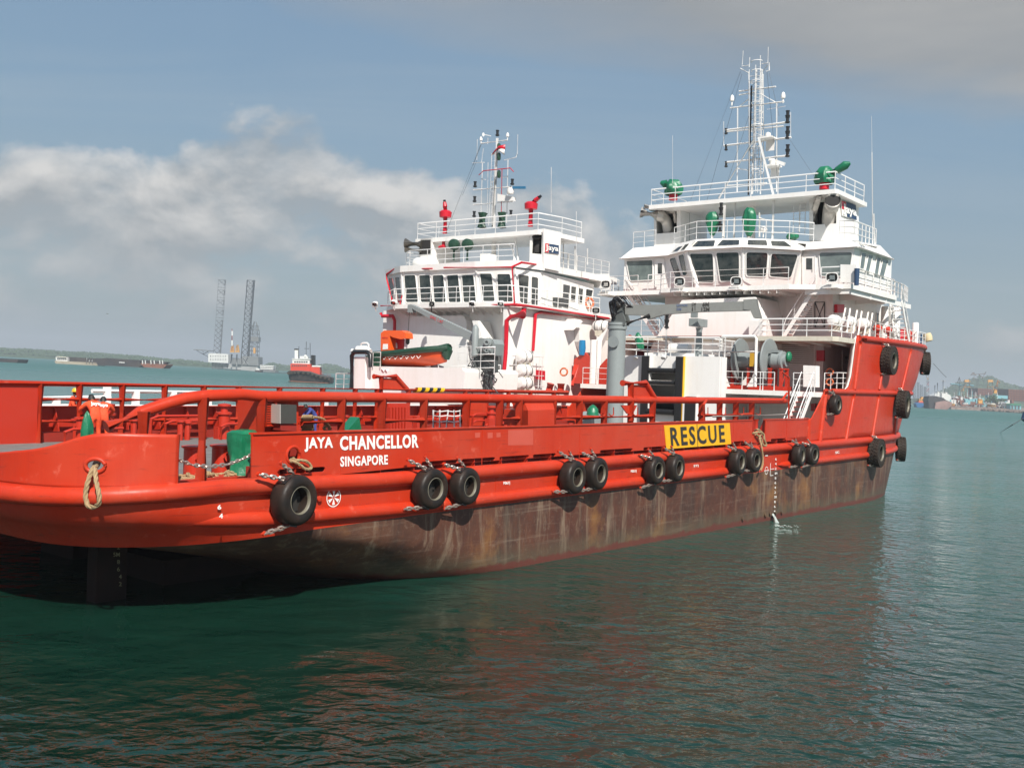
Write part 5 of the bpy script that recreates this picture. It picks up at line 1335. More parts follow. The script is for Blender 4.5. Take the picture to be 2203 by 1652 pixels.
# furniture on the roof of B
bpart('liferaft_cradle', MB().lathe([(.32, -.5), (.4, -.3), (.4, .3), (.32, .5)], P(905, 566, s=45.8), (0, 1, 0), 12), WHT)
bpart('boxed_unit', MB().slab(bpx([(1033, 563), (1052, 563), (1052, 546), (1033, 546)], 46), (.8, 0, 0)), WHT, smooth=None)
for x, y in ((806, 655), (846, 652), (1015, 654), (1077, 654)): floodlight(B, P(x, y, s=42.3), (-.8, -.3, -.5), .2)
floodlight(B, P(929, 654, s=42.3), (-.6, -.6, -.3), .17, m=BLKP)
floodlight(B, P(1282, 668, w=17.1), (-.8, -.5, -.2), .3)
# low aft house with the pipe arch
lw = [P(795, 835, s=37).y, P(1003, 835, s=37).y]
zl = P(850, 790, s=37).z
bpart('low_deckhouse', MB().slab(bpx([(760, 836), (997, 836), (1000, 800), (993, 792), (760, 787)], 37), (5, 0, 0)), WHT, smooth=None)
bpart('arch_post', MB().slab(bpx([(761, 836), (786, 836), (785, 768), (762, 768)], 36.6), (.6, 0, 0)), WHT, smooth=None)
bpart('pipe_arch', MB().tube(bpx([(756, 836), (757, 765), (762, 757), (790, 757), (797, 764), (797, 790)], 36.5), .13, 10), BLKP)
bpart('pipe_arch', MB().tube(bpx([(760, 757), (770, 752), (788, 752), (795, 758)], 36.7), .22, 10).tube(bpx([(777, 750), (777, 740), (780, 738), (790, 738), (793, 741), (793, 752)], 36.7), .05, 6), WHT)
bpart('tarpaulin_screen', MB().slab(bpx([(786, 790), (818, 790), (818, 765), (786, 765)], 37.5), (.1, 0, 0)), DGREEN)
rail(B, [P(722, 838, s=37), P(757, 838, s=37)], 1.0, 3, .8)
rail(B, [P(786, 790, s=36.9), P(818, 790, s=36.9)], .9, 3, .8)
rail(B, [P(893, 843, s=41), P(1000, 843, s=41), P(1075, 843, s=41)], 1.6, 4, 1.2)
rail(B, [P(985, 800, s=41.5), P(1068, 800, s=41.5)], 1.6, 4, 1.0)
for k, (x, y) in enumerate(((833, 797), (826, 797))): bpart('deck_lamp', MB().lathe([(.05, -.1), (.12, 0), (.14, .12)], P(x, y, s=36.7), (-.8, .2, -.4), 8), WHT)
# davit crane
DV = part('rescue_boat_davit', MB().slab(bpx([(877, 656), (884, 655), (1022, 720), (1022, 738), (1000, 728), (886, 664), (886, 672), (876, 672)], 38.5), (.35, 0, 0)), GREY, B, 'grey davit boom over the orange rescue boat', smooth=None)
lettering('boom_lettering', 'SWL 1.4T', CRIM, DV, P(925, 684, s=38.45), P(952, 697, s=38.45), P(927, 678, s=38.45), bold=.01, lift=.012)
part('accumulator', MB().lathe([(.08, -.9), (.2, -.8), (.2, .75), (.12, .9), (.04, .98)], P(1022, 735, s=38.3), UP, 12), GREY, DV)
part('davit_head', MB().slab(bpx([(1026, 764), (1060, 764), (1064, 740), (1060, 730), (1034, 727), (1026, 730)], 38.5), (.9, 0, 0)), GREY, DV, smooth=None)
for x, y, r_ in ((1048, 737, .27), (1048, 754, .2), (1036, 750, .16)): part('winch_drum', MB().lathe([(r_, -.25), (r_, .0), (r_ * .6, .02), (r_ * .6, .1), (r_ * .35, .1), (r_ * .35, .0)], P(x, y, s=38.3), (-1, -.3, 0), 16), GREY, DV)
for x0, y0, x1_, y1_ in ((1019, 765, 1058, 800), (1024, 800, 1050, 812), (1026, 812, 1046, 838)):
    part('davit_column', MB().slab(bpx([(x0, y1_), (x1_, y1_), (x1_, y0), (x0, y0)], 38.7), (.6, 0, 0)), DGREY, DV, smooth=None)
mb = MB()
for k in range(22):
    a = P(random.uniform(1008, 1066), random.uniform(770, 830), s=38.4); mb.tube([a, a + Vector((0, random.uniform(-.5, .5), random.uniform(-.5, .5))), a + Vector((.1, random.uniform(-.6, .6), random.uniform(-.8, .2)))], .03, 5)
part('hydraulic_hoses', mb, DGREY, DV, kind='stuff')
rail(B, [P(1004, 806, s=38.2), P(1063, 806, s=38.2), P(1063, 806, s=40)], 1.55, 4, .9)
part('hoist_wire', MB().tube([P(881, 668, s=38.6), P(877, 738, s=38.6)], .02, 5), DGREY, DV)
part('hook', MB().lathe([(.03, .4), (.12, .25), (.12, 0), (.04, -.1)], P(877, 738, s=38.6), UP, 8), DGREY, DV)
for k in range(5): part('vent_slat', MB().slab(bpx([(1056, 785 + k * 4), (1066, 785 + k * 4), (1066, 783 + k * 4), (1056, 783 + k * 4)], 39.4), (.05, 0, 0)), CRIM, DV)
# rafts on a rack, starboard side of B
ws = 17.2
mb = MB()
for x in (1108, 1144, 1158, 1164): mb.tube([P(x, 835, w=ws), P(x + 3, 762, w=ws)], .04, 6)
for y in (765, 785, 806, 828): mb.tube([P(1102, y, w=ws), P(1170, y + 3, w=ws)], .03, 6)
bpart('raft_rack', mb, WHT2)
bpart('fire_hose_box', MB().slab([P(x, y, w=ws) for x, y in ((1158, 816), (1173, 818), (1173, 798), (1158, 796))], (0, .2, 0)), CRIM, smooth=None)
bpart('wall_bracket', MB().slab([P(x, y, w=17.7) for x, y in ((1213, 710), (1233, 692), (1228, 688), (1216, 686))], (0, -.8, 0)), WHT, smooth=None)
bpart('slanted_brace', MB().slab([P(x, y, w=17.68) for x, y in ((1235, 705), (1243, 715), (1247, 765), (1236, 735))], (0, -.4, 0)), WHT, smooth=None)
# ================================================================== lettering and marks on the red hull
def hl(txt, m, a, b, c, **k): return lettering('name_lettering', txt, m, A, P(*a, w=-.005), P(*b, w=-.005), P(*c, w=-.005), lift=.006, **k)
for t, x0, y0, x1, y1, xt, yt in (('JAYA', 655, 972, 716, 970, 655, 941), ('CHANCELLOR', 731, 969, 900, 963, 731, 938)):
    hl(t, LETW, (x0, y0), (x1, y1), (xt, yt), bold=.035, spacing=1.12)
hl('SINGAPORE', LETW, (732, 1004), (834, 999), (732, 982), bold=.03, spacing=1.12)
q = [P(x, y, w=-.02) for x, y in ((1434, 966), (1573, 955), (1570, 910), (1429, 915))]
o = part('rescue_sign', MB().slab(q, (0, .02, 0)), YEL, A, 'yellow RESCUE sign', smooth=None)
lettering('sign_lettering', 'RESCUE', INK, o, P(1444, 960, w=-.03), P(1560, 951, w=-.03), P(1441, 919, w=-.03), bold=.022, lift=.006, spacing=1.25)
part('sign_seam', MB().slab([P(x, y, w=-.025) for x, y in ((1501, 962), (1502, 962), (1500, 912), (1499, 912))], (0, .004, 0)), INK, o, smooth=None)
for t, x, y, h in (('F061|', 1083, 1044, 8), ('F051|', 1357, 1018, 7), ('ST|', 1492, 1006, 6), ('SC', 1797, 976, 5)):
    hl(t, LETW, (x, y), (x + h * 1.7, y - 1), (x, y - h), bold=.02)
for t, x, y in (('6', 467, 1096), ('4', 460, 1113)):
    q = PH(x, y, .05); u = PH(x + 8, y - 1, .05); v = PH(x, y - 10, .05)
    if t == '4': q, u, v = [k + Vector((0, -.2, 0)) for k in (q, u, v)]
    lettering('draught_mark', t, LETW, A, q, u, v, bold=.03)
for k, t in enumerate(('6', '4', '2', '6M', '8', '6', '4', '2', '5M', '8', '6', '4', '2')):
    y = 990 + k * 10.2; x = 1667 - k * .25
    lettering('draught_mark', t, LETW, A, P(x, y, w=-.012), P(x + (5 if len(t) > 1 else 3), y, w=-.012), P(x, y - 5, w=-.012), bold=.0)
def ring_mark(c, r0, r1, m, n=28, name='hull_mark', par=A):
    c = Vector(c); mb = MB().grid([[c + Vector((r_ * math.cos(2 * math.pi * k / n), 0, r_ * math.sin(2 * math.pi * k / n))) for k in range(n)] for r_ in (r0, r1)], close=True)
    return part(name, mb, m, par, smooth=None)
c = P(718, 1070, w=-.02); rr = .27
ring_mark(c, rr * .9, rr, LETW)
for k in range(6):
    t0 = math.pi / 6 + k * math.pi / 3 - .26; t1 = t0 + .52
    part('hull_mark', MB().face(c + Vector((.02 * math.cos(t0 + .26), 0, .02 * math.sin(t0 + .26))), *[c + Vector((rr * .78 * math.cos(t), 0, rr * .78 * math.sin(t))) for t in (t0, (t0 + t1) / 2, t1)]), LETW, A, smooth=None)
c = P(1649, 1012, w=-.02); ring_mark(c, .17, .20, LETW)
part('hull_mark', MB().box(c.x - .28, c.x + .28, -.03, -.02, c.z - .015, c.z + .015).box(c.x + .45, c.x + .48, -.03, -.02, c.z - .3, c.z + .35).box(c.x + .45, c.x + .95, -.03, -.02, c.z + .03, c.z + .055).box(c.x + .45, c.x + .85, -.03, -.02, c.z - .3, c.z - .275), LETW, A, smooth=None, kind='stuff')
c = P(1649, 980, w=-.02); part('hull_mark', MB().box(c.x - .15, c.x + .15, -.03, -.02, c.z - .02, c.z + .02), LETW, A, smooth=None)
c = P(686, 1072, w=-.05); part('pad_eye', MB().lathe([(.07, -.02), (.08, .05), (.04, .06)], c, (0, -1, 0), 12), RED, A)
# paint patches on the bulwark
for x0, x1, y0, y1, m_ in ((1024, 1034, 932, 942, 0), (1048, 1060, 932, 944, 0), (1068, 1076, 933, 941, 0), (1350, 1440, 968, 988, 1), (1530, 1580, 966, 984, 1)):
    pass
# hull outflow
c = P(1662, 1110, w=-.03); part('overboard_pipe', MB().lathe([(.08, 0), (.1, .12)], c, (0, -1, 0), 12), DGREY, A)
WTR = mat('falling_water', (.38, .43, .41), .15)
solo('water_jet', MB().tube([P(1663, 1106, w=-.12), P(1667, 1113, w=-.35), P(1670, 1122, w=-.5), P(1672, 1129, w=-.6)], [.05, .06, .09, .16], 8), WTR, 'white jet of cooling water pouring from the hull side', 'water jet', P(1663, 1110, w=-.1))
for x, y in ((1646, 1108), (1656, 1104), (1668, 1102), (1681, 1102), (1597, 1116)):
    c = P(x, y, w=-.02); part('hull_fitting', MB().lathe([(.07, 0), (.1, .03), (.1, .06), (.06, .06)], c, (0, -1, 0), 10), BOOT, A)
FO = mat('white_foam', (.42, .48, .45), .6)
rd_ = random.Random(4); mb = MB()
for k in range(34):
    f = rd_.random() ** 1.3; x = lerp(1668, 1722, f); y = 1131 + rd_.uniform(-1.5, 1.5) * (1 + f) + f * 1.0; c = SF.inverted() @ Wd(x, y, z=.012); r_ = rd_.uniform(.02, .06) * (1.3 - f)
    mb.lathe([(r_, 0), (r_ * .7, .012)], c, (0, 0, 1), 7)
o = bpy.data.objects.new('foam', mesh('foam', mb, FO)); COL.objects.link(o); o.matrix_world = SF; o['kind'] = 'stuff'
# skeg and rudders in the shadow under the counter
q0, q1 = P(197, 1166, w=4.0), P(265, 1172, w=4.0)
SHADE_STEEL = mat('shade_dark_steel', (.016, .011, .010), .8, var=.6, scale=2, col2=(.03, .018, .016), spec=.1)  # near-black base colour carries the shade under the counter
o = part('rudder', MB().box(q0.x, q1.x, 3.75, 4.2, P(200, 1257, w=4).z - .6, 2.0, .03), SHADE_STEEL, A)
for k, t in enumerate(('2', '5M', '8', '6', '4', '2')):
    x, y = 251 + (4 if k > 3 else 0), 1181 + k * 15.8
    lettering('draught_mark', t, mat('olive_lettering', (.16, .15, .08), .6), A, P(x - (8 if len(t) > 1 else 0), y, w=3.73), P(x + 6, y, w=3.73), P(x - (8 if len(t) > 1 else 0), y - 9, w=3.73), bold=.01)  # rudder draught figures in a dark olive tone
part('rudder', MB().box(q0.x, q1.x, BE - 4.2, BE - 3.75, -.6, 2.0, .03), SHADE_STEEL, A)
part('skeg', MB().box(10.4, 15, 4.6, 6.6, -1.2, .9), SHADE_STEEL, A); part('skeg', MB().box(10.4, 15, BE - 6.6, BE - 4.6, -1.2, .9), SHADE_STEEL, A)

# ================================================================== tyre fenders
def tyre_root(name, treaded, r_=.62, wd=.52):
    """tyre with its axis along y (outboard = -y), hub hole; origin at the centre"""
    root = bpy.data.objects.new(name, None); COL.objects.link(root); OFF[root.name] = Vector((0, 0, 0))
    h = wd / 2
    prof = [(r_ * .52, h * .80), (r_ * .60, h * .98), (r_ * .80, h * 1.0), (r_ * .93, h * .86), (r_ * .985, h * .6), (r_, h * .3), (r_, -h * .3), (r_ * .985, -h * .6), (r_ * .93, -h * .86), (r_ * .80, -h), (r_ * .60, -h * .98), (r_ * .52, -h * .80), (r_ * .50, -h * .4), (r_ * .50, h * .4)]
    if treaded: prof[4] = (r_ * .97, h * .9); prof[5] = (r_ * .955, h * .5); prof[6] = (r_ * .955, -h * .5); prof[7] = (r_ * .97, -h * .9)
    t = part('tyre', MB().lathe(prof, (0, 0, 0), (0, 1, 0), 40, closed=True), TREAD if treaded else SMOOTHT, root, smooth=50)
    part('rim', MB().lathe([(r_ * .535, -h * .83), (r_ * .56, -h * .90), (r_ * .535, -h * .93), (r_ * .505, -h * .84), (r_ * .495, -h * .62)], (0, 0, 0), (0, 1, 0), 32, cap=False), mat('worn_rim_rubber', (.15, .135, .10), .5), root)
    part('hub_plate', MB().lathe([(r_ * .48, h * .25), (r_ * .48, h * .3)], (0, 0, 0), (0, 1, 0), 24).box(-r_ * .12, r_ * .12, -h * .1, h * .25, -r_ * .46, r_ * .46).box(-r_ * .34, r_ * .34, 0, h * .2, -r_ * .05, r_ * .05), mat('dark_hub', (.022, .019, .016), .7), root)
    if treaded:
        mb = MB(); n = 26
        for k in range(n):
            for sgn in (-1, 1):
                t0 = 2 * math.pi * k / n + (.5 * 2 * math.pi / n if sgn > 0 else 0); pts = []
                for u, sh in ((.04, .10), (.34, .0), (.62, .11), (.96, .04)):
                    pts.append((u * h * sgn, t0 + sh))
                wt = 2 * math.pi / n * .62
                for (u0, a0), (u1, a1) in zip(pts, pts[1:]):
                    r0 = r_ * .95; r1 = r_ * (1.0 if abs(u1) < h * .9 else .985); r00 = r_
                    f = lambda r__, u, a: (r__ * math.cos(a), u, r__ * math.sin(a))
                    mb.add([f(r0, u0, a0), f(r0, u1, a1), f(r0, u1, a1 + wt), f(r0, u0, a0 + wt), f(r00, u0, a0 + .02), f(r1, u1, a1 + .02), f(r1, u1, a1 + wt - .02), f(r00, u0, a0 + wt - .02)],
                           [(4, 5, 6, 7), (0, 1, 5, 4), (1, 2, 6, 5), (2, 3, 7, 6), (3, 0, 4, 7)])
        part('tread_blocks', mb, TREAD, root, smooth=None, kind='stuff')
    else:
        for a_ in (115, 65, 250):
            t_ = R(a_ if a_ < 200 else a_ - 4); c = Vector((r_ * math.cos(t_), -h * .1, r_ * math.sin(t_))); e = Vector((-math.sin(t_), 0, math.cos(t_)))
            if a_ != 65: part('chain_plate', MB().obox(c, e * .13, Vector((0, .12, 0)), Vector((math.cos(t_), 0, math.sin(t_))) * .02), BLKP, root)
    return root
def chains(root, spec):
    """spec: (start, end, links) in the tyre's own frame"""
    for a, b, n in spec:
        part('chain', hang_chain(a, b, n), CHAIN, root)
        d = (Vector(a) - Vector(b)).normalized()
        part('pad_eye', MB().slab([Vector(a) + Vector((-.07, .03, .02)), Vector(a) + Vector((.05, .03, .06)), Vector(a) + Vector((.06, .03, -.04))], (0, -.05, 0)).lathe([(.05, 0), (.05, .05)], Vector(a), (0, -1, 0), 8), RED, root)
SMT = tyre_root('tyre_fender', False)
chains(SMT, [((-.86, .20, .84), (-.30, -.05, .60), 6), ((-.10, .20, .92), (.22, .15, .60), 5), ((-.86, .24, -.62), (-.30, -.02, -.56), 5)])
smooth_spots = [(632, 1075, 'nearest smooth tyre fender, alone below the ship name', .66), (925, 1052, 'left tyre of the second pair, below the end of the ship name', .62), (1000, 1045, 'right tyre of the pair just past the ship name', .62),
                (1232, 1027, 'left tyre of the pair midway between name and RESCUE sign', .60), (1282, 1018, 'right tyre of the pair midway between name and RESCUE sign', .60), (1408, 1012, 'left tyre of the pair hanging under the RESCUE sign', .60), (1452, 1006, 'right tyre of the pair hanging under the RESCUE sign', .60),
                (1586, 994, 'left tyre of the pair just past the RESCUE sign', .60), (1620, 990, 'right tyre of the pair just past the RESCUE sign, by the hanging rope', .60), (1718, 980, 'left tyre of the farthest smooth pair before the bow', .60), (1746, 977, 'right tyre of the farthest smooth pair before the bow', .60)]
TG = 'smooth black tyre fenders chained along the red hull'
for i, (x, y, lab, r_) in enumerate(smooth_spots):
    c = P(x, y, w=-.42); mw = SF @ Matrix.Translation((c.x, -.42, c.z + (.02 if i % 2 else 0))) @ Matrix.Rotation(R(random.uniform(-7, 7)), 4, 'Z') @ Matrix.Rotation(R((i * 37) % 23 - 11), 4, 'Y') @ Matrix.Scale(r_ / .62 * random.uniform(.96, 1.04), 4)
    o = SMT if i == 0 else clone(SMT, mw)
    o.matrix_world = mw; o['label'] = 'black ' + lab.replace('smooth ', ''); o['category'] = 'tyre'; o['group'] = TG
TRT = tyre_root('tyre_fender', True, .95, .66)
chains(TRT, [((-.55, .3, 1.12), (-.1, -.05, .88), 4), ((.25, .3, 1.15), (.3, .1, .85), 3), ((-.72, .34, -.86), (-.15, .0, -.82), 4)])
def hull_normal(s, z):
    e = .3; a = Vector((s + e, hull_w(s + e, z), z)) - Vector((s - e, hull_w(s - e, z), z)); b = Vector((s, hull_w(s, z + e), z + e)) - Vector((s, hull_w(s, z - e), z - e))
    n = a.cross(b).normalized(); return n if n.y < 0 else -n
bow_spots = [((1914, 776), 1.0, 'treaded tyre under the top pipe at the bow, left of two'), ((1990, 782), .98, 'treaded tyre at the very bow, highest and farthest right'), ((1797, 871), .72, 'smallish worn tyre alone high on the forward hull'),
             ((1944, 870), 1.02, 'treaded tyre at mid height on the edge of the bow'), ((1887, 974), .98, 'treaded tyre low on the bow plating, over the lower pipes'), ((1938, 966), .96, 'treaded tyre low at the edge of the bow against the water')]
first = True
for (x, y), k, lab in bow_spots:
    small = k < .8
    q = PH(x, y, .4); n = hull_normal(q.x, q.z)
    if x > 1930:            # these hang where the bow turns away from the shore side
        best = None
        for i_ in range(60):
            s0 = 62 + i_ * .25; z0 = q.z
            for _ in range(6):
                n0 = hull_normal(s0, z0); c0_ = Vector((s0, hull_w(s0, z0), z0)) + n0 * .5; z0 += (Q(c0_)[1] - y) / 32
            e_ = abs(Q(c0_)[0] - x) + i_ * (.05 if y == 870 else -.03)
            if best is None or e_ < best[0]: best = (e_, c0_, n0)
        q, n = best[1], best[2]
    base_ = SMT if small else TRT
    rz = math.atan2(-n.x, n.y) + math.pi   # local -y -> n
    rz = math.atan2(n.x, -n.y)
    mw = SF @ Matrix.Translation(q) @ Matrix.Rotation(rz, 4, 'Z') @ Matrix.Rotation(R(random.uniform(-4, 4)), 4, 'Y') @ Matrix.Scale(k / (.62 if small else .95) * (.80 if small else .93), 4)
    if small: o = clone(SMT, mw)
    elif first: o = TRT; o.matrix_world = mw; first = False
    else: o = clone(TRT, mw)
    o['label'] = 'black ' + lab; o['category'] = 'tyre'; o['group'] = 'big tyres chained round the bow'
for ch in SMT.children:
    pass

# ================================================================== ropes
solo('mooring_rope', rope_tube([HOLE + Vector((.35, .45, .02)), HOLE + Vector((.05, .02, -.02)), P(199, 1010, s=HOLE.x - .12), P(188, 1040, s=HOLE.x - .28), P(184, 1065, s=HOLE.x - .32), P(189, 1086, s=HOLE.x - .32), P(200, 1091, s=HOLE.x - .3), P(212, 1083, s=HOLE.x - .3),
     P(213, 1062, s=HOLE.x - .3), P(207, 1035, s=HOLE.x - .25), P(205, 1010, s=HOLE.x - .12), HOLE + Vector((.0, .05, -.05)), HOLE + Vector((.3, .5, .02))], .055), ROPE, 'tan rope loop hanging from the oval hole in the stern plate', 'rope', HOLE)
solo('mooring_rope', rope_tube([P(632, 985, w=.4), P(625, 991, w=.0), P(634, 993, w=-.12), P(648, 1002, w=-.15), P(655, 1008, w=-.15), P(667, 1009, w=-.15), P(669, 1002, w=-.14), P(660, 993, w=-.14), P(648, 990, w=-.12), P(636, 990, w=-.08), P(630, 984, w=.3)], .042), ROPE, 'short tan rope loop poking through the bulwark left of the ship name', 'rope', P(632, 985, w=0))
solo('mooring_rope', rope_tube([P(1622, 927, w=.15), P(1630, 924, w=-.1), P(1640, 932, w=-.1), P(1634, 940, w=-.15), P(1638, 960, w=-.3), P(1641, 985, w=-.3), P(1640, 1002, w=-.3), P(1636, 1012, w=-.3)], .05)
     , ROPE, 'frayed tan rope hanging down the hull right of the RESCUE sign', 'rope', P(1640, 950, w=0))
solo('mooring_rope', rope_tube([P(1620, 932, w=0), P(1632, 930, w=-.12), P(1642, 934, w=-.12), P(1644, 945, w=-.15), P(1648, 958, w=-.15), P(1641, 957, w=-.17), P(1637, 944, w=-.16), P(1626, 934, w=-.1)], .06), ROPE, 'coil of tan rope knotted over the bulwark gap past the sign', 'rope', P(1630, 935, w=0))
mb = MB()
for k in range(9):
    x0 = 652 + k * 2.2; h_ = rope_tube([P(x0, 926, w=1.2), P(x0 - 3, 912, w=.95), P(x0 - 1, 898, w=.65), P(x0 + 2, 896, w=.8), P(x0 + 2, 910, w=1.1), P(x0 + 3, 925, w=1.3)], .045, strands=2)
    mb.add(h_.v, h_.f)
h_ = rope_tube([P(672, 898, w=.7), P(685, 899, w=.8), P(696, 903, w=.9), P(704, 913, w=1.0), P(710, 922, w=1.1), P(704, 928, w=1.1), P(697, 921, w=1.0), P(704, 917, w=1.0), P(711, 925, w=1.1)], .045)
mb.add(h_.v, h_.f)
solo('rope_coil', mb, ROPE, 'thick coil of tan rope slung over the middle rail above the name', 'rope', P(665, 905, w=1), smooth=60)
mb = MB()
for k in range(6):
    t = k * 1.05; h_ = rope_tube([Vector((8.3 + .4 * k + .35 * math.cos(a + t), 1.2 + .28 * math.sin(a + t), 3.68 + .05 * (k % 3) + .03 * math.sin(3 * a))) for a in [j * .8 for j in range(8)]], .045)
    mb.add(h_.v, h_.f)
solo('rope_coil', mb, ROPE, 'tan mooring rope lying in loops on deck behind the bollards', 'rope', (9, 1.2, 3.6), smooth=60)
solo('safety_chain', hang_chain(P(381, 988, w=.3), P(460, 1003, w=.3), 13, .02, sag=.06), CHAIN, 'left half of the galvanised chain across the gap at the stern', 'chain', P(381, 988, w=.3)) if False else None
mb = MB(); q = [P(379, 986, w=.25), P(412, 1000, w=.25), P(450, 1004, w=.25), P(490, 999, w=.25), P(520, 988, w=.25), P(545, 976, w=.25)]
for a, b in zip(q, q[1:]): h_ = hang_chain(a, b, 5, .022); mb.add(h_.v, h_.f)
solo('safety_chain', mb, CHAIN, 'galvanised chain slung across the bulwark gap in front of the bollards', 'chain', q[0])

# ================================================================== deck fittings of the red ship
def bollard(c, r_=.34, h=1.05, m=RED2):
    c = Vector(c)
    o = part('bollard', MB().lathe([(r_, 0), (r_, h), (r_ * 1.22, h + .02), (r_ * 1.25, h + .07), (r_ * .6, h + .09)], c, UP, 20).tube([c + Vector((0, -r_ * .8, h * .62)), c + Vector((-.1, -r_ * 1.7, h * .66))], .11, 10), m, A)
    return o
for x, y in ((416, 1022), (476, 1018)): q = P(x, y, z=3.66); bollard((q.x, q.y, 3.6), .27, .78)
part('bollard_bed', MB().box(8.0, 10.3, .7, 1.9, 3.6, 3.72), RED2, A)
for x, y, h in ((230, 905, 1.0), (482, 905, 1.0), (1056, 928, .9)):
    q = P(x, y, w=BE - 1.8); part('bollard', MB().lathe([(.25, 0), (.25, h), (.33, h + .04), (.33, h + .12), (.16, h + .15), (.16, h + .35), (.28, h + .38), (.28, h + .46), (.05, h + .5)], (q.x, BE - 1.8, 3.6), UP, 16), RED2, A)
# vent stack between rail posts: louvred red unit and grey/stainless box at the rail
yb = .78
def bx(px, w, d, m, name, lab=None, par=A): return part(name, MB().slab([P(x, y, w=w) for x, y in px], (0, d, 0)), m, par, lab, smooth=None)
bx([(556, 932), (642, 932), (642, 858), (556, 856)], .95, .9, RED, 'vent_housing')
lv = bx([(572, 916), (592, 916), (592, 862), (572, 862)], .83, .1, PIPE, 'louvre')
for k in range(11): y = 862 + k * 5; bx([(573, y + 3), (591, y + 3), (591, y + .5), (573, y + .5)], .80, .02, RED, 'slat', par=lv)
part('louvre_frame', MB().tube([P(x, y, w=.8) for x, y in ((571, 917), (593, 917), (593, 861), (571, 861))], .035, 6, closed=True), RED, lv)
o = part('steel_cover', MB().slab([P(x, y, w=.45) for x, y in ((603, 911), (638, 911), (638, 871), (603, 871))], (0, .5, 0)), mat('dark_brushed_steel', (.065, .065, .058), .5, metal=.2), A, smooth=None)
part('cover_skirt', MB().slab([P(x, y, w=.5) for x, y in ((604, 926), (638, 928), (638, 912), (603, 912))], (0, .4, 0)), DRED, o, smooth=None)
part('cover_edge', MB().slab([P(x, y, w=.44) for x, y in ((602, 911), (604, 911), (604, 870), (602, 870))], (0, .5, 0)), STEEL, o, smooth=None)
# tow pin house on the rail
c0 = [P(x, y, w=.55) for x, y in ((1136, 917), (1193, 917), (1193, 881), (1136, 883))]
part('rail_housing', MB().slab(c0, (0, 1.1, 0)).slab([c0[3], c0[2], P(1188, 860, w=.8), P(1126, 861, w=.8)], (0, .6, 0)).slab([c0[0], c0[3], P(1126, 861, w=.9), P(1124, 917, w=.9)], (0, .3, 0)), RED, A, 'red house-shaped box on the starboard rail', smooth=None)
# raised horse frames on both rails
def horse(px, w, tri, r_=.13):
    part('towing_horn', MB().tube([P(x, y, w=w) for x, y in px], r_, 12), RED, A)
    part('horn_plate', MB().slab([P(x, y, w=w) for x, y in tri], (0, .06, 0)), RED, A, smooth=None)
horse([(1339, 824), (1388, 824), (1410, 860)], .8, ((1353, 857), (1353, 828), (1388, 828), (1406, 858)))
horse([(804, 810), (851, 810), (876, 838)], BE - 1, ((818, 836), (818, 814), (851, 814), (874, 838)))
for x in (1357,): part('crash_rail_post', MB().tube([P(x, 905, w=.8), P(x, 826, w=.8)], .14, 12), RED, A)
part('crash_rail_post', MB().tube([P(820, 870, w=BE - 1), P(820, 812, w=BE - 1)], .13, 12), RED, A)
part('gusset', MB().slab([P(x, y, w=.8) for x, y in ((1337, 872), (1371, 872), (1362, 890), (1350, 890))], (0, .06, 0)), RED, A, smooth=None)
# warning bands on the rails
for (x0, x1, w, z, r_) in ((1421, 1473, .8, 5.83, .14), (896, 954, BE - 1.0, 5.78, .14)):
    a, b = P(x0, 860, w=w).x, P(x1, 860, w=w).x
    for k in range(7):
        u, v = lerp(a, b, k / 7), lerp(a, b, (k + 1) / 7)
        pts = [(u - .10, w, z), (v - .10 - .004, w, z)]
        mb = MB(); n = 14; i0 = []
        for (px_, _, _) in pts: i0.append([(px_ + .12 * math.sin(2 * math.pi * q / n), w + r_ * math.cos(2 * math.pi * q / n), z + r_ * math.sin(2 * math.pi * q / n)) for q in range(n)])
        part('warning_band', mb.grid(i0, close=True), (YEL, BLKP)[k % 2], A)
# long boat hook and pipes by the gate
part('guard_pipe', MB().tube([P(1515, 905, w=.45), P(1514, 870, w=.45), P(1520, 860, w=.45), P(1682, 861, w=.45), P(1693, 846, w=.45)], .06, 8), RED, A)
part('boat_hook', MB().tube([P(1533, 896, w=.5), P(1690, 892, w=.5)], .045, 8), STEEL, A)
for x in (1523, 1561, 1600, 1636): part('hook_bracket', MB().tube([P(x, 876, w=.6), P(x, 890, w=.6), P(x - 5, 893, w=.6), P(x - 10, 889, w=.6)], .022, 6), RED, A)
for x, y in ((1302, 1), (1320, 1), (1372, 1)): part('hook_bracket', MB().tube([P(x, 876, w=.6), P(x, 892, w=.6), P(x - 5, 895, w=.6), P(x - 10, 890, w=.6)], .022, 6), RED, A)
part('red_post', MB().tube([P(1697, 900, w=.5), P(1697, 812, w=.5), P(1682, 800, w=.5)], .05, 8), RED, A)
# gate tangle: red fairlead roller in the bulwark gap
part('fairlead_roller', MB().lathe([(.18, 0), (.12, .1), (.12, .75), (.18, .85)], P(1625, 938, w=.3), UP, 12), RED2, A)
part('fairlead_bed', MB().slab([P(x, y, w=.08) for x, y in ((1604, 938), (1650, 936), (1650, 906), (1604, 907))], (0, .5, 0)), RED2, A) if False else None
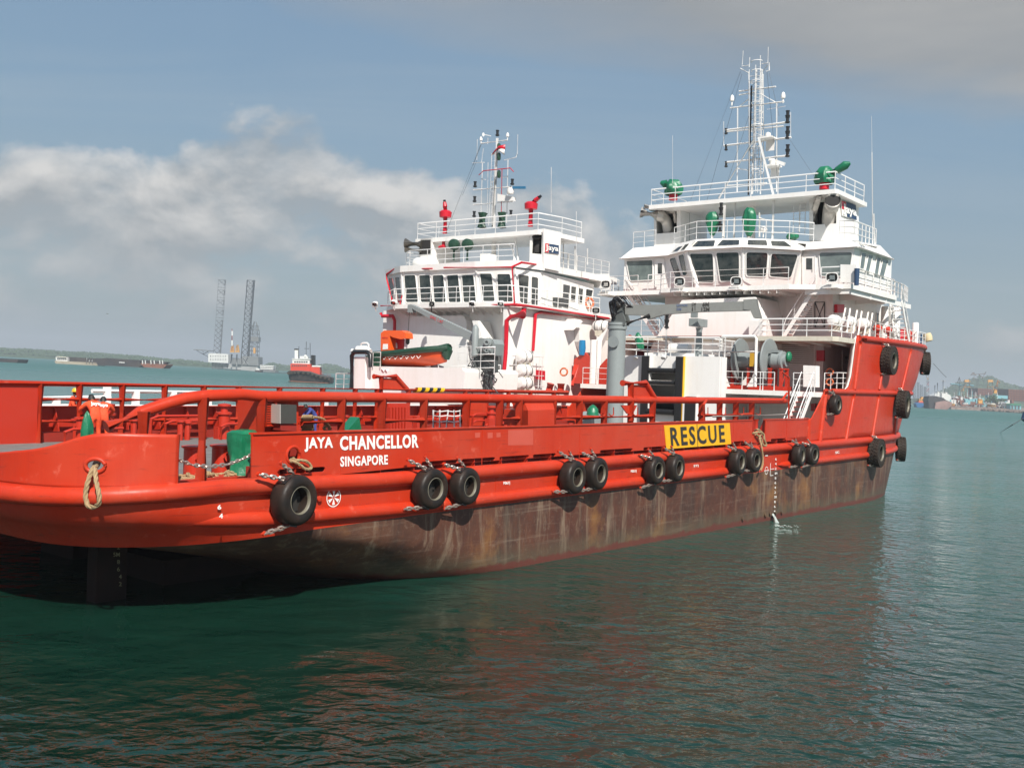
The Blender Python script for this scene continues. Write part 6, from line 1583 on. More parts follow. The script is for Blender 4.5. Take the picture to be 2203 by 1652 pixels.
# clutter near the port rail: valves, pipes, cleats
rnd = random.Random(3); mb = MB()
for k in range(46):
    s = rnd.uniform(11, 46); y = BE - rnd.uniform(1.4, 2.2); h = rnd.uniform(.25, .9); t = rnd.random()
    if t < .4: mb.lathe([(.12, 0), (.12, h), (.2, h + .03), (.2, h + .1), (.1, h + .12)], (s, y, 3.6), UP, 8)
    elif t < .7: mb.box(s, s + rnd.uniform(.3, .8), y, y + .3, 3.6, 3.6 + h)
    else: mb.tube([(s, y, 3.6), (s, y, 3.6 + h), (s + .3, y, 3.7 + h), (s + rnd.uniform(.8, 2.5), y, 3.7 + h)], .06, 6)
part('deck_pipework', mb, RED2, A, kind='stuff')
for k in range(6): part('vent_louvre_fin', MB().slab([P(840 + k * 6.5, 925, w=BE - 2.6), P(843 + k * 6.5, 925, w=BE - 2.6), P(843 + k * 6.5, 876, w=BE - 2.6), P(840 + k * 6.5, 876, w=BE - 2.6)], (0, .3, 0)), RED2, A, smooth=None)
part('vent_box', MB().slab([P(x, y, w=BE - 2.4) for x, y in ((836, 928), (882, 928), (882, 868), (836, 868))], (0, .4, 0)), RED2, A, smooth=None)
# ladder net and small white pipes
mb = MB()
for x in (932, 946, 960, 977, 990): mb.tube([P(x, 922, w=1.6), P(x + (0 if x != 960 else 4), 882, w=1.6)], .03, 5)
for y in (884, 894, 906): mb.tube([P(932, y, w=1.6), P(945, y + 2, w=1.6), P(960, y, w=1.6), P(976, y + 2, w=1.6), P(990, y, w=1.6)], .02, 5)
part('net_gate', mb, WHT2, A)
# deck gear seen under the winch house
for x, y, r_ in ((1270, 905, .55), (1470, 898, .3)):
    q = P(x, y, s=41); part('deck_machine', MB().lathe([(r_, -.4), (r_, .4), (r_ * .6, .45)], (41, q.y, 4.3), (0, 1, 0), 16).box(40.6, 41.4, q.y - .5, q.y + .5, 3.6, 4.0), GREY, A)
solo('tarpaulin_cover', MB().lathe([(.34, 0), (.3, .35), (.16, .5), (.03, .58)], P(1275, 893, s=40.2), UP, 9), GREEN, 'small green cover on deck machinery below the grey crane', 'cover', P(1275, 893, s=40.2))
# port side forecastle: orange davit, white columns
s_ = 50.0
rail(A, [(49.1, 11.4, fz), (49.1, 16.0, fz)], 1.05, 3, 1.2)
for x, r_ in ((1277, .26), (1288, .18)): part('vent_post', MB().lathe([(r_, fz), (r_, 9.3)], (50.2, P(x, 780, s=50.2).y, 0), UP, 12), WHT, A)
for x, y, w_, h in ((1255, 800, .8, 1.6), (1303, 810, .5, 1.2)):
    q = P(x, y, s=s_); part('red_machine', MB().box(s_, s_ + .8, q.y - w_, q.y + w_, fz, fz + h).slab([(s_, q.y - w_, fz + h), (s_, q.y + w_, fz + h), (s_, q.y, fz + h + .5)], (.8, 0, 0)), RED2, A, smooth=None)
part('red_frame', MB().tube([P(1231, 830, s=48), P(1240, 785, s=49), P(1232, 808, s=48)], .09, 8).tube([P(1180, 845, s=46), P(1185, 825, s=46)], .25, 10).tube([P(1206, 845, s=46), P(1207, 825, s=46)], .25, 10), RED2, A)
part('slanted_brace', MB().slab([P(x, y, s=50.2) for x, y in ((1278, 735), (1300, 712), (1310, 700), (1305, 712), (1290, 745), (1283, 765))], (.4, 0, 0)), WHT, A, smooth=None)
part('water_barrel', MB().lathe([(.2, 0), (.24, .5), (.2, 1.0)], P(1252, 764, s=50), UP, 12), BLUEB, A)
# ================================================================== covers, boats, rafts
def bag(c, r_, h, seed, sq=1.0, n=26, m_=16, prof=None, lean=(0, 0)):
    rd = random.Random(seed); mb = MB(); rows = []; ph = [rd.uniform(0, 6.28) for _ in range(6)]
    for k in range(m_ + 1):
        f = k / m_; rad = prof(f) if prof else math.sin(math.pi * min(1, .12 + f * .88)) ** .5
        row = []
        for q in range(n):
            t = 2 * math.pi * q / n
            w_ = 1 + .09 * math.sin(3 * t + ph[0] + f * 3) + .06 * math.sin(5 * t + ph[1] - f * 4) + .05 * math.sin(9 * t + ph[2])
            w_ += .16 * (noise.noise(Vector((math.cos(t) * 1.9, math.sin(t) * 1.9, f * 3.4 + seed))) + .5 * abs(noise.noise(Vector((math.cos(t) * 4.2, math.sin(t) * 4.2, f * 7 + seed)))))
            row.append(Vector((r_ * rad * w_ * math.cos(t) * sq + lean[0] * f, r_ * rad * w_ * math.sin(t) + lean[1] * f, h * f + .05 * h * noise.noise(Vector((math.cos(t), math.sin(t), f * 3 + seed * 2))))) + Vector(c))
        rows.append(row)
    mb.grid(rows, close=True).face(*rows[-1]); return mb
c = P(524, 1024, w=1.1); solo('tarpaulin_cover', bag((c.x, c.y + .0, 3.6), .40, 1.32, 5, 1.0, prof=lambda f: 1.0 - .10 * math.sin(math.pi * f) ** 2 - (.25 if f > .99 else 0)), GREEN, 'tall green tarpaulin sack standing by the chain at the stern gap', 'cover', (c.x, c.y + .2, 3.6), smooth=38)
c = P(187, 905, w=11.5); solo('tarpaulin_cover', bag((c.x, c.y, 3.6), .19, 1.35, 8), GREEN, 'green covered object beside the men on the far side of the deck', 'cover', (c.x, c.y, 3.6), smooth=38)
c = P(768, 925, w=2.0); solo('tarpaulin_cover', MB().slab([c + Vector((-.4, 0, 0)), c + Vector((.2, 0, 0)), c + Vector((.08, 0, .4))], (.1, .5, 0)), GREEN, 'small green canvas flap rising behind the bulwark over the name', 'cover', c)
mon = lambda f: 1.0 - .35 * f
for x, y, s, lab, dy, dz in ((1448, 431, 55.6, 'green covered fire monitor at the left end of the top deck', 1, .15), (1773, 408, 55.6, 'green covered fire monitor at the right end, its barrel to the right', -1, .45)):
    c = P(x, y, s=s); t = thing('fire_monitor', lab, 'fire monitor', c)
    part('pedestal', MB().lathe([(.30, 0), (.30, .55)], c, UP, 14), CRIM, t)
    part('cover', bag(c + Vector((0, 0, .35)), .62, 1.05, int(x), .9, prof=lambda f: .8 + .3 * math.sin(2.4 * f) - .5 * f * f), GREEN, t, smooth=38)
    if dy < 0: part('barrel_cover', MB().tube([c + Vector((0, -.2, .9)), c + Vector((0, -.75, 1.1)), c + Vector((-.1, -1.35, 1.38)), c + Vector((-.1, -1.62, 1.48))], [.3, .22, .27, .1], 10), GREEN, t)
    else: part('barrel_cover', MB().tube([c + Vector((0, .15, .9)), c + Vector((-.2, .55, 1.15)), c + Vector((-.3, .85, 1.25))], [.3, .3, .12], 10), GREEN, t)
for x, y, h, r_, lab in ((1532, 507, 1.55, .42, 'green bag shaped searchlight cover, shorter one left of centre on the bridge roof'), (1611, 509, 1.85, .43, 'taller green searchlight cover near the middle of the bridge roof')):
    c = P(x, y, s=54.9); t = thing('searchlight', lab, 'searchlight', c)
    part('stand', MB().tube([c + Vector((0, 0, -.25)), c], .09, 8), WHT, t)
    part('cover', bag(c, r_, h, int(x), prof=lambda f: .28 + .8 * math.sin(math.pi * .55 * f ** .8) - .55 * f ** 6), GREEN, t, smooth=38)
c = P(1704, 516, s=55.4); solo('tarpaulin_cover', bag(c, .38, .45, 12), GREEN, 'low green cover below the roof ladder left of the right funnel', 'cover', c, smooth=38)
for x, y in ((976, 560), (1005, 560)):
    c = P(x, y, s=45.2); t = thing('searchlight', 'round dark green searchlight on the far ship roof, ' + ('left' if x < 990 else 'right') + ' of the two', 'searchlight', c)
    part('stand', MB().tube([c, c + Vector((0, 0, .7))], .08, 8), DGREEN, t); part('drum', MB().lathe([(.3, -.25), (.38, -.15), (.38, .15), (.3, .3), (.02, .36)], c + Vector((0, 0, 1.05)), (-1, -.2, 0), 16), DGREEN, t)
for x in (1037, 1079):
    c = P(x, 490, s=46.6); solo('tarpaulin_cover', bag(c, .3, 1.0, x, prof=lambda f: 1 - .35 * math.sin(math.pi * f)), DGREEN, 'dark green wrapped unit at the far ship mast foot, ' + ('left' if x < 1050 else 'right') + ' one', 'cover', c, smooth=38)
c = P(1379, 752, s=47.5); solo('tarpaulin_cover', bag(c, .25, 1.05, 31, lean=(0, .25)), GREEN, 'green draped equipment on the winch house roof right of the grey crane', 'cover', c, smooth=38)
c = P(1697, 768, s=50.6); solo('tarpaulin_cover', MB().ball((50.6, c.y, c.z), .3, 12, 8, (.9, .6, 1.1)), GREEN, 'green bag over the motor end of the grey reel', 'cover', (50.6, c.y, c.z))
# life rafts
def raft(c, d, lab, grp, r_=.36, L=1.25):
    c = Vector(c); d = Vector(d).normalized(); t = thing('life_raft', lab, 'life raft', c, grp)
    part('canister', MB().lathe([(.02, -L / 2), (r_ * .7, -L / 2 + .04), (r_, -L / 2 + .2), (r_, -.05), (r_ * 1.06, -.04), (r_ * 1.06, .04), (r_, .05), (r_, L / 2 - .2), (r_ * .7, L / 2 - .04), (.02, L / 2)], c, d, 20), WHT, t)
    part('strap', MB().lathe([(r_ * 1.03, -.32), (r_ * 1.03, -.26)], c, d, 20).lathe([(r_ * 1.03, .26), (r_ * 1.03, .32)], c, d, 20), DGREY, t)
    x, y = frame(d); part('cradle', MB().box(c.x - .35, c.x + .35, c.y - .25, c.y + .25, c.z - r_ - .28, c.z - r_ - .2).box(c.x - .3, c.x - .22, c.y - .3, c.y + .3, c.z - r_ - .2, c.z - r_ + .1).box(c.x + .22, c.x + .3, c.y - .3, c.y + .3, c.z - r_ - .2, c.z - r_ + .1), CREAM, t, smooth=None)
for i, (x, y, ex) in enumerate(((1796, 691, 'nearest'), (1828, 693, 'middle'), (1857, 697, 'farthest'))):
    q = P(x, y, w=.9); raft(q, (1, 0, 0), f'white raft canister beside the upright poles, {ex} of three', 'life rafts by the boat deck rail')
for i, (y, ex) in enumerate(((768, 'top'), (797, 'middle'), (824, 'bottom'))):
    raft(P(1128, y, w=17.05), (1, 0, 0), f'white life raft canister on the far ship rack, {ex} shelf', 'life rafts on the far ship rack', .42, 1.2)
raft(P(1293, 702, s=52.3), (0, 1, 0), 'white life raft canister between the ships above the grey crane base', 'life rafts by the boat deck rail', .4, 1.2)
# life buoys
def buoy(c, n, lab, r_=.33):
    c = Vector(c); t = thing('life_buoy', lab, 'life buoy', c); a, b = frame(n)
    part('ring', MB().tube([c + a * r_ * math.cos(2 * math.pi * k / 20) + b * r_ * math.sin(2 * math.pi * k / 20) for k in range(20)], .25 * r_, 8, closed=True), mat('faded_orange_plastic', (.55, .12, .03), .5), t)
    for k in range(4): t0 = math.pi / 4 + k * math.pi / 2; part('band', MB().tube([c + a * r_ * math.cos(t0 - .12) + b * r_ * math.sin(t0 - .12), c + a * r_ * math.cos(t0 + .12) + b * r_ * math.sin(t0 + .12)], .27 * r_, 8), LETW, t)
buoy(P(1268, 652, w=18.1), (-.4, -1, 0), 'orange and white life buoy on the far ship bridge side')
buoy(P(1785, 800, w=1.6), (-1, -.3, 0), 'orange life buoy hung upper in the rail frame behind the ladder head', .2)
buoy(P(1785, 822, w=1.6), (-1, -.3, 0), 'orange life buoy hung lower in the rail frame behind the ladder head', .2)
buoy(P(1213, 800, w=16.6), (-1, -.3, 0), 'orange life buoy on the rail by the red davit between the ships', .24)

# rescue boat under the davit
RS = 38.6
def rp(x, y, s=RS): return P(x, y, s=s)
bow_, stern_ = rp(962, 765), rp(817, 770); L = (stern_ - bow_).length; cen = (bow_ + stern_) / 2
RB = thing('rescue_boat', 'orange rescue boat with cabin and dark green cover hanging from the grey davit', 'rescue boat', cen)
ax = (bow_ - stern_).normalized(); sd_ = Vector((-1, 0, 0)); upv = Vector((0, 0, 1))
def bp(u, v, w): return stern_ + ax * (u * L) + sd_ * v + upv * w      # u 0 stern..1 bow, v toward viewer, w up
sec = []
N_ = 14
for k in range(N_ + 1):
    u = k / N_; hw = .85 * (1 - max(0, (u - .55) / .45) ** 2.2) + .02; keel = -.62 + .25 * max(0, (u - .6) / .4) ** 2; sheer = .10 + .22 * u ** 2
    sec.append([bp(u, hw, sheer), bp(u, hw * 1.02, sheer - .25), bp(u, hw * .8, keel * .45), bp(u, hw * .12, keel), bp(u, -hw * .12, keel), bp(u, -hw * .8, keel * .45), bp(u, -hw * 1.02, sheer - .25), bp(u, -hw, sheer)])
part('hull', MB().grid(sec).face(*sec[0]), mat('deep_orange_moulding', (.50, .060, .012), .4), RB, smooth=35)
tubes = [[bp(k / N_, s_ * (.90 * (1 - max(0, (k / N_ - .6) / .4) ** 2.4) + .02), .18 + .26 * (k / N_) ** 2) for k in range(N_ + 1)] for s_ in (1, -1)]
part('cover', MB().tube(tubes[0] + tubes[1][::-1], [.19] * N_ + [.26] * 3 + [.19] * (N_ - 1), 10), DGREEN, RB, smooth=60)
part('bow_cover', MB().tube([bp(.93, 0, .42), bp(1.0, 0, .15), bp(1.0, 0, -.25)], [.3, .32, .14], 10).slab([bp(.45, .5, .38), bp(.95, .25, .55), bp(.95, -.25, .55), bp(.45, -.5, .38)], (0, 0, .06)), DGREEN, RB)
cab = [rp(x, y, RS - .55) for x, y in ((819, 756), (838, 754), (838, 722), (846, 726), (862, 730), (873, 728), (872, 717), (864, 711), (826, 711), (819, 717))]
CB = part('cabin', MB().slab(cab, (.65, 0, 0)), ORANGE, RB, smooth=None)
part('cabin_back', MB().slab([rp(x, y, RS + .05) for x, y in ((838, 756), (868, 752), (870, 722), (838, 722))], (.05, 0, 0)), CRIM, CB, smooth=None)
part('window', MB().slab([rp(x, y, RS - .57) for x, y in ((823, 752), (834, 751), (834, 740), (824, 740))], (.02, 0, 0)), LETW, CB, smooth=None)
part('window', MB().slab([rp(x, y, RS + .0) for x, y in ((848, 750), (855, 749), (854, 738), (850, 736))], (.02, 0, 0)), LETW, CB, smooth=None)
lettering('boat_lettering', 'RESCUE', CRIM, CB, rp(822, 728, RS - .56), rp(834, 728, RS - .56), rp(822, 725, RS - .56), lift=.01)
mb = MB()
for k in range(7): u = .2 + k * .085; mb.tube([bp(u, .9, .0), bp(u + .03, .93, -.16), bp(u + .06, .9, .0)], .018, 5)
part('grab_line', mb, LETW, RB)
part('stripe', MB().tube([bp(.5, .9, .02), bp(.58, .9, .02)], .03, 5).tube([bp(.28, .9, .0), bp(.36, .9, .0)], .03, 5), LETW, RB)
part('outboard_leg', MB().box(stern_.x - .12, stern_.x + .12, stern_.y - .1, stern_.y + .25, stern_.z - 1.3, stern_.z + .1), CRIM, RB)
CD = part('boat_cradle', MB().tube([rp(828, 795), rp(830, 777), rp(905, 785), rp(925, 790), rp(925, 775)], .04, 6).tube([rp(870, 795), rp(870, 780)], .04, 6).tube([rp(944, 800), rp(942, 770)], .04, 6), WHT2, B)
part('davit_pad', MB().slab([rp(x, y, RS + .2) for x, y in ((868, 792), (943, 800), (943, 788), (920, 781), (868, 784))], (.5, 0, 0)), mat('lilac_grey_paint', (.26, .25, .28), .6), B, smooth=None)
part('lifeline', MB().tube([rp(883, 836), rp(883, 772)], .03, 5).tube([rp(892, 836), rp(886, 775)], .03, 5), LETW, B)

# ================================================================== the flag
q = [P(x, y, s=46.9) for x, y in ((1056, 334), (1063, 322), (1074, 315), (1088, 312))]
q2 = [P(x, y, s=46.9) for x, y in ((1062, 333), (1068, 329), (1077, 327), (1085, 334))]
FL = thing('flag', 'red and white flag flying at the far ship mast', 'flag', q[0])
def band(f0, f1): return [[a.lerp(b, f0) + Vector((.12 * math.sin(i * 1.9), 0, 0)), a.lerp(b, f1) + Vector((.12 * math.sin(i * 1.9 + .8), 0, 0))] for i, (a, b) in enumerate(zip(q, q2))]
for nm, f0, f1, m_ in (('red_band', 0, .45, CRIM), ('white_band', .45, 1.0, LETW)):
    o = part(nm, MB().grid(band(f0, f1)), m_, FL); o.modifiers.new('t', 'SOLIDIFY').thickness = .01

# ================================================================== people
def person(loc, rz, lab, coverall, joints, hat=None, print_=None):
    """joints: dict of points in the person's own frame (x = faces, z up, feet at 0); one skinned body"""
    mw = SF @ Matrix.Translation(loc) @ Matrix.Rotation(rz, 4, 'Z')
    root = bpy.data.objects.new('person', None); COL.objects.link(root); root.matrix_world = mw; OFF[root.name] = Vector((0, 0, 0))
    root['label'] = lab; root['category'] = 'person'
    J = joints
    def chain(names, radii, m, nm, sub=1):
        vs = [Vector(J[n]) for n in names[0]]; return vs
    def skin(nm, verts, edges, rad, m, rooti=0):
        me = bpy.data.meshes.new(nm); me.from_pydata([tuple(v) for v in verts], edges, []); me.materials.append(m)
        o = bpy.data.objects.new(nm, me); COL.objects.link(o); o.parent = root; OFF[o.name] = Vector((0, 0, 0))
        sk = o.modifiers.new('skin', 'SKIN'); sk.use_smooth_shade = True
        for i, r_ in enumerate(rad): d = me.skin_vertices[0].data[i]; d.radius = r_ if hasattr(r_, '__len__') else (r_, r_); d.use_root = (i == rooti)
        o.modifiers.new('sub', 'SUBSURF').levels = 1; o.modifiers['sub'].render_levels = 2
        return o
    n = ['pelvis', 'waist', 'chest', 'neck', 'shL', 'elL', 'wrL', 'shR', 'elR', 'wrR', 'hipL', 'knL', 'anL', 'hipR', 'knR', 'anR']
    ix = {k: i for i, k in enumerate(n)}
    ed = [('pelvis', 'waist'), ('waist', 'chest'), ('chest', 'neck'), ('chest', 'shL'), ('shL', 'elL'), ('elL', 'wrL'), ('chest', 'shR'), ('shR', 'elR'), ('elR', 'wrR'), ('pelvis', 'hipL'), ('hipL', 'knL'), ('knL', 'anL'), ('pelvis', 'hipR'), ('hipR', 'knR'), ('knR', 'anR')]
    rad = [(.15, .13), (.14, .12), (.17, .13), .075, .085, .062, .05, .085, .062, .05, .105, .075, .055, .105, .075, .055]
    skin('coverall', [J[k] for k in n], [(ix[a], ix[b]) for a, b in ed], rad, coverall)
    hd = Vector(J['head']); nk = Vector(J['neck'])
    skin('head', [nk, nk.lerp(hd, .45), hd + Vector((0, 0, .0)), hd + Vector((.0, 0, .07))], [(0, 1), (1, 2), (2, 3)], [.055, .06, (.088, .10), (.07, .08)], SKIN)
    f_ = Vector(J.get('face', (1, 0, 0))).normalized(); sdv = Vector((-f_.y, f_.x, 0))
    part('nose', MB().tube([hd + f_ * .09 + UP * .03, hd + f_ * .125 - UP * .01], [.012, .018], 6), SKIN, root)
    for s_ in (-1, 1):
        part('ear', MB().ball(hd + sdv * .09 * s_, .028, 8, 6, (.5, .5, 1)), SKIN, root); part('eye', MB().ball(hd + f_ * .095 + sdv * .033 * s_ + UP * .03, .012, 6, 4), HAIR, root)
    part('mouth', MB().bar(hd + f_ * .095 - sdv * .022 - UP * .045, hd + f_ * .095 + sdv * .022 - UP * .045, .008, .008), mat('lip', (.09, .03, .025), .6), root)
    hr = MB(); rows = []
    for k in range(5):
        ph = math.pi / 2 * k / 4; row = []
        for q_ in range(14):
            t = 2 * math.pi * q_ / 14; v = Vector((math.cos(t), math.sin(t), 0)); fr = v.dot(f_)
            low = -.02 if fr < .35 else .05
            row.append(hd + v * .108 * math.cos(ph) + UP * (low * (1 - k / 4) + .135 * math.sin(ph) + .0))
        rows.append(row)
    hr.grid(rows, close=True); part('hair', hr, HAIR, root)
    if hat: part('helmet', MB().lathe([(.17, .05), (.17, .065), (.135, .07), (.13, .12), (.10, .18), (.03, .205)], hd, UP, 18).slab([hd + f_ * .12 + sdv * .08 + UP * .055, hd + f_ * .2 + sdv * .05 + UP * .045, hd + f_ * .2 - sdv * .05 + UP * .045, hd + f_ * .12 - sdv * .08 + UP * .055], (0, 0, .015)), YEL, root)
    for e_, w_ in (('elL', 'wrL'), ('elR', 'wrR')):
        a, b = Vector(J[e_]), Vector(J[w_]); d = (b - a).normalized(); x_, y_ = frame(d)
        part('hand', MB().obox(b + d * .055, d * .055, x_ * .042, y_ * .016), SKIN, root)
        for i, (o_, l_) in enumerate(((-.032, .06), (-.011, .07), (.011, .066), (.032, .05))):
            p0 = b + d * .10 + x_ * o_; part('finger', MB().tube([p0, p0 + d * l_ * .6 - y_ * .01, p0 + d * l_ * .9 - y_ * .035], [.010, .009, .007], 6), SKIN, root)
        p0 = b + d * .03 + x_ * .04; part('thumb', MB().tube([p0, p0 + d * .035 + x_ * .03, p0 + d * .065 + x_ * .03 - y_ * .015], [.012, .011, .008], 6), SKIN, root)
    for a_ in ('anL', 'anR'):
        a = Vector(J[a_]); part('boot', MB().slab([a + Vector((-.1, -.045, -.09)), a + Vector((.17, -.05, -.09)), a + Vector((.19, 0, -.09)), a + Vector((.17, .05, -.09)), a + Vector((-.1, .045, -.09))], (0, 0, .06)).lathe([(.055, -.05), (.06, .08)], a, UP, 10), BLKP, root)
    if print_:
        a, b, c_ = [Vector(v) for v in print_]; OFF[root.name] = Vector((0, 0, 0)); lettering('back_print', 'Jaya', LETW, root, a, b, c_, bold=.02, lift=.015)
    return root
LEG = dict(hipL=(0, .1, .9), knL=(.05, .12, .5), anL=(0, .14, .09), hipR=(0, -.1, .9), knR=(.03, -.12, .5), anR=(-.05, -.14, .09), pelvis=(0, 0, .95))
wp = BE - 2.0
q = P(153, 842, w=17.4); hh = q.z - 3.75; k_ = hh / 1.66
J1 = dict(LEG, waist=(.02, 0, 1.08), chest=(.06, 0, 1.32), neck=(.10, 0, 1.47), head=(.16, 0, 1.60), face=(1, -.2, -.3), shL=(.07, .19, 1.38), elL=(.12, .27, 1.12), wrL=(.34, .20, 1.02), shR=(.07, -.19, 1.38), elR=(.12, -.28, 1.12), wrR=(.34, -.2, 1.02))
o = person((q.x, 17.4, 3.75), R(-35), 'man in orange coverall and yellow hard hat by the white rail at the far left', COVER, J1, hat=True); o.scale = [k_] * 3
BEND = dict(hipL=(0, .1, .9), knL=(.06, .13, .5), anL=(.0, .15, .09), hipR=(0, -.1, .9), knR=(.08, -.12, .5), anR=(.05, -.15, .09), pelvis=(-.02, 0, .93), waist=(.08, 0, 1.08), chest=(.26, 0, 1.27), neck=(.38, 0, 1.38), head=(.50, 0, 1.45), face=(1, 0, -.7),
            shL=(.28, .19, 1.30), elL=(.46, .36, 1.12), wrL=(.62, .26, .94), shR=(.28, -.19, 1.30), elR=(.46, -.34, 1.12), wrR=(.62, -.2, .92))
for x, y, rz, lab in ((206, 853, 75, 'bareheaded man in orange coverall bending forward, left of the two at work'), (222, 857, 60, 'bareheaded man in orange coverall bending forward, right of the two at work')):
    q = P(x, y, w=wp - .3); k_ = (q.z - 3.6) / 1.52
    o = person((q.x - .25, wp - .75, 3.6), R(rz), lab, COVER, BEND, print_=((.02, .14, 1.22), (.02, -.14, 1.22), (.12, .14, 1.36))); o.scale = [k_] * 3
SIT = dict(BEND, head=(.5, 0, 1.42))
q = P(677, 880, w=BE - 2.2); o = person((q.x, BE - 2.3, 3.6), R(150), 'man in dark blue coverall bending behind the coiled rope', BLUEC, SIT); o.scale = [.95] * 3
# ================================================================== far shores and shipping (world frame)
def F3(px, d): return [Wd(x, y, dist=d) for x, y in px]
def away(d): return Vector((0, d, 0))
def fthing(name, lab, cat, px, d, group=None): 
    p_ = Wd(*px, dist=d); return thing(name, lab, cat, (p_.x, p_.y, 0), group, I4)
def fp(par, name, px, d, th, m, **k): return part(name, MB().slab(F3(px, d), away(th)), m, par, smooth=None, **k)
def frect(x0, x1, y0, y1, sl=.0528): return [(x0, y1), (x1, y1 + (x1 - x0) * sl), (x1, y0 + (x1 - x0) * sl), (x0, y0)]
def bars(par, name, segs, d, r_, m, n=5, kind=None):
    mb = MB()
    for s_ in segs: mb.tube([Wd(x, y, dist=d + (z[0] if z else 0)) for x, y, *z in s_], r_, n)
    return part(name, mb, m, par, kind=kind)
FOL = mat('distant_forest', (.045, .085, .028), .9, var=.9, scale=.06, col2=(.02, .05, .02), bump=2.0, bscale=.12)
ROCKM = mat('brown_shore_rock', (.26, .19, .15), .9, var=.9, scale=.09, col2=(.12, .10, .08), bump=1.0, bscale=.3)
RUST = mat('rusty_plating', (.20, .075, .045), .8, var=.7, scale=.12, col2=(.09, .05, .04))
DARKH = mat('dark_barge_steel', (.018, .018, .021), .7, var=.6, scale=.1, col2=(.06, .045, .035))
FW = mat('distant_white_paint', (.62, .62, .60), .6, var=.4, scale=.15, col2=(.42, .41, .38))
FGR = mat('distant_grey_steel', (.17, .18, .18), .7, var=.5, scale=.2, col2=(.10, .10, .10))
FGL = mat('distant_light_grey', (.34, .345, .34), .7, var=.5, scale=.1, col2=(.22, .21, .20))
FRED = mat('distant_red_paint', (.52, .05, .025), .5)
FYEL = mat('distant_yellow_paint', (.55, .27, .04), .6)
CYAN = mat('distant_cyan_paint', (.16, .38, .42), .6)
def ridge(name, tops, d, depth, seed, rough_=1.0):
    """a low wooded ridge: skyline given in photograph pixels at distance d"""
    rd = random.Random(seed); rows = []; xs = []
    for (x0, y0), (x1, y1) in zip(tops, tops[1:]):
        n = max(2, int(abs(x1 - x0) * .55)); xs += [(lerp(x0, x1, k / n), lerp(y0, y1, k / n)) for k in range(n)]
    xs.append(tops[-1])
    for j, f in enumerate((0, .06, .25, .55, .85, 1.0, 1.35)):
        row = []
        for x, y in xs:
            q = Wd(x, y, dist=d + depth * f); h = (0, .38, .66, .86, .97, 1, .3)[j]
            base = Wd(x, y, dist=d + depth); H_ = max(0, base.z)
            z = H_ * h
            if 0 < j < 6: z += H_ * .10 * rough_ * (noise.noise(Vector((q.x * .03, q.y * .03, seed))) + .8 * noise.noise(Vector((q.x * .11, q.y * .11, seed)))) + rd.uniform(-.4, .8) * rough_
            dd = d + depth * f; p_ = Wd(x, y, dist=dd); row.append((p_.x, p_.y + (6 * noise.noise(Vector((q.x * .02, j, seed)))), max(-.4 if j == 0 else .3, z)))
        rows.append(row)
    o = bpy.data.objects.new(name, mesh(name, MB().grid(rows), FOL, 180)); COL.objects.link(o); o['kind'] = 'structure'
    mb = MB()
    for k in range(int(len(xs) * 7)):          # tree tops breaking the skyline and the slope
        i = rd.randrange(len(xs)); j = rd.choice((1, 2, 3, 4, 5, 5, 5)); q = Vector(rows[j][i]) + Vector((rd.uniform(-4, 4), rd.uniform(-8, 8), 0)); r_ = rd.uniform(1.6, 4.2) * rough_; h_ = r_ * rd.uniform(.8, 1.6)
        t0 = rd.uniform(0, 6)
        ring_ = [q + Vector((r_ * math.cos(t0 + a * 1.257) * rd.uniform(.7, 1.2), r_ * math.sin(t0 + a * 1.257), rd.uniform(-.3, .4) * h_)) for a in range(5)]
        top_ = q + Vector((rd.uniform(-.4, .4) * r_, 0, h_))
        for a in range(5): mb.face(ring_[a], ring_[(a + 1) % 5], top_)
    t_ = bpy.data.objects.new('forest_canopy', mesh('forest_canopy', mb, FOL, None)); COL.objects.link(t_); t_['kind'] = 'stuff'
    return o
ridge('hills', [(-160, 748), (-60, 752), (0, 751), (60, 753), (120, 757), (200, 761), (280, 766), (330, 771), (365, 775), (420, 778), (450, 783), (500, 787)], 2000, 500, 3, .8)
ridge('hills', [(560, 791), (575, 785), (588, 782), (600, 786), (625, 789), (670, 790), (702, 785), (722, 788), (748, 797), (790, 806)], 2300, 500, 5)
ridge('hills', [(1935, 862), (2000, 858), (2036, 838), (2060, 826), (2085, 820), (2112, 813), (2135, 814), (2150, 822), (2175, 829), (2205, 838), (2260, 846), (2340, 862)], 2300, 400, 9, .9)
# far left barges
g = 'loaded barges far off on the left'
def barge(x0, x1, yt, yb, m, lab, d, sl=.05, house=None, rise=4):
    t = fthing('barge', lab, 'barge', ((x0 + x1) / 2, yb), d, g)
    fp(t, 'hull', [(x0 + rise, yb), (x1 - rise, yb + (x1 - x0) * sl), (x1, yt + 2 + (x1 - x0) * sl), (x1, yt + (x1 - x0) * sl), (x0, yt), (x0, yt + 3)], d, 16, m)
    return t
t = barge(-40, 39, 769, 780, DARKH, 'dark barge cut by the left edge of the photo, on the water', 760)
t = barge(118, 212, 776, 785, mat('cream_barge', (.36, .32, .24), .8, var=.7, scale=.1, col2=(.16, .12, .09)), 'pale hulled barge with cream deckhouse, leftmost of the cluster by the wooded shore', 900)
fp(t, 'deckhouse', frect(120, 145, 768, 778), 904, 8, FW); fp(t, 'roof', frect(122, 142, 766.5, 768), 903, 9, CREAM)
fp(t, 'dark_cargo', [(146, 779), (212, 784), (222, 771), (200, 771), (146, 768)], 908, 10, DARKH)
for k in range(3): bars(t, 'mooring_post', [[(186 + k * 6, 778), (187 + k * 6, 770)]], 898, .35, FW)
for k in range(5): fp(t, 'window', frect(123 + k * 4.2, 126 + k * 4.2, 771, 773.4), 903.5, .3, DGREY)
t = barge(206, 305, 776, 785.5, DARKH, 'long black barge with heaped dark cargo, middle of the cluster', 860)
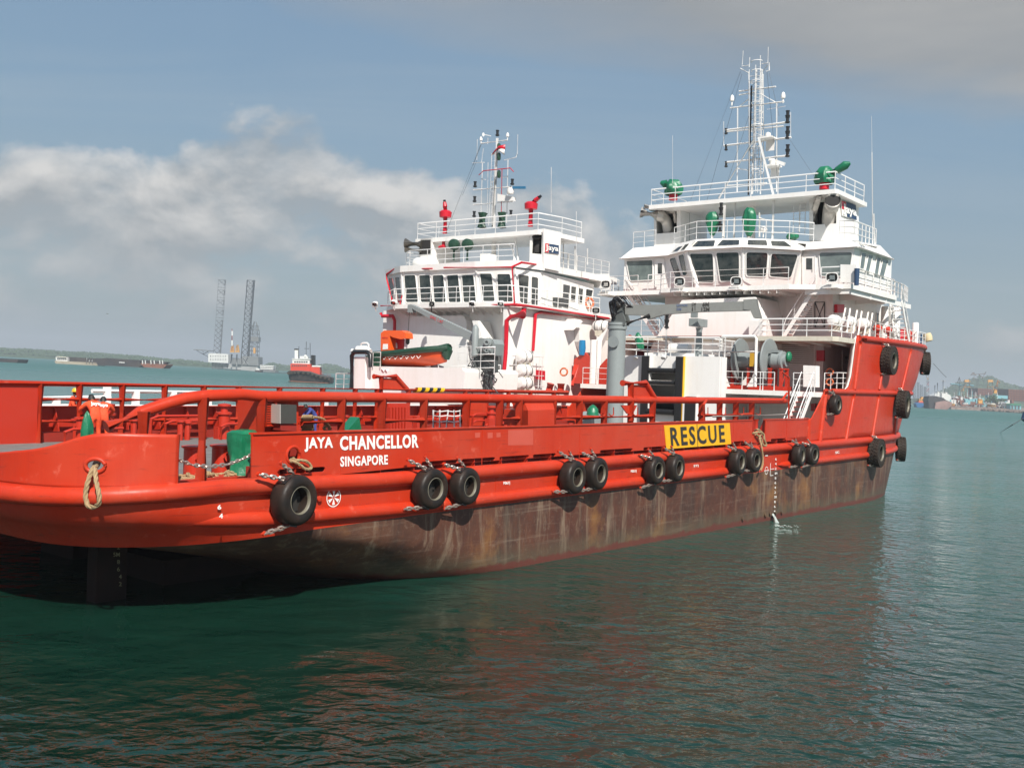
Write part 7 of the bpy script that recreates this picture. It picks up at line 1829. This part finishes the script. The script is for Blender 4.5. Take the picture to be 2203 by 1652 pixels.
fp(t, 'cargo', [(214, 779), (300, 783), (302, 775), (225, 770), (214, 773)], 866, 12, DARKH); fp(t, 'white_mark', frect(256, 268, 778.5, 780.5), 859.5, .3, FW)
t = barge(303, 358, 781, 790, RUST, 'rusty brown barge with white deck posts, rightmost of the cluster', 840, rise=7)
fp(t, 'upper_plating', [(303, 781), (350, 784), (359, 779), (303, 774)], 846, 10, DARKH)
for k, x in enumerate((306, 312, 324, 331, 343, 349)): fp(t, 'deck_post', [(x, 783), (x + 1.6, 783), (x + .9, 775), (x - .6, 775)], 839.4, 1, FW)
# jack-up rig ------------------------------------------------------
DJ = 1500
J = fthing('jackup_rig', 'jack-up drilling rig with two tall lattice legs standing far off on the left', 'drilling rig', (515, 797), DJ)
fp(J, 'hull', [(480, 792), (552, 799), (556, 786), (486, 782), (482, 783)], DJ, 45, FGL)
fp(J, 'accommodation', frect(448, 491, 759.5, 779), DJ - 6, 22, FW)
for k in range(7):
    for j in range(2): fp(J, 'window', frect(452 + k * 5.4, 453.6 + k * 5.4, 765 + j * 7, 767 + j * 7), DJ - 6.6, .4, DGREY)
for k in range(12): fp(J, 'column', frect(456 + k * 3, 457 + k * 3, 779, 793), DJ, 3, FGR)
fp(J, 'helideck', [(416, 753), (450, 755), (450, 753.5), (416, 751)], DJ - 10, 22, FGR); bars(J, 'helideck_truss', [[(420, 752), (437, 762), (448, 756)], [(437, 756), (437, 763)], [(437, 762), (449, 768)]], DJ, .6, FGR)
def leg(cx0, cx1, yt, yb, wpx, m, drop=0):
    """triangular lattice leg from (cx1, yb) up to (cx0, yt)"""
    L_ = part('leg', MB(), m, J)
    n = 15; half = wpx / 2 * DJ / FPX
    bot, top = Wd(cx1, yb, dist=DJ + 8), Wd(cx0, yt, dist=DJ + 8)
    offs = [Vector((-half, 0, 0)), Vector((half, 0, 0)), Vector((.25 * half, half * 1.6, 0))]
    mb = MB()
    for o_ in offs: mb.tube([bot + o_, top + o_], .75 if not drop else .22, 6)
    part('chord', mb, m, J)
    mb = MB()
    for k in range(n):
        a, b = bot.lerp(top, k / n), bot.lerp(top, (k + 1) / n); mid_ = (a + b) / 2
        for i in range(3):
            p_, q_ = offs[i], offs[(i + 1) % 3]
            if drop and k > 6 and k % 2:
                mb.tube([mid_ + p_, mid_ + p_.lerp(q_, .5)], .42, 4); continue
            rr_ = .30 if drop else .40; mb.tube([a + p_, b + q_], rr_, 4); mb.tube([a + q_, b + p_], rr_, 4); mb.tube([b + p_, b + q_], rr_ * .8, 4)
    part('lattice_bracing', mb, m, J, kind='stuff')
    bpy.data.objects.remove(L_)
leg(478, 467, 602, 765, 16, FGR, drop=1); leg(540, 526, 603, 782, 16, mat('leg_dark_grey', (.07, .08, .085), .6))
for x0, x1, y0 in ((545, 552, 700),):
    mb = MB(); a, b = Wd(547, 782, dist=DJ + 30), Wd(549, 692, dist=DJ + 30)
    for sx_ in (-1, 1):
        for sy_ in (-1, 1): mb.tube([a + Vector((sx_ * 6.2, sy_ * 6, 0)), a.lerp(b, .78) + Vector((sx_ * 5.2, sy_ * 5, 0)), b + Vector((sx_ * 1.2, sy_ * 1.2, 0))], .5, 4)
    for k in range(9):
        z0, z1 = a.lerp(b, k / 10), a.lerp(b, (k + 1) / 10); w0, w1 = 6.2 - k * .12, 6.2 - (k + 1) * .12
        for sy_ in (-1, 1): mb.tube([z0 + Vector((-w0, sy_ * 5.5, 0)), z1 + Vector((w1, sy_ * 5.5, 0))], .3, 4); mb.tube([z0 + Vector((w0, sy_ * 5.5, 0)), z1 + Vector((-w1, sy_ * 5.5, 0))], .3, 4); mb.tube([z1 + Vector((-w1, sy_ * 5.5, 0)), z1 + Vector((w1, sy_ * 5.5, 0))], .3, 4)
    part('derrick', mb, FGR, J)
    fp(J, 'derrick_house', frect(538, 556, 724, 734), DJ + 22, 14, FGR)
for x, y0, y1, m_ in ((499, 707, 790, 0), (510, 742, 788, 1)):
    bars(J, 'crane_pedestal', [[(x - 1, y1), (x, 762)]], DJ - 12, 1.1, FGL); fp(J, 'crane_cab', [(x - 4.5, 758), (x + 5, 758), (x + 2, 742), (x - 1, 742)], DJ - 13, 3, FYEL)
    bars(J, 'crane_jib', [[(x - 1.5, 755), (x, y0)], [(x + 2, 755), (x, y0)]], DJ - 13, .5, FGR if m_ else FRED)
fp(J, 'jib_band', frect(498, 501, 712, 722), DJ - 13.5, 1, FW); fp(J, 'jib_band', frect(497.6, 500.6, 732, 744), DJ - 13.5, 1, FW)
fp(J, 'machinery_house', frect(500, 519, 770, 783), DJ - 4, 20, FGR); fp(J, 'machinery_house', frect(521, 556, 766, 785), DJ - 2, 25, FGR)
bars(J, 'cross_brace', [[(524, 769), (533, 783)], [(533, 769), (524, 783)]], DJ - 3, .5, FW)
fp(J, 'crane_cab', frect(545, 549, 748, 760), DJ + 5, 4, FYEL)
for x0, x1, y, lab, d in ((467, 513, 793.5, 'low dark barge moored before the drilling rig', 1440), (545, 624, 799.5, 'long low dark barge in front of the white accommodation block', 1280)):
    t = fthing('barge', lab, 'barge', ((x0 + x1) / 2, y), d); fp(t, 'hull', [(x0 + 2, y + 3), (x1, y + 3 + (x1 - x0) * .04), (x1, y + (x1 - x0) * .04), (x0, y)], d, 14, DARKH)
t = fthing('accommodation_barge', 'white three storey accommodation barge right of the drilling rig', 'barge', (575, 797), 1250)
for k in range(3): fp(t, 'storey', frect(559 + k * .5, 588.5 - k * .5, 785.2 + k * 3.4, 787.4 + k * 3.4), 1252, 14, FW)
fp(t, 'core', frect(562, 587, 786, 796), 1253, 12, DGREY); fp(t, 'hull', frect(556, 592, 795.5, 799), 1250, 18, FGR)
t = fthing('tugboat', 'small white boat at the corner of the drilling rig hull', 'boat', (555, 798), 1240)
fp(t, 'hull', [(549, 800), (562, 800.8), (564, 797), (548, 796)], 1238, 6, DARKH); fp(t, 'cabin', frect(551, 558, 792, 797), 1239, 4, FW); bars(t, 'mast', [[(555, 792), (555.6, 786)]], 1240, .15, FW)

# red tug ---------------------------------------------------------
DT = 505
TG_ = fthing('tugboat', 'black and red tugboat approaching between the drilling rig and the white ship', 'tugboat', (672, 821), DT)
def tp(x, y, dd=0): return Wd(x, y, dist=DT + dd)
ho = []
for (x, yt, yb, wd) in ((621, 800, 806, 1.0), (624, 799, 815, 3), (629, 798, 822, 4.4), (645, 797.5, 824, 5), (670, 799, 825, 5), (690, 806, 825, 5), (712, 811, 825, 4.6), (717, 813, 823, 2.5)):
    a, b = tp(x, yt), tp(x, yb); wl_ = max(-.6, b.z)
    ho.append([a + Vector((0, -wd, 0)), Vector((b.x, b.y - wd * .75, wl_)), Vector((b.x, b.y + wd * .75, wl_)), a + Vector((0, wd, 0))])
part('hull', MB().grid(ho, close=True).face(*ho[0]).face(*ho[-1]), mat('tug_black', (.02, .02, .022), .5, var=.6, scale=.5, col2=(.07, .05, .04)), TG_, smooth=None)
part('tyre_row', MB().tube([h[0] + Vector((0, -.35, -.5)) for h in ho[:-1]], .55, 6), BLACK, TG_)
for k in range(13):
    f = 1 + k * .42; i = int(f); a = ho[i][0].lerp(ho[min(i + 1, 7)][0], f - i); part('tyre', MB().lathe([(.25, -.15), (.55, -.15), (.55, .15), (.25, .15)], a + Vector((0, -.7, -1.0)), (0, 1, 0), 8, closed=True), mat('tug_tyre', (.08, .06, .045), .8), TG_)
def tb(x0, x1, y0, y1, dd, th, m, name, **k): return part(name, MB().slab([tp(x, y, dd) for x, y in frect(x0, x1, y0, y1, .03)], away(th)), m, TG_, smooth=None, **k)
tb(625, 668, 782, 799, -3.2, 6.5, FRED, 'superstructure'); tb(666, 688, 789, 805, -2.6, 5, FRED, 'superstructure')
for k in range(8): tb(628 + k * 4.2, 630.4 + k * 4.2, 785, 788, -3.35, .2, DGREY, 'window')
tb(629, 666, 772.5, 782, -2.6, 5, FW, 'wheelhouse'); tb(628, 668, 771, 772.6, -2.9, 5.6, FW, 'roof'); tb(645, 662, 766, 771, -1.5, 3, FW, 'upper_house'); tb(671, 690, 786, 789, -2.7, 5, FW, 'boat_deck')
for k in range(6): tb(633 + k * 5, 636.6 + k * 5, 777, 780, -2.75, .2, DGREY, 'window')
tb(669, 677, 764, 786, 0, 2.6, BLKP, 'funnel'); tb(634, 641, 752, 776, 0, 1.5, FW, 'mast_house'); tb(633, 641, 750, 753, 0, 1.5, BLKP, 'funnel_top')
bars(TG_, 'mast', [[(658.5, 775), (659, 735)], [(655, 750), (665, 750)], [(668, 790), (667, 738)], [(643, 790), (643, 745)]], DT, .14, BLKP)
bars(TG_, 'rail', [[(626, 798), (668, 800)], [(688, 803), (712, 810)], [(690, 800), (713, 807)], [(694, 811), (695, 803)], [(704, 811), (704, 805)]], DT - 4, .07, FRED)
part('radar_dome', MB().ball(tp(657, 767, -1), .9, 10, 7), FW, TG_); part('name_print', MB().slab([tp(x, y, -5.2) for x, y in frect(654, 663, 798.5, 800.5)], away(.05)), FW, TG_)
part('waterline_band', MB().tube([Vector((h[1].x, h[1].y - .12, .2)) for h in ho[1:-1]], .3, 5), RUST, TG_)

# right shore -----------------------------------------------------
rd = random.Random(21)
rows = []
xs = [1950 + k * 4 for k in range(0, 100)]
for j, (dd, h) in enumerate(((0, -.5), (6, 1.6), (16, 2.8), (60, 3.4), (260, 4.2), (600, 5.0))):
    row = []
    for x in xs:
        yb = 868.5 if x < 1970 else lerp(868.5, 880, (x - 1970) / 75) if x < 2045 else lerp(880, 888.5, (x - 2045) / 155)
        b = Wd(x, yb); b = b * 1.0; v_ = Vector((b.x, b.y, 0)).normalized()
        q = Vector((b.x, b.y, 0)) + v_ * (dd + (3 * noise.noise(Vector((x * .3, j, 1)))))
        row.append((q.x, q.y, h + (.9 * noise.noise(Vector((x * .45, j * 3.1, 4))) if j else 0)))
    rows.append(row)
o = bpy.data.objects.new('shore', mesh('shore', MB().grid(rows), ROCKM, None)); COL.objects.link(o); o['kind'] = 'structure'
mb = MB()
for k in range(420):
    x = rd.uniform(2042, 2215); yb = lerp(879.6, 889, (x - 2045) / 155); b = Wd(x, yb); v_ = Vector((b.x, b.y, 0)).normalized(); q = Vector((b.x, b.y, 0)) + v_ * rd.uniform(-1, 22)
    s_ = rd.uniform(.5, 1.5); mb.obox(q + Vector((0, 0, .5 + s_ * .4)), Vector((s_, rd.uniform(-.5, .5), rd.uniform(-.4, .4))), Vector((rd.uniform(-.4, .4), s_, 0)), Vector((rd.uniform(-.3, .3), 0, s_ * .6)))
o = bpy.data.objects.new('rocks', mesh('rocks', mb, ROCKM, None)); COL.objects.link(o); o['kind'] = 'stuff'
D1 = 1060
t = fthing('cargo_ship', 'laid-up cargo ship with black bow and white bridge beside the far right shore', 'ship', (2020, 880), D1)
fp(t, 'bow', [(2000, 879), (2012, 880), (2036, 862), (2030, 856), (2014, 852), (1999, 853), (1997, 860)], D1, 14, DARKH)
fp(t, 'side_plating', [(2011, 880), (2038, 881), (2048, 872), (2048, 865), (2034, 862), (2013, 866)], D1 - 3, 14, mat('faded_pink_plating', (.30, .18, .16), .8, var=.7, scale=.2, col2=(.14, .09, .08)))
fp(t, 'bridge', [(2008, 852), (2018, 845), (2038, 847), (2045, 850), (2043, 864), (2030, 858), (2012, 853)], D1 + 14, 12, FW)
fp(t, 'bridge', frect(2018, 2038, 843, 848), D1 + 15, 8, FW)
for k in range(7): fp(t, 'window', frect(2018.5 + k * 2.6, 2020 + k * 2.6, 845, 846.8), D1 + 14.6, .3, DGREY)
for x, y0, y1 in ((2011, 829, 852), (2016.5, 824, 852), (2028.5, 818, 846), (2031, 831, 846)): bars(t, 'mast', [[(x, y1), (x + .3, y0)]], D1 + 10, .55, FW)
bars(t, 'mast_yard', [[(2025, 819.5), (2034, 820)]], D1 + 10, .4, FW)
t = fthing('barge', 'bright blue covered boat moored left of the laid-up ship', 'boat', (1984, 876), D1 + 40)
fp(t, 'hull', [(1973, 876), (1996, 877.5), (1997, 870), (1992, 867), (1976, 866), (1971, 869)], D1 + 40, 8, mat('distant_blue_paint', (.02, .12, .28), .5, var=.4, scale=.3))
t = fthing('tugboat', 'yellow deckhouse boat behind the blue boat', 'boat', (1986, 868), D1 + 90)
fp(t, 'hull', frect(1976, 1997, 863, 868), D1 + 90, 8, FRED); fp(t, 'deckhouse', frect(1978, 1995, 858, 864), D1 + 91, 6, FYEL); fp(t, 'wheelhouse', frect(1982, 1992, 854, 858), D1 + 92, 4, FYEL)
for k in range(4): fp(t, 'window', frect(1980 + k * 3.8, 1982 + k * 3.8, 859.5, 861.5), D1 + 90.6, .3, DGREY)
def block(x0, x1, y0, y1, d, m, name, lab, cat, rows_=0, cols=0):
    t = fthing(name, lab, cat, ((x0 + x1) / 2, y1), d); fp(t, 'wall', frect(x0, x1, y0, y1), d, 30, m)
    for r_ in range(rows_):
        for c in range(cols):
            wx = (x1 - x0) / cols; wy = (y1 - y0) / rows_
            fp(t, 'window' if m is FW else 'panel', frect(x0 + wx * (c + .12), x0 + wx * (c + .88), y0 + wy * (r_ + .14) + wx * c * .05, y0 + wy * (r_ + .80) + wx * c * .05), d - .5, .3, DGREY if m is FW else RUST)
    return t
BRN = mat('dark_brown_steel', (.085, .045, .038), .8)
block(2169, 2212, 837, 862, 1330, BRN, 'steel_module', 'large dark brown steel block at the right edge of the far shore', 'steel block', 5, 7)
block(2103, 2136, 835, 850, 1500, BRN, 'steel_module', 'dark brown steel block before the hill between yellow cranes', 'steel block', 4, 6)
block(2143, 2168, 850, 857, 1300, CYAN, 'shed', 'long pale blue roofed shed left of the brown steel block', 'shed')
def hut(x0, x1, y0, yb, d, m, rm, lab):
    t = fthing('shed', lab, 'shed', ((x0 + x1) / 2, yb), d); fp(t, 'wall', frect(x0, x1, y0, yb), d, 10, m); fp(t, 'roof', [(x0 - 1, y0), (x1 + 1, y0 + 1), (x1 - 1, y0 - 2), (x0 + 1, y0 - 3)], d - 1, 12, rm)
    for k in range(3): fp(t, 'door', frect(lerp(x0, x1, .1 + k * .3), lerp(x0, x1, .25 + k * .3), y0 + 2, yb), d - .4, .3, DGREY)
hut(2174, 2197, 871, 880, 1165, CYAN, mat('green_roof', (.03, .20, .10), .6), 'green roofed open shed on the rocky shore at the right')
hut(2165, 2173, 868, 875, 1175, FW, FW, 'small white tent beside the green roofed shed')
hut(2133, 2142, 870, 875, 1170, FYEL, CREAM, 'cream hut on the shore below the trees')
hut(2056, 2062, 856, 864, 1300, FRED, FW, 'small red hut left of the white boats')
def craft(x0, x1, yt, yb, d, hm, cm, lab, mast=True):
    t = fthing('workboat', lab, 'boat', ((x0 + x1) / 2, yb), d); w_ = x1 - x0
    fp(t, 'hull', [(x0 + 1, yb), (x1 - 1, yb + .5), (x1, yb - 3), (x0, yb - 3)], d, 5, hm); fp(t, 'cabin', frect(x0 + w_ * .25, x1 - w_ * .2, yt, yb - 3), d + 1, 3, cm)
    for k in range(3): fp(t, 'window', frect(x0 + w_ * (.3 + k * .15), x0 + w_ * (.38 + k * .15), yt + 1, yt + 2.5), d + .6, .3, DGREY)
    if mast: bars(t, 'mast', [[(x0 + w_ * .5, yt), (x0 + w_ * .52, yt - 9)]], d + 2, .2, FW)
craft(2068, 2086, 866, 873, 1180, RUST, FW, 'white cabined workboat hauled up left of the yellow one')
craft(2101, 2117, 858, 871, 1200, RUST, FYEL, 'tall yellow workboat hauled up on the shore')
craft(2150, 2163, 864, 872, 1190, DARKH, FW, 'white workboat on the shore below the pale blue shed')
craft(2046, 2056, 868, 875, 1150, RUST, FYEL, 'small brown boat just right of the laid-up ship')
# cranes
def crane(name, lab, segs, d, r_, m, extra=()):
    t = fthing(name, lab, 'crane', segs[0][0], d)
    for i, s_ in enumerate(segs): bars(t, 'boom' if i else 'tower', [s_], d, r_, m)
    for px, mm in extra: fp(t, 'cab', px, d - 1, 3, mm)
crane('shipyard_crane', 'yellow portal crane before the hill, left of two alike', [[(2072, 841), (2077, 819)], [(2088, 841), (2084, 819)], [(2074, 820), (2088, 821)], [(2073, 832), (2087, 833)], [(2068, 841), (2079, 826)]], 1600, .9, FYEL, [([(2076, 822), (2085, 822), (2085, 817), (2076, 817)], FYEL)])
crane('shipyard_crane', 'yellow portal crane before the hill, right of two alike', [[(2123, 840), (2127, 819)], [(2138, 840), (2134, 819)], [(2124, 820), (2137, 821)], [(2124, 832), (2137, 832)]], 1600, .9, FYEL, [([(2126, 822), (2136, 822), (2136, 817), (2126, 817)], FYEL)])
crane('luffing_crane', 'orange luffing crane with leaning triangular jib on the shore', [[(2137, 845), (2147, 818)], [(2147, 845), (2146, 819)], [(2140, 838), (2147, 838)], [(2142, 830), (2147, 831)], [(2146, 819), (2151, 823)]], 1400, .8, mat('distant_orange', (.55, .20, .03), .6), [([(2138, 846), (2147, 846), (2146, 839), (2140, 839)], FYEL)])
crane('gantry_crane', 'pale cyan T shaped gantry crane behind the white boats', [[(2063, 850), (2064, 827)], [(2045, 826), (2095, 830)], [(2060, 829), (2068, 829)]], 1700, 1.4, CYAN)
crane('tower_crane', 'faint tower crane with long level jib above the hill', [[(2095, 818), (2096, 801)], [(2089, 806), (2120, 804)], [(2088, 807), (2093, 802), (2100, 808)], [(2113, 814), (2121, 800)], [(2105, 805), (2114, 812)]], 1900, .8, mat('faint_crane', (.25, .17, .12), .7))
crane('crawler_crane', 'thin dark lattice crane with jib sloping down to the right', [[(2064, 826), (2064, 811)], [(2008, 782), (2019, 794)], [(2026, 802), (2036, 812)], [(2019, 794), (2026, 802)], [(2060, 824), (2064, 812), (2068, 824)]], 1500, .55, FGR)
t = fthing('lattice_tower', 'red and white banded lattice tower behind the laid-up ship', 'tower', (1996, 856), 1300)
for k in range(6): bars(t, 'tower_section', [[(1994 + k * .1, 856 - k * 7), (1994.5, 849.6 - k * 7)], [(1999 - k * .3, 856 - k * 7), (1998.5 - k * .3, 849.6 - k * 7)], [(1994, 856 - k * 7), (1998.6, 849.6 - k * 7)]], 1300, .45, (FRED, FW)[k % 2])
bars(t, 'jib', [[(1996, 817), (2001, 795)], [(1990, 800), (1996, 817)]], 1300, .3, FYEL)
for i, (x, y0) in enumerate(((1967, 818), (1975, 822), (1982, 828), (1990, 832))):
    t = fthing('rig_tower', 'hazy grey lattice tower far behind the ship bow, number %s from the left' % ('one', 'two', 'three', 'four')[i], 'tower', (x, 866), 1900)
    mb = MB()
    for k in range(7):
        a, b = Wd(x - 2.2, 866 - k * (866 - y0) / 7, dist=1900), Wd(x + 2.2, 866 - (k + 1) * (866 - y0) / 7, dist=1900)
        mb.tube([a, (b.x, a.y, b.z)], .5, 4).tube([(b.x, a.y, a.z), (a.x, a.y, b.z)], .5, 4).tube([a, (a.x, a.y, b.z)], .6, 4).tube([(b.x, a.y, a.z), b], .6, 4)
    part('lattice', mb, FGR, t)
# yard sheds as one mass of clutter, plus trees
for nm, cnt, mm in (('shipyard_sheds', 40, FW), ('shipyard_sheds', 30, CYAN), ('shipyard_sheds', 45, RUST)):
    mb = MB()
    for k in range(cnt):
        x = rd.uniform(2040, 2180); y = lerp(862, 872, (x - 2046) / 126) + rd.uniform(-9, 3); q = Wd(x, y, dist=1330 + rd.uniform(-60, 120)); w_ = rd.uniform(.6, 3.5)
        mb.box(q.x - w_, q.x + w_, q.y, q.y + 4, max(2.5, q.z - 3), max(3, q.z) + rd.uniform(.5, 3)); mb.box(q.x - .3, q.x + .1, q.y, q.y + .4, 2.5, max(3, q.z) + rd.uniform(4, 14) * (k % 3 == 0))
    o = bpy.data.objects.new(nm, mesh(nm, mb, mm, None)); COL.objects.link(o); o['kind'] = 'stuff'
mb = MB()
for k in range(90):
    x = rd.uniform(2046, 2172); y = lerp(864, 872, (x - 2046) / 126) + rd.uniform(-6, 3); q = Wd(x, y, dist=1400 + rd.uniform(-60, 200)); w_, h_ = rd.uniform(2, 8), rd.uniform(2, 9)
    mb.box(q.x - w_, q.x + w_, q.y, q.y + 8, 0, max(3, q.z) + h_ * .4)
o = bpy.data.objects.new('shipyard_sheds', mesh('shipyard_sheds', mb, mat('yard_clutter', (.22, .19, .17), .8, var=1.0, scale=.07, col2=(.42, .40, .37)), None)); COL.objects.link(o); o['kind'] = 'stuff'
for i, (x, y, r_) in enumerate(((2125, 862, 7), (2136, 858, 9), (2143, 864, 7), (2156, 862, 6), (2110, 864, 5))):
    c = Wd(x, y, dist=1260); t = thing('tree', ('leafy tree on the far right shore, ' + ('left of the orange crane', 'biggest, below the orange crane', 'low one right of the orange crane', 'by the white workboat', 'behind the yellow workboat')[i]), 'tree', (c.x, c.y, 0), None, I4)
    part('trunk', MB().lathe([(.6, 0), (.35, c.z)], (c.x, c.y, 0), UP, 6), mat('bark', (.06, .045, .03), .9), t)
    mb = MB(); m__ = r_ * 1260 / FPX
    for k in range(150):
        v = Vector((rd.gauss(0, .5), rd.gauss(0, .5), rd.gauss(0, .38))); v = v if v.length < 1.1 else v.normalized(); p_ = c + v * m__; s_ = m__ * rd.uniform(.12, .22)
        a = Vector((rd.gauss(0, 1), rd.gauss(0, 1), rd.gauss(0, 1))).normalized(); b = a.orthogonal().normalized(); n_ = a.cross(b)
        mb.face(p_ - a * s_ - b * s_, p_ + a * s_ - b * s_ * .6, p_ + a * s_ * .7 + b * s_ + n_ * s_ * .4, p_ - a * s_ * .8 + b * s_)
    part('crown', mb, FOL, t, smooth=None, kind='stuff')
# something moored at the right edge, its cable running into the water
D2 = 150
t = fthing('mooring_buoy', 'dark blue float cut by the right edge with a cable running down to the water', 'buoy', (2203, 905), D2)
part('float', MB().lathe([(.2, -.5), (.55, -.3), (.6, .6), (.4, 1.2), (.3, 1.5)], Wd(2206, 900, dist=D2), (.3, 0, 1), 14), NAVY, t)
part('cable', MB().tube([Wd(2203, 899, dist=D2), Wd(2178, 914, dist=D2 - 6), Wd(2152, 930)], .035, 6), DGREY, t)
o = bpy.data.objects.get('sea')
# the seabird over the water
c = Wd(231, 675, dist=240); solo('seagull', MB().face((c.x - .55, c.y, c.z + .18), (c.x - .05, c.y - .12, c.z), (c.x, c.y + .12, c.z)).face((c.x + .55, c.y, c.z + .15), (c.x + .05, c.y - .12, c.z), (c.x, c.y + .12, c.z)).lathe([(.01, -.3), (.08, -.1), (.07, .1), (.01, .3)], c, (1, .6, -.1), 6), FGR, 'tiny dark seabird gliding in the sky above the barges', 'bird', c, None, I4)
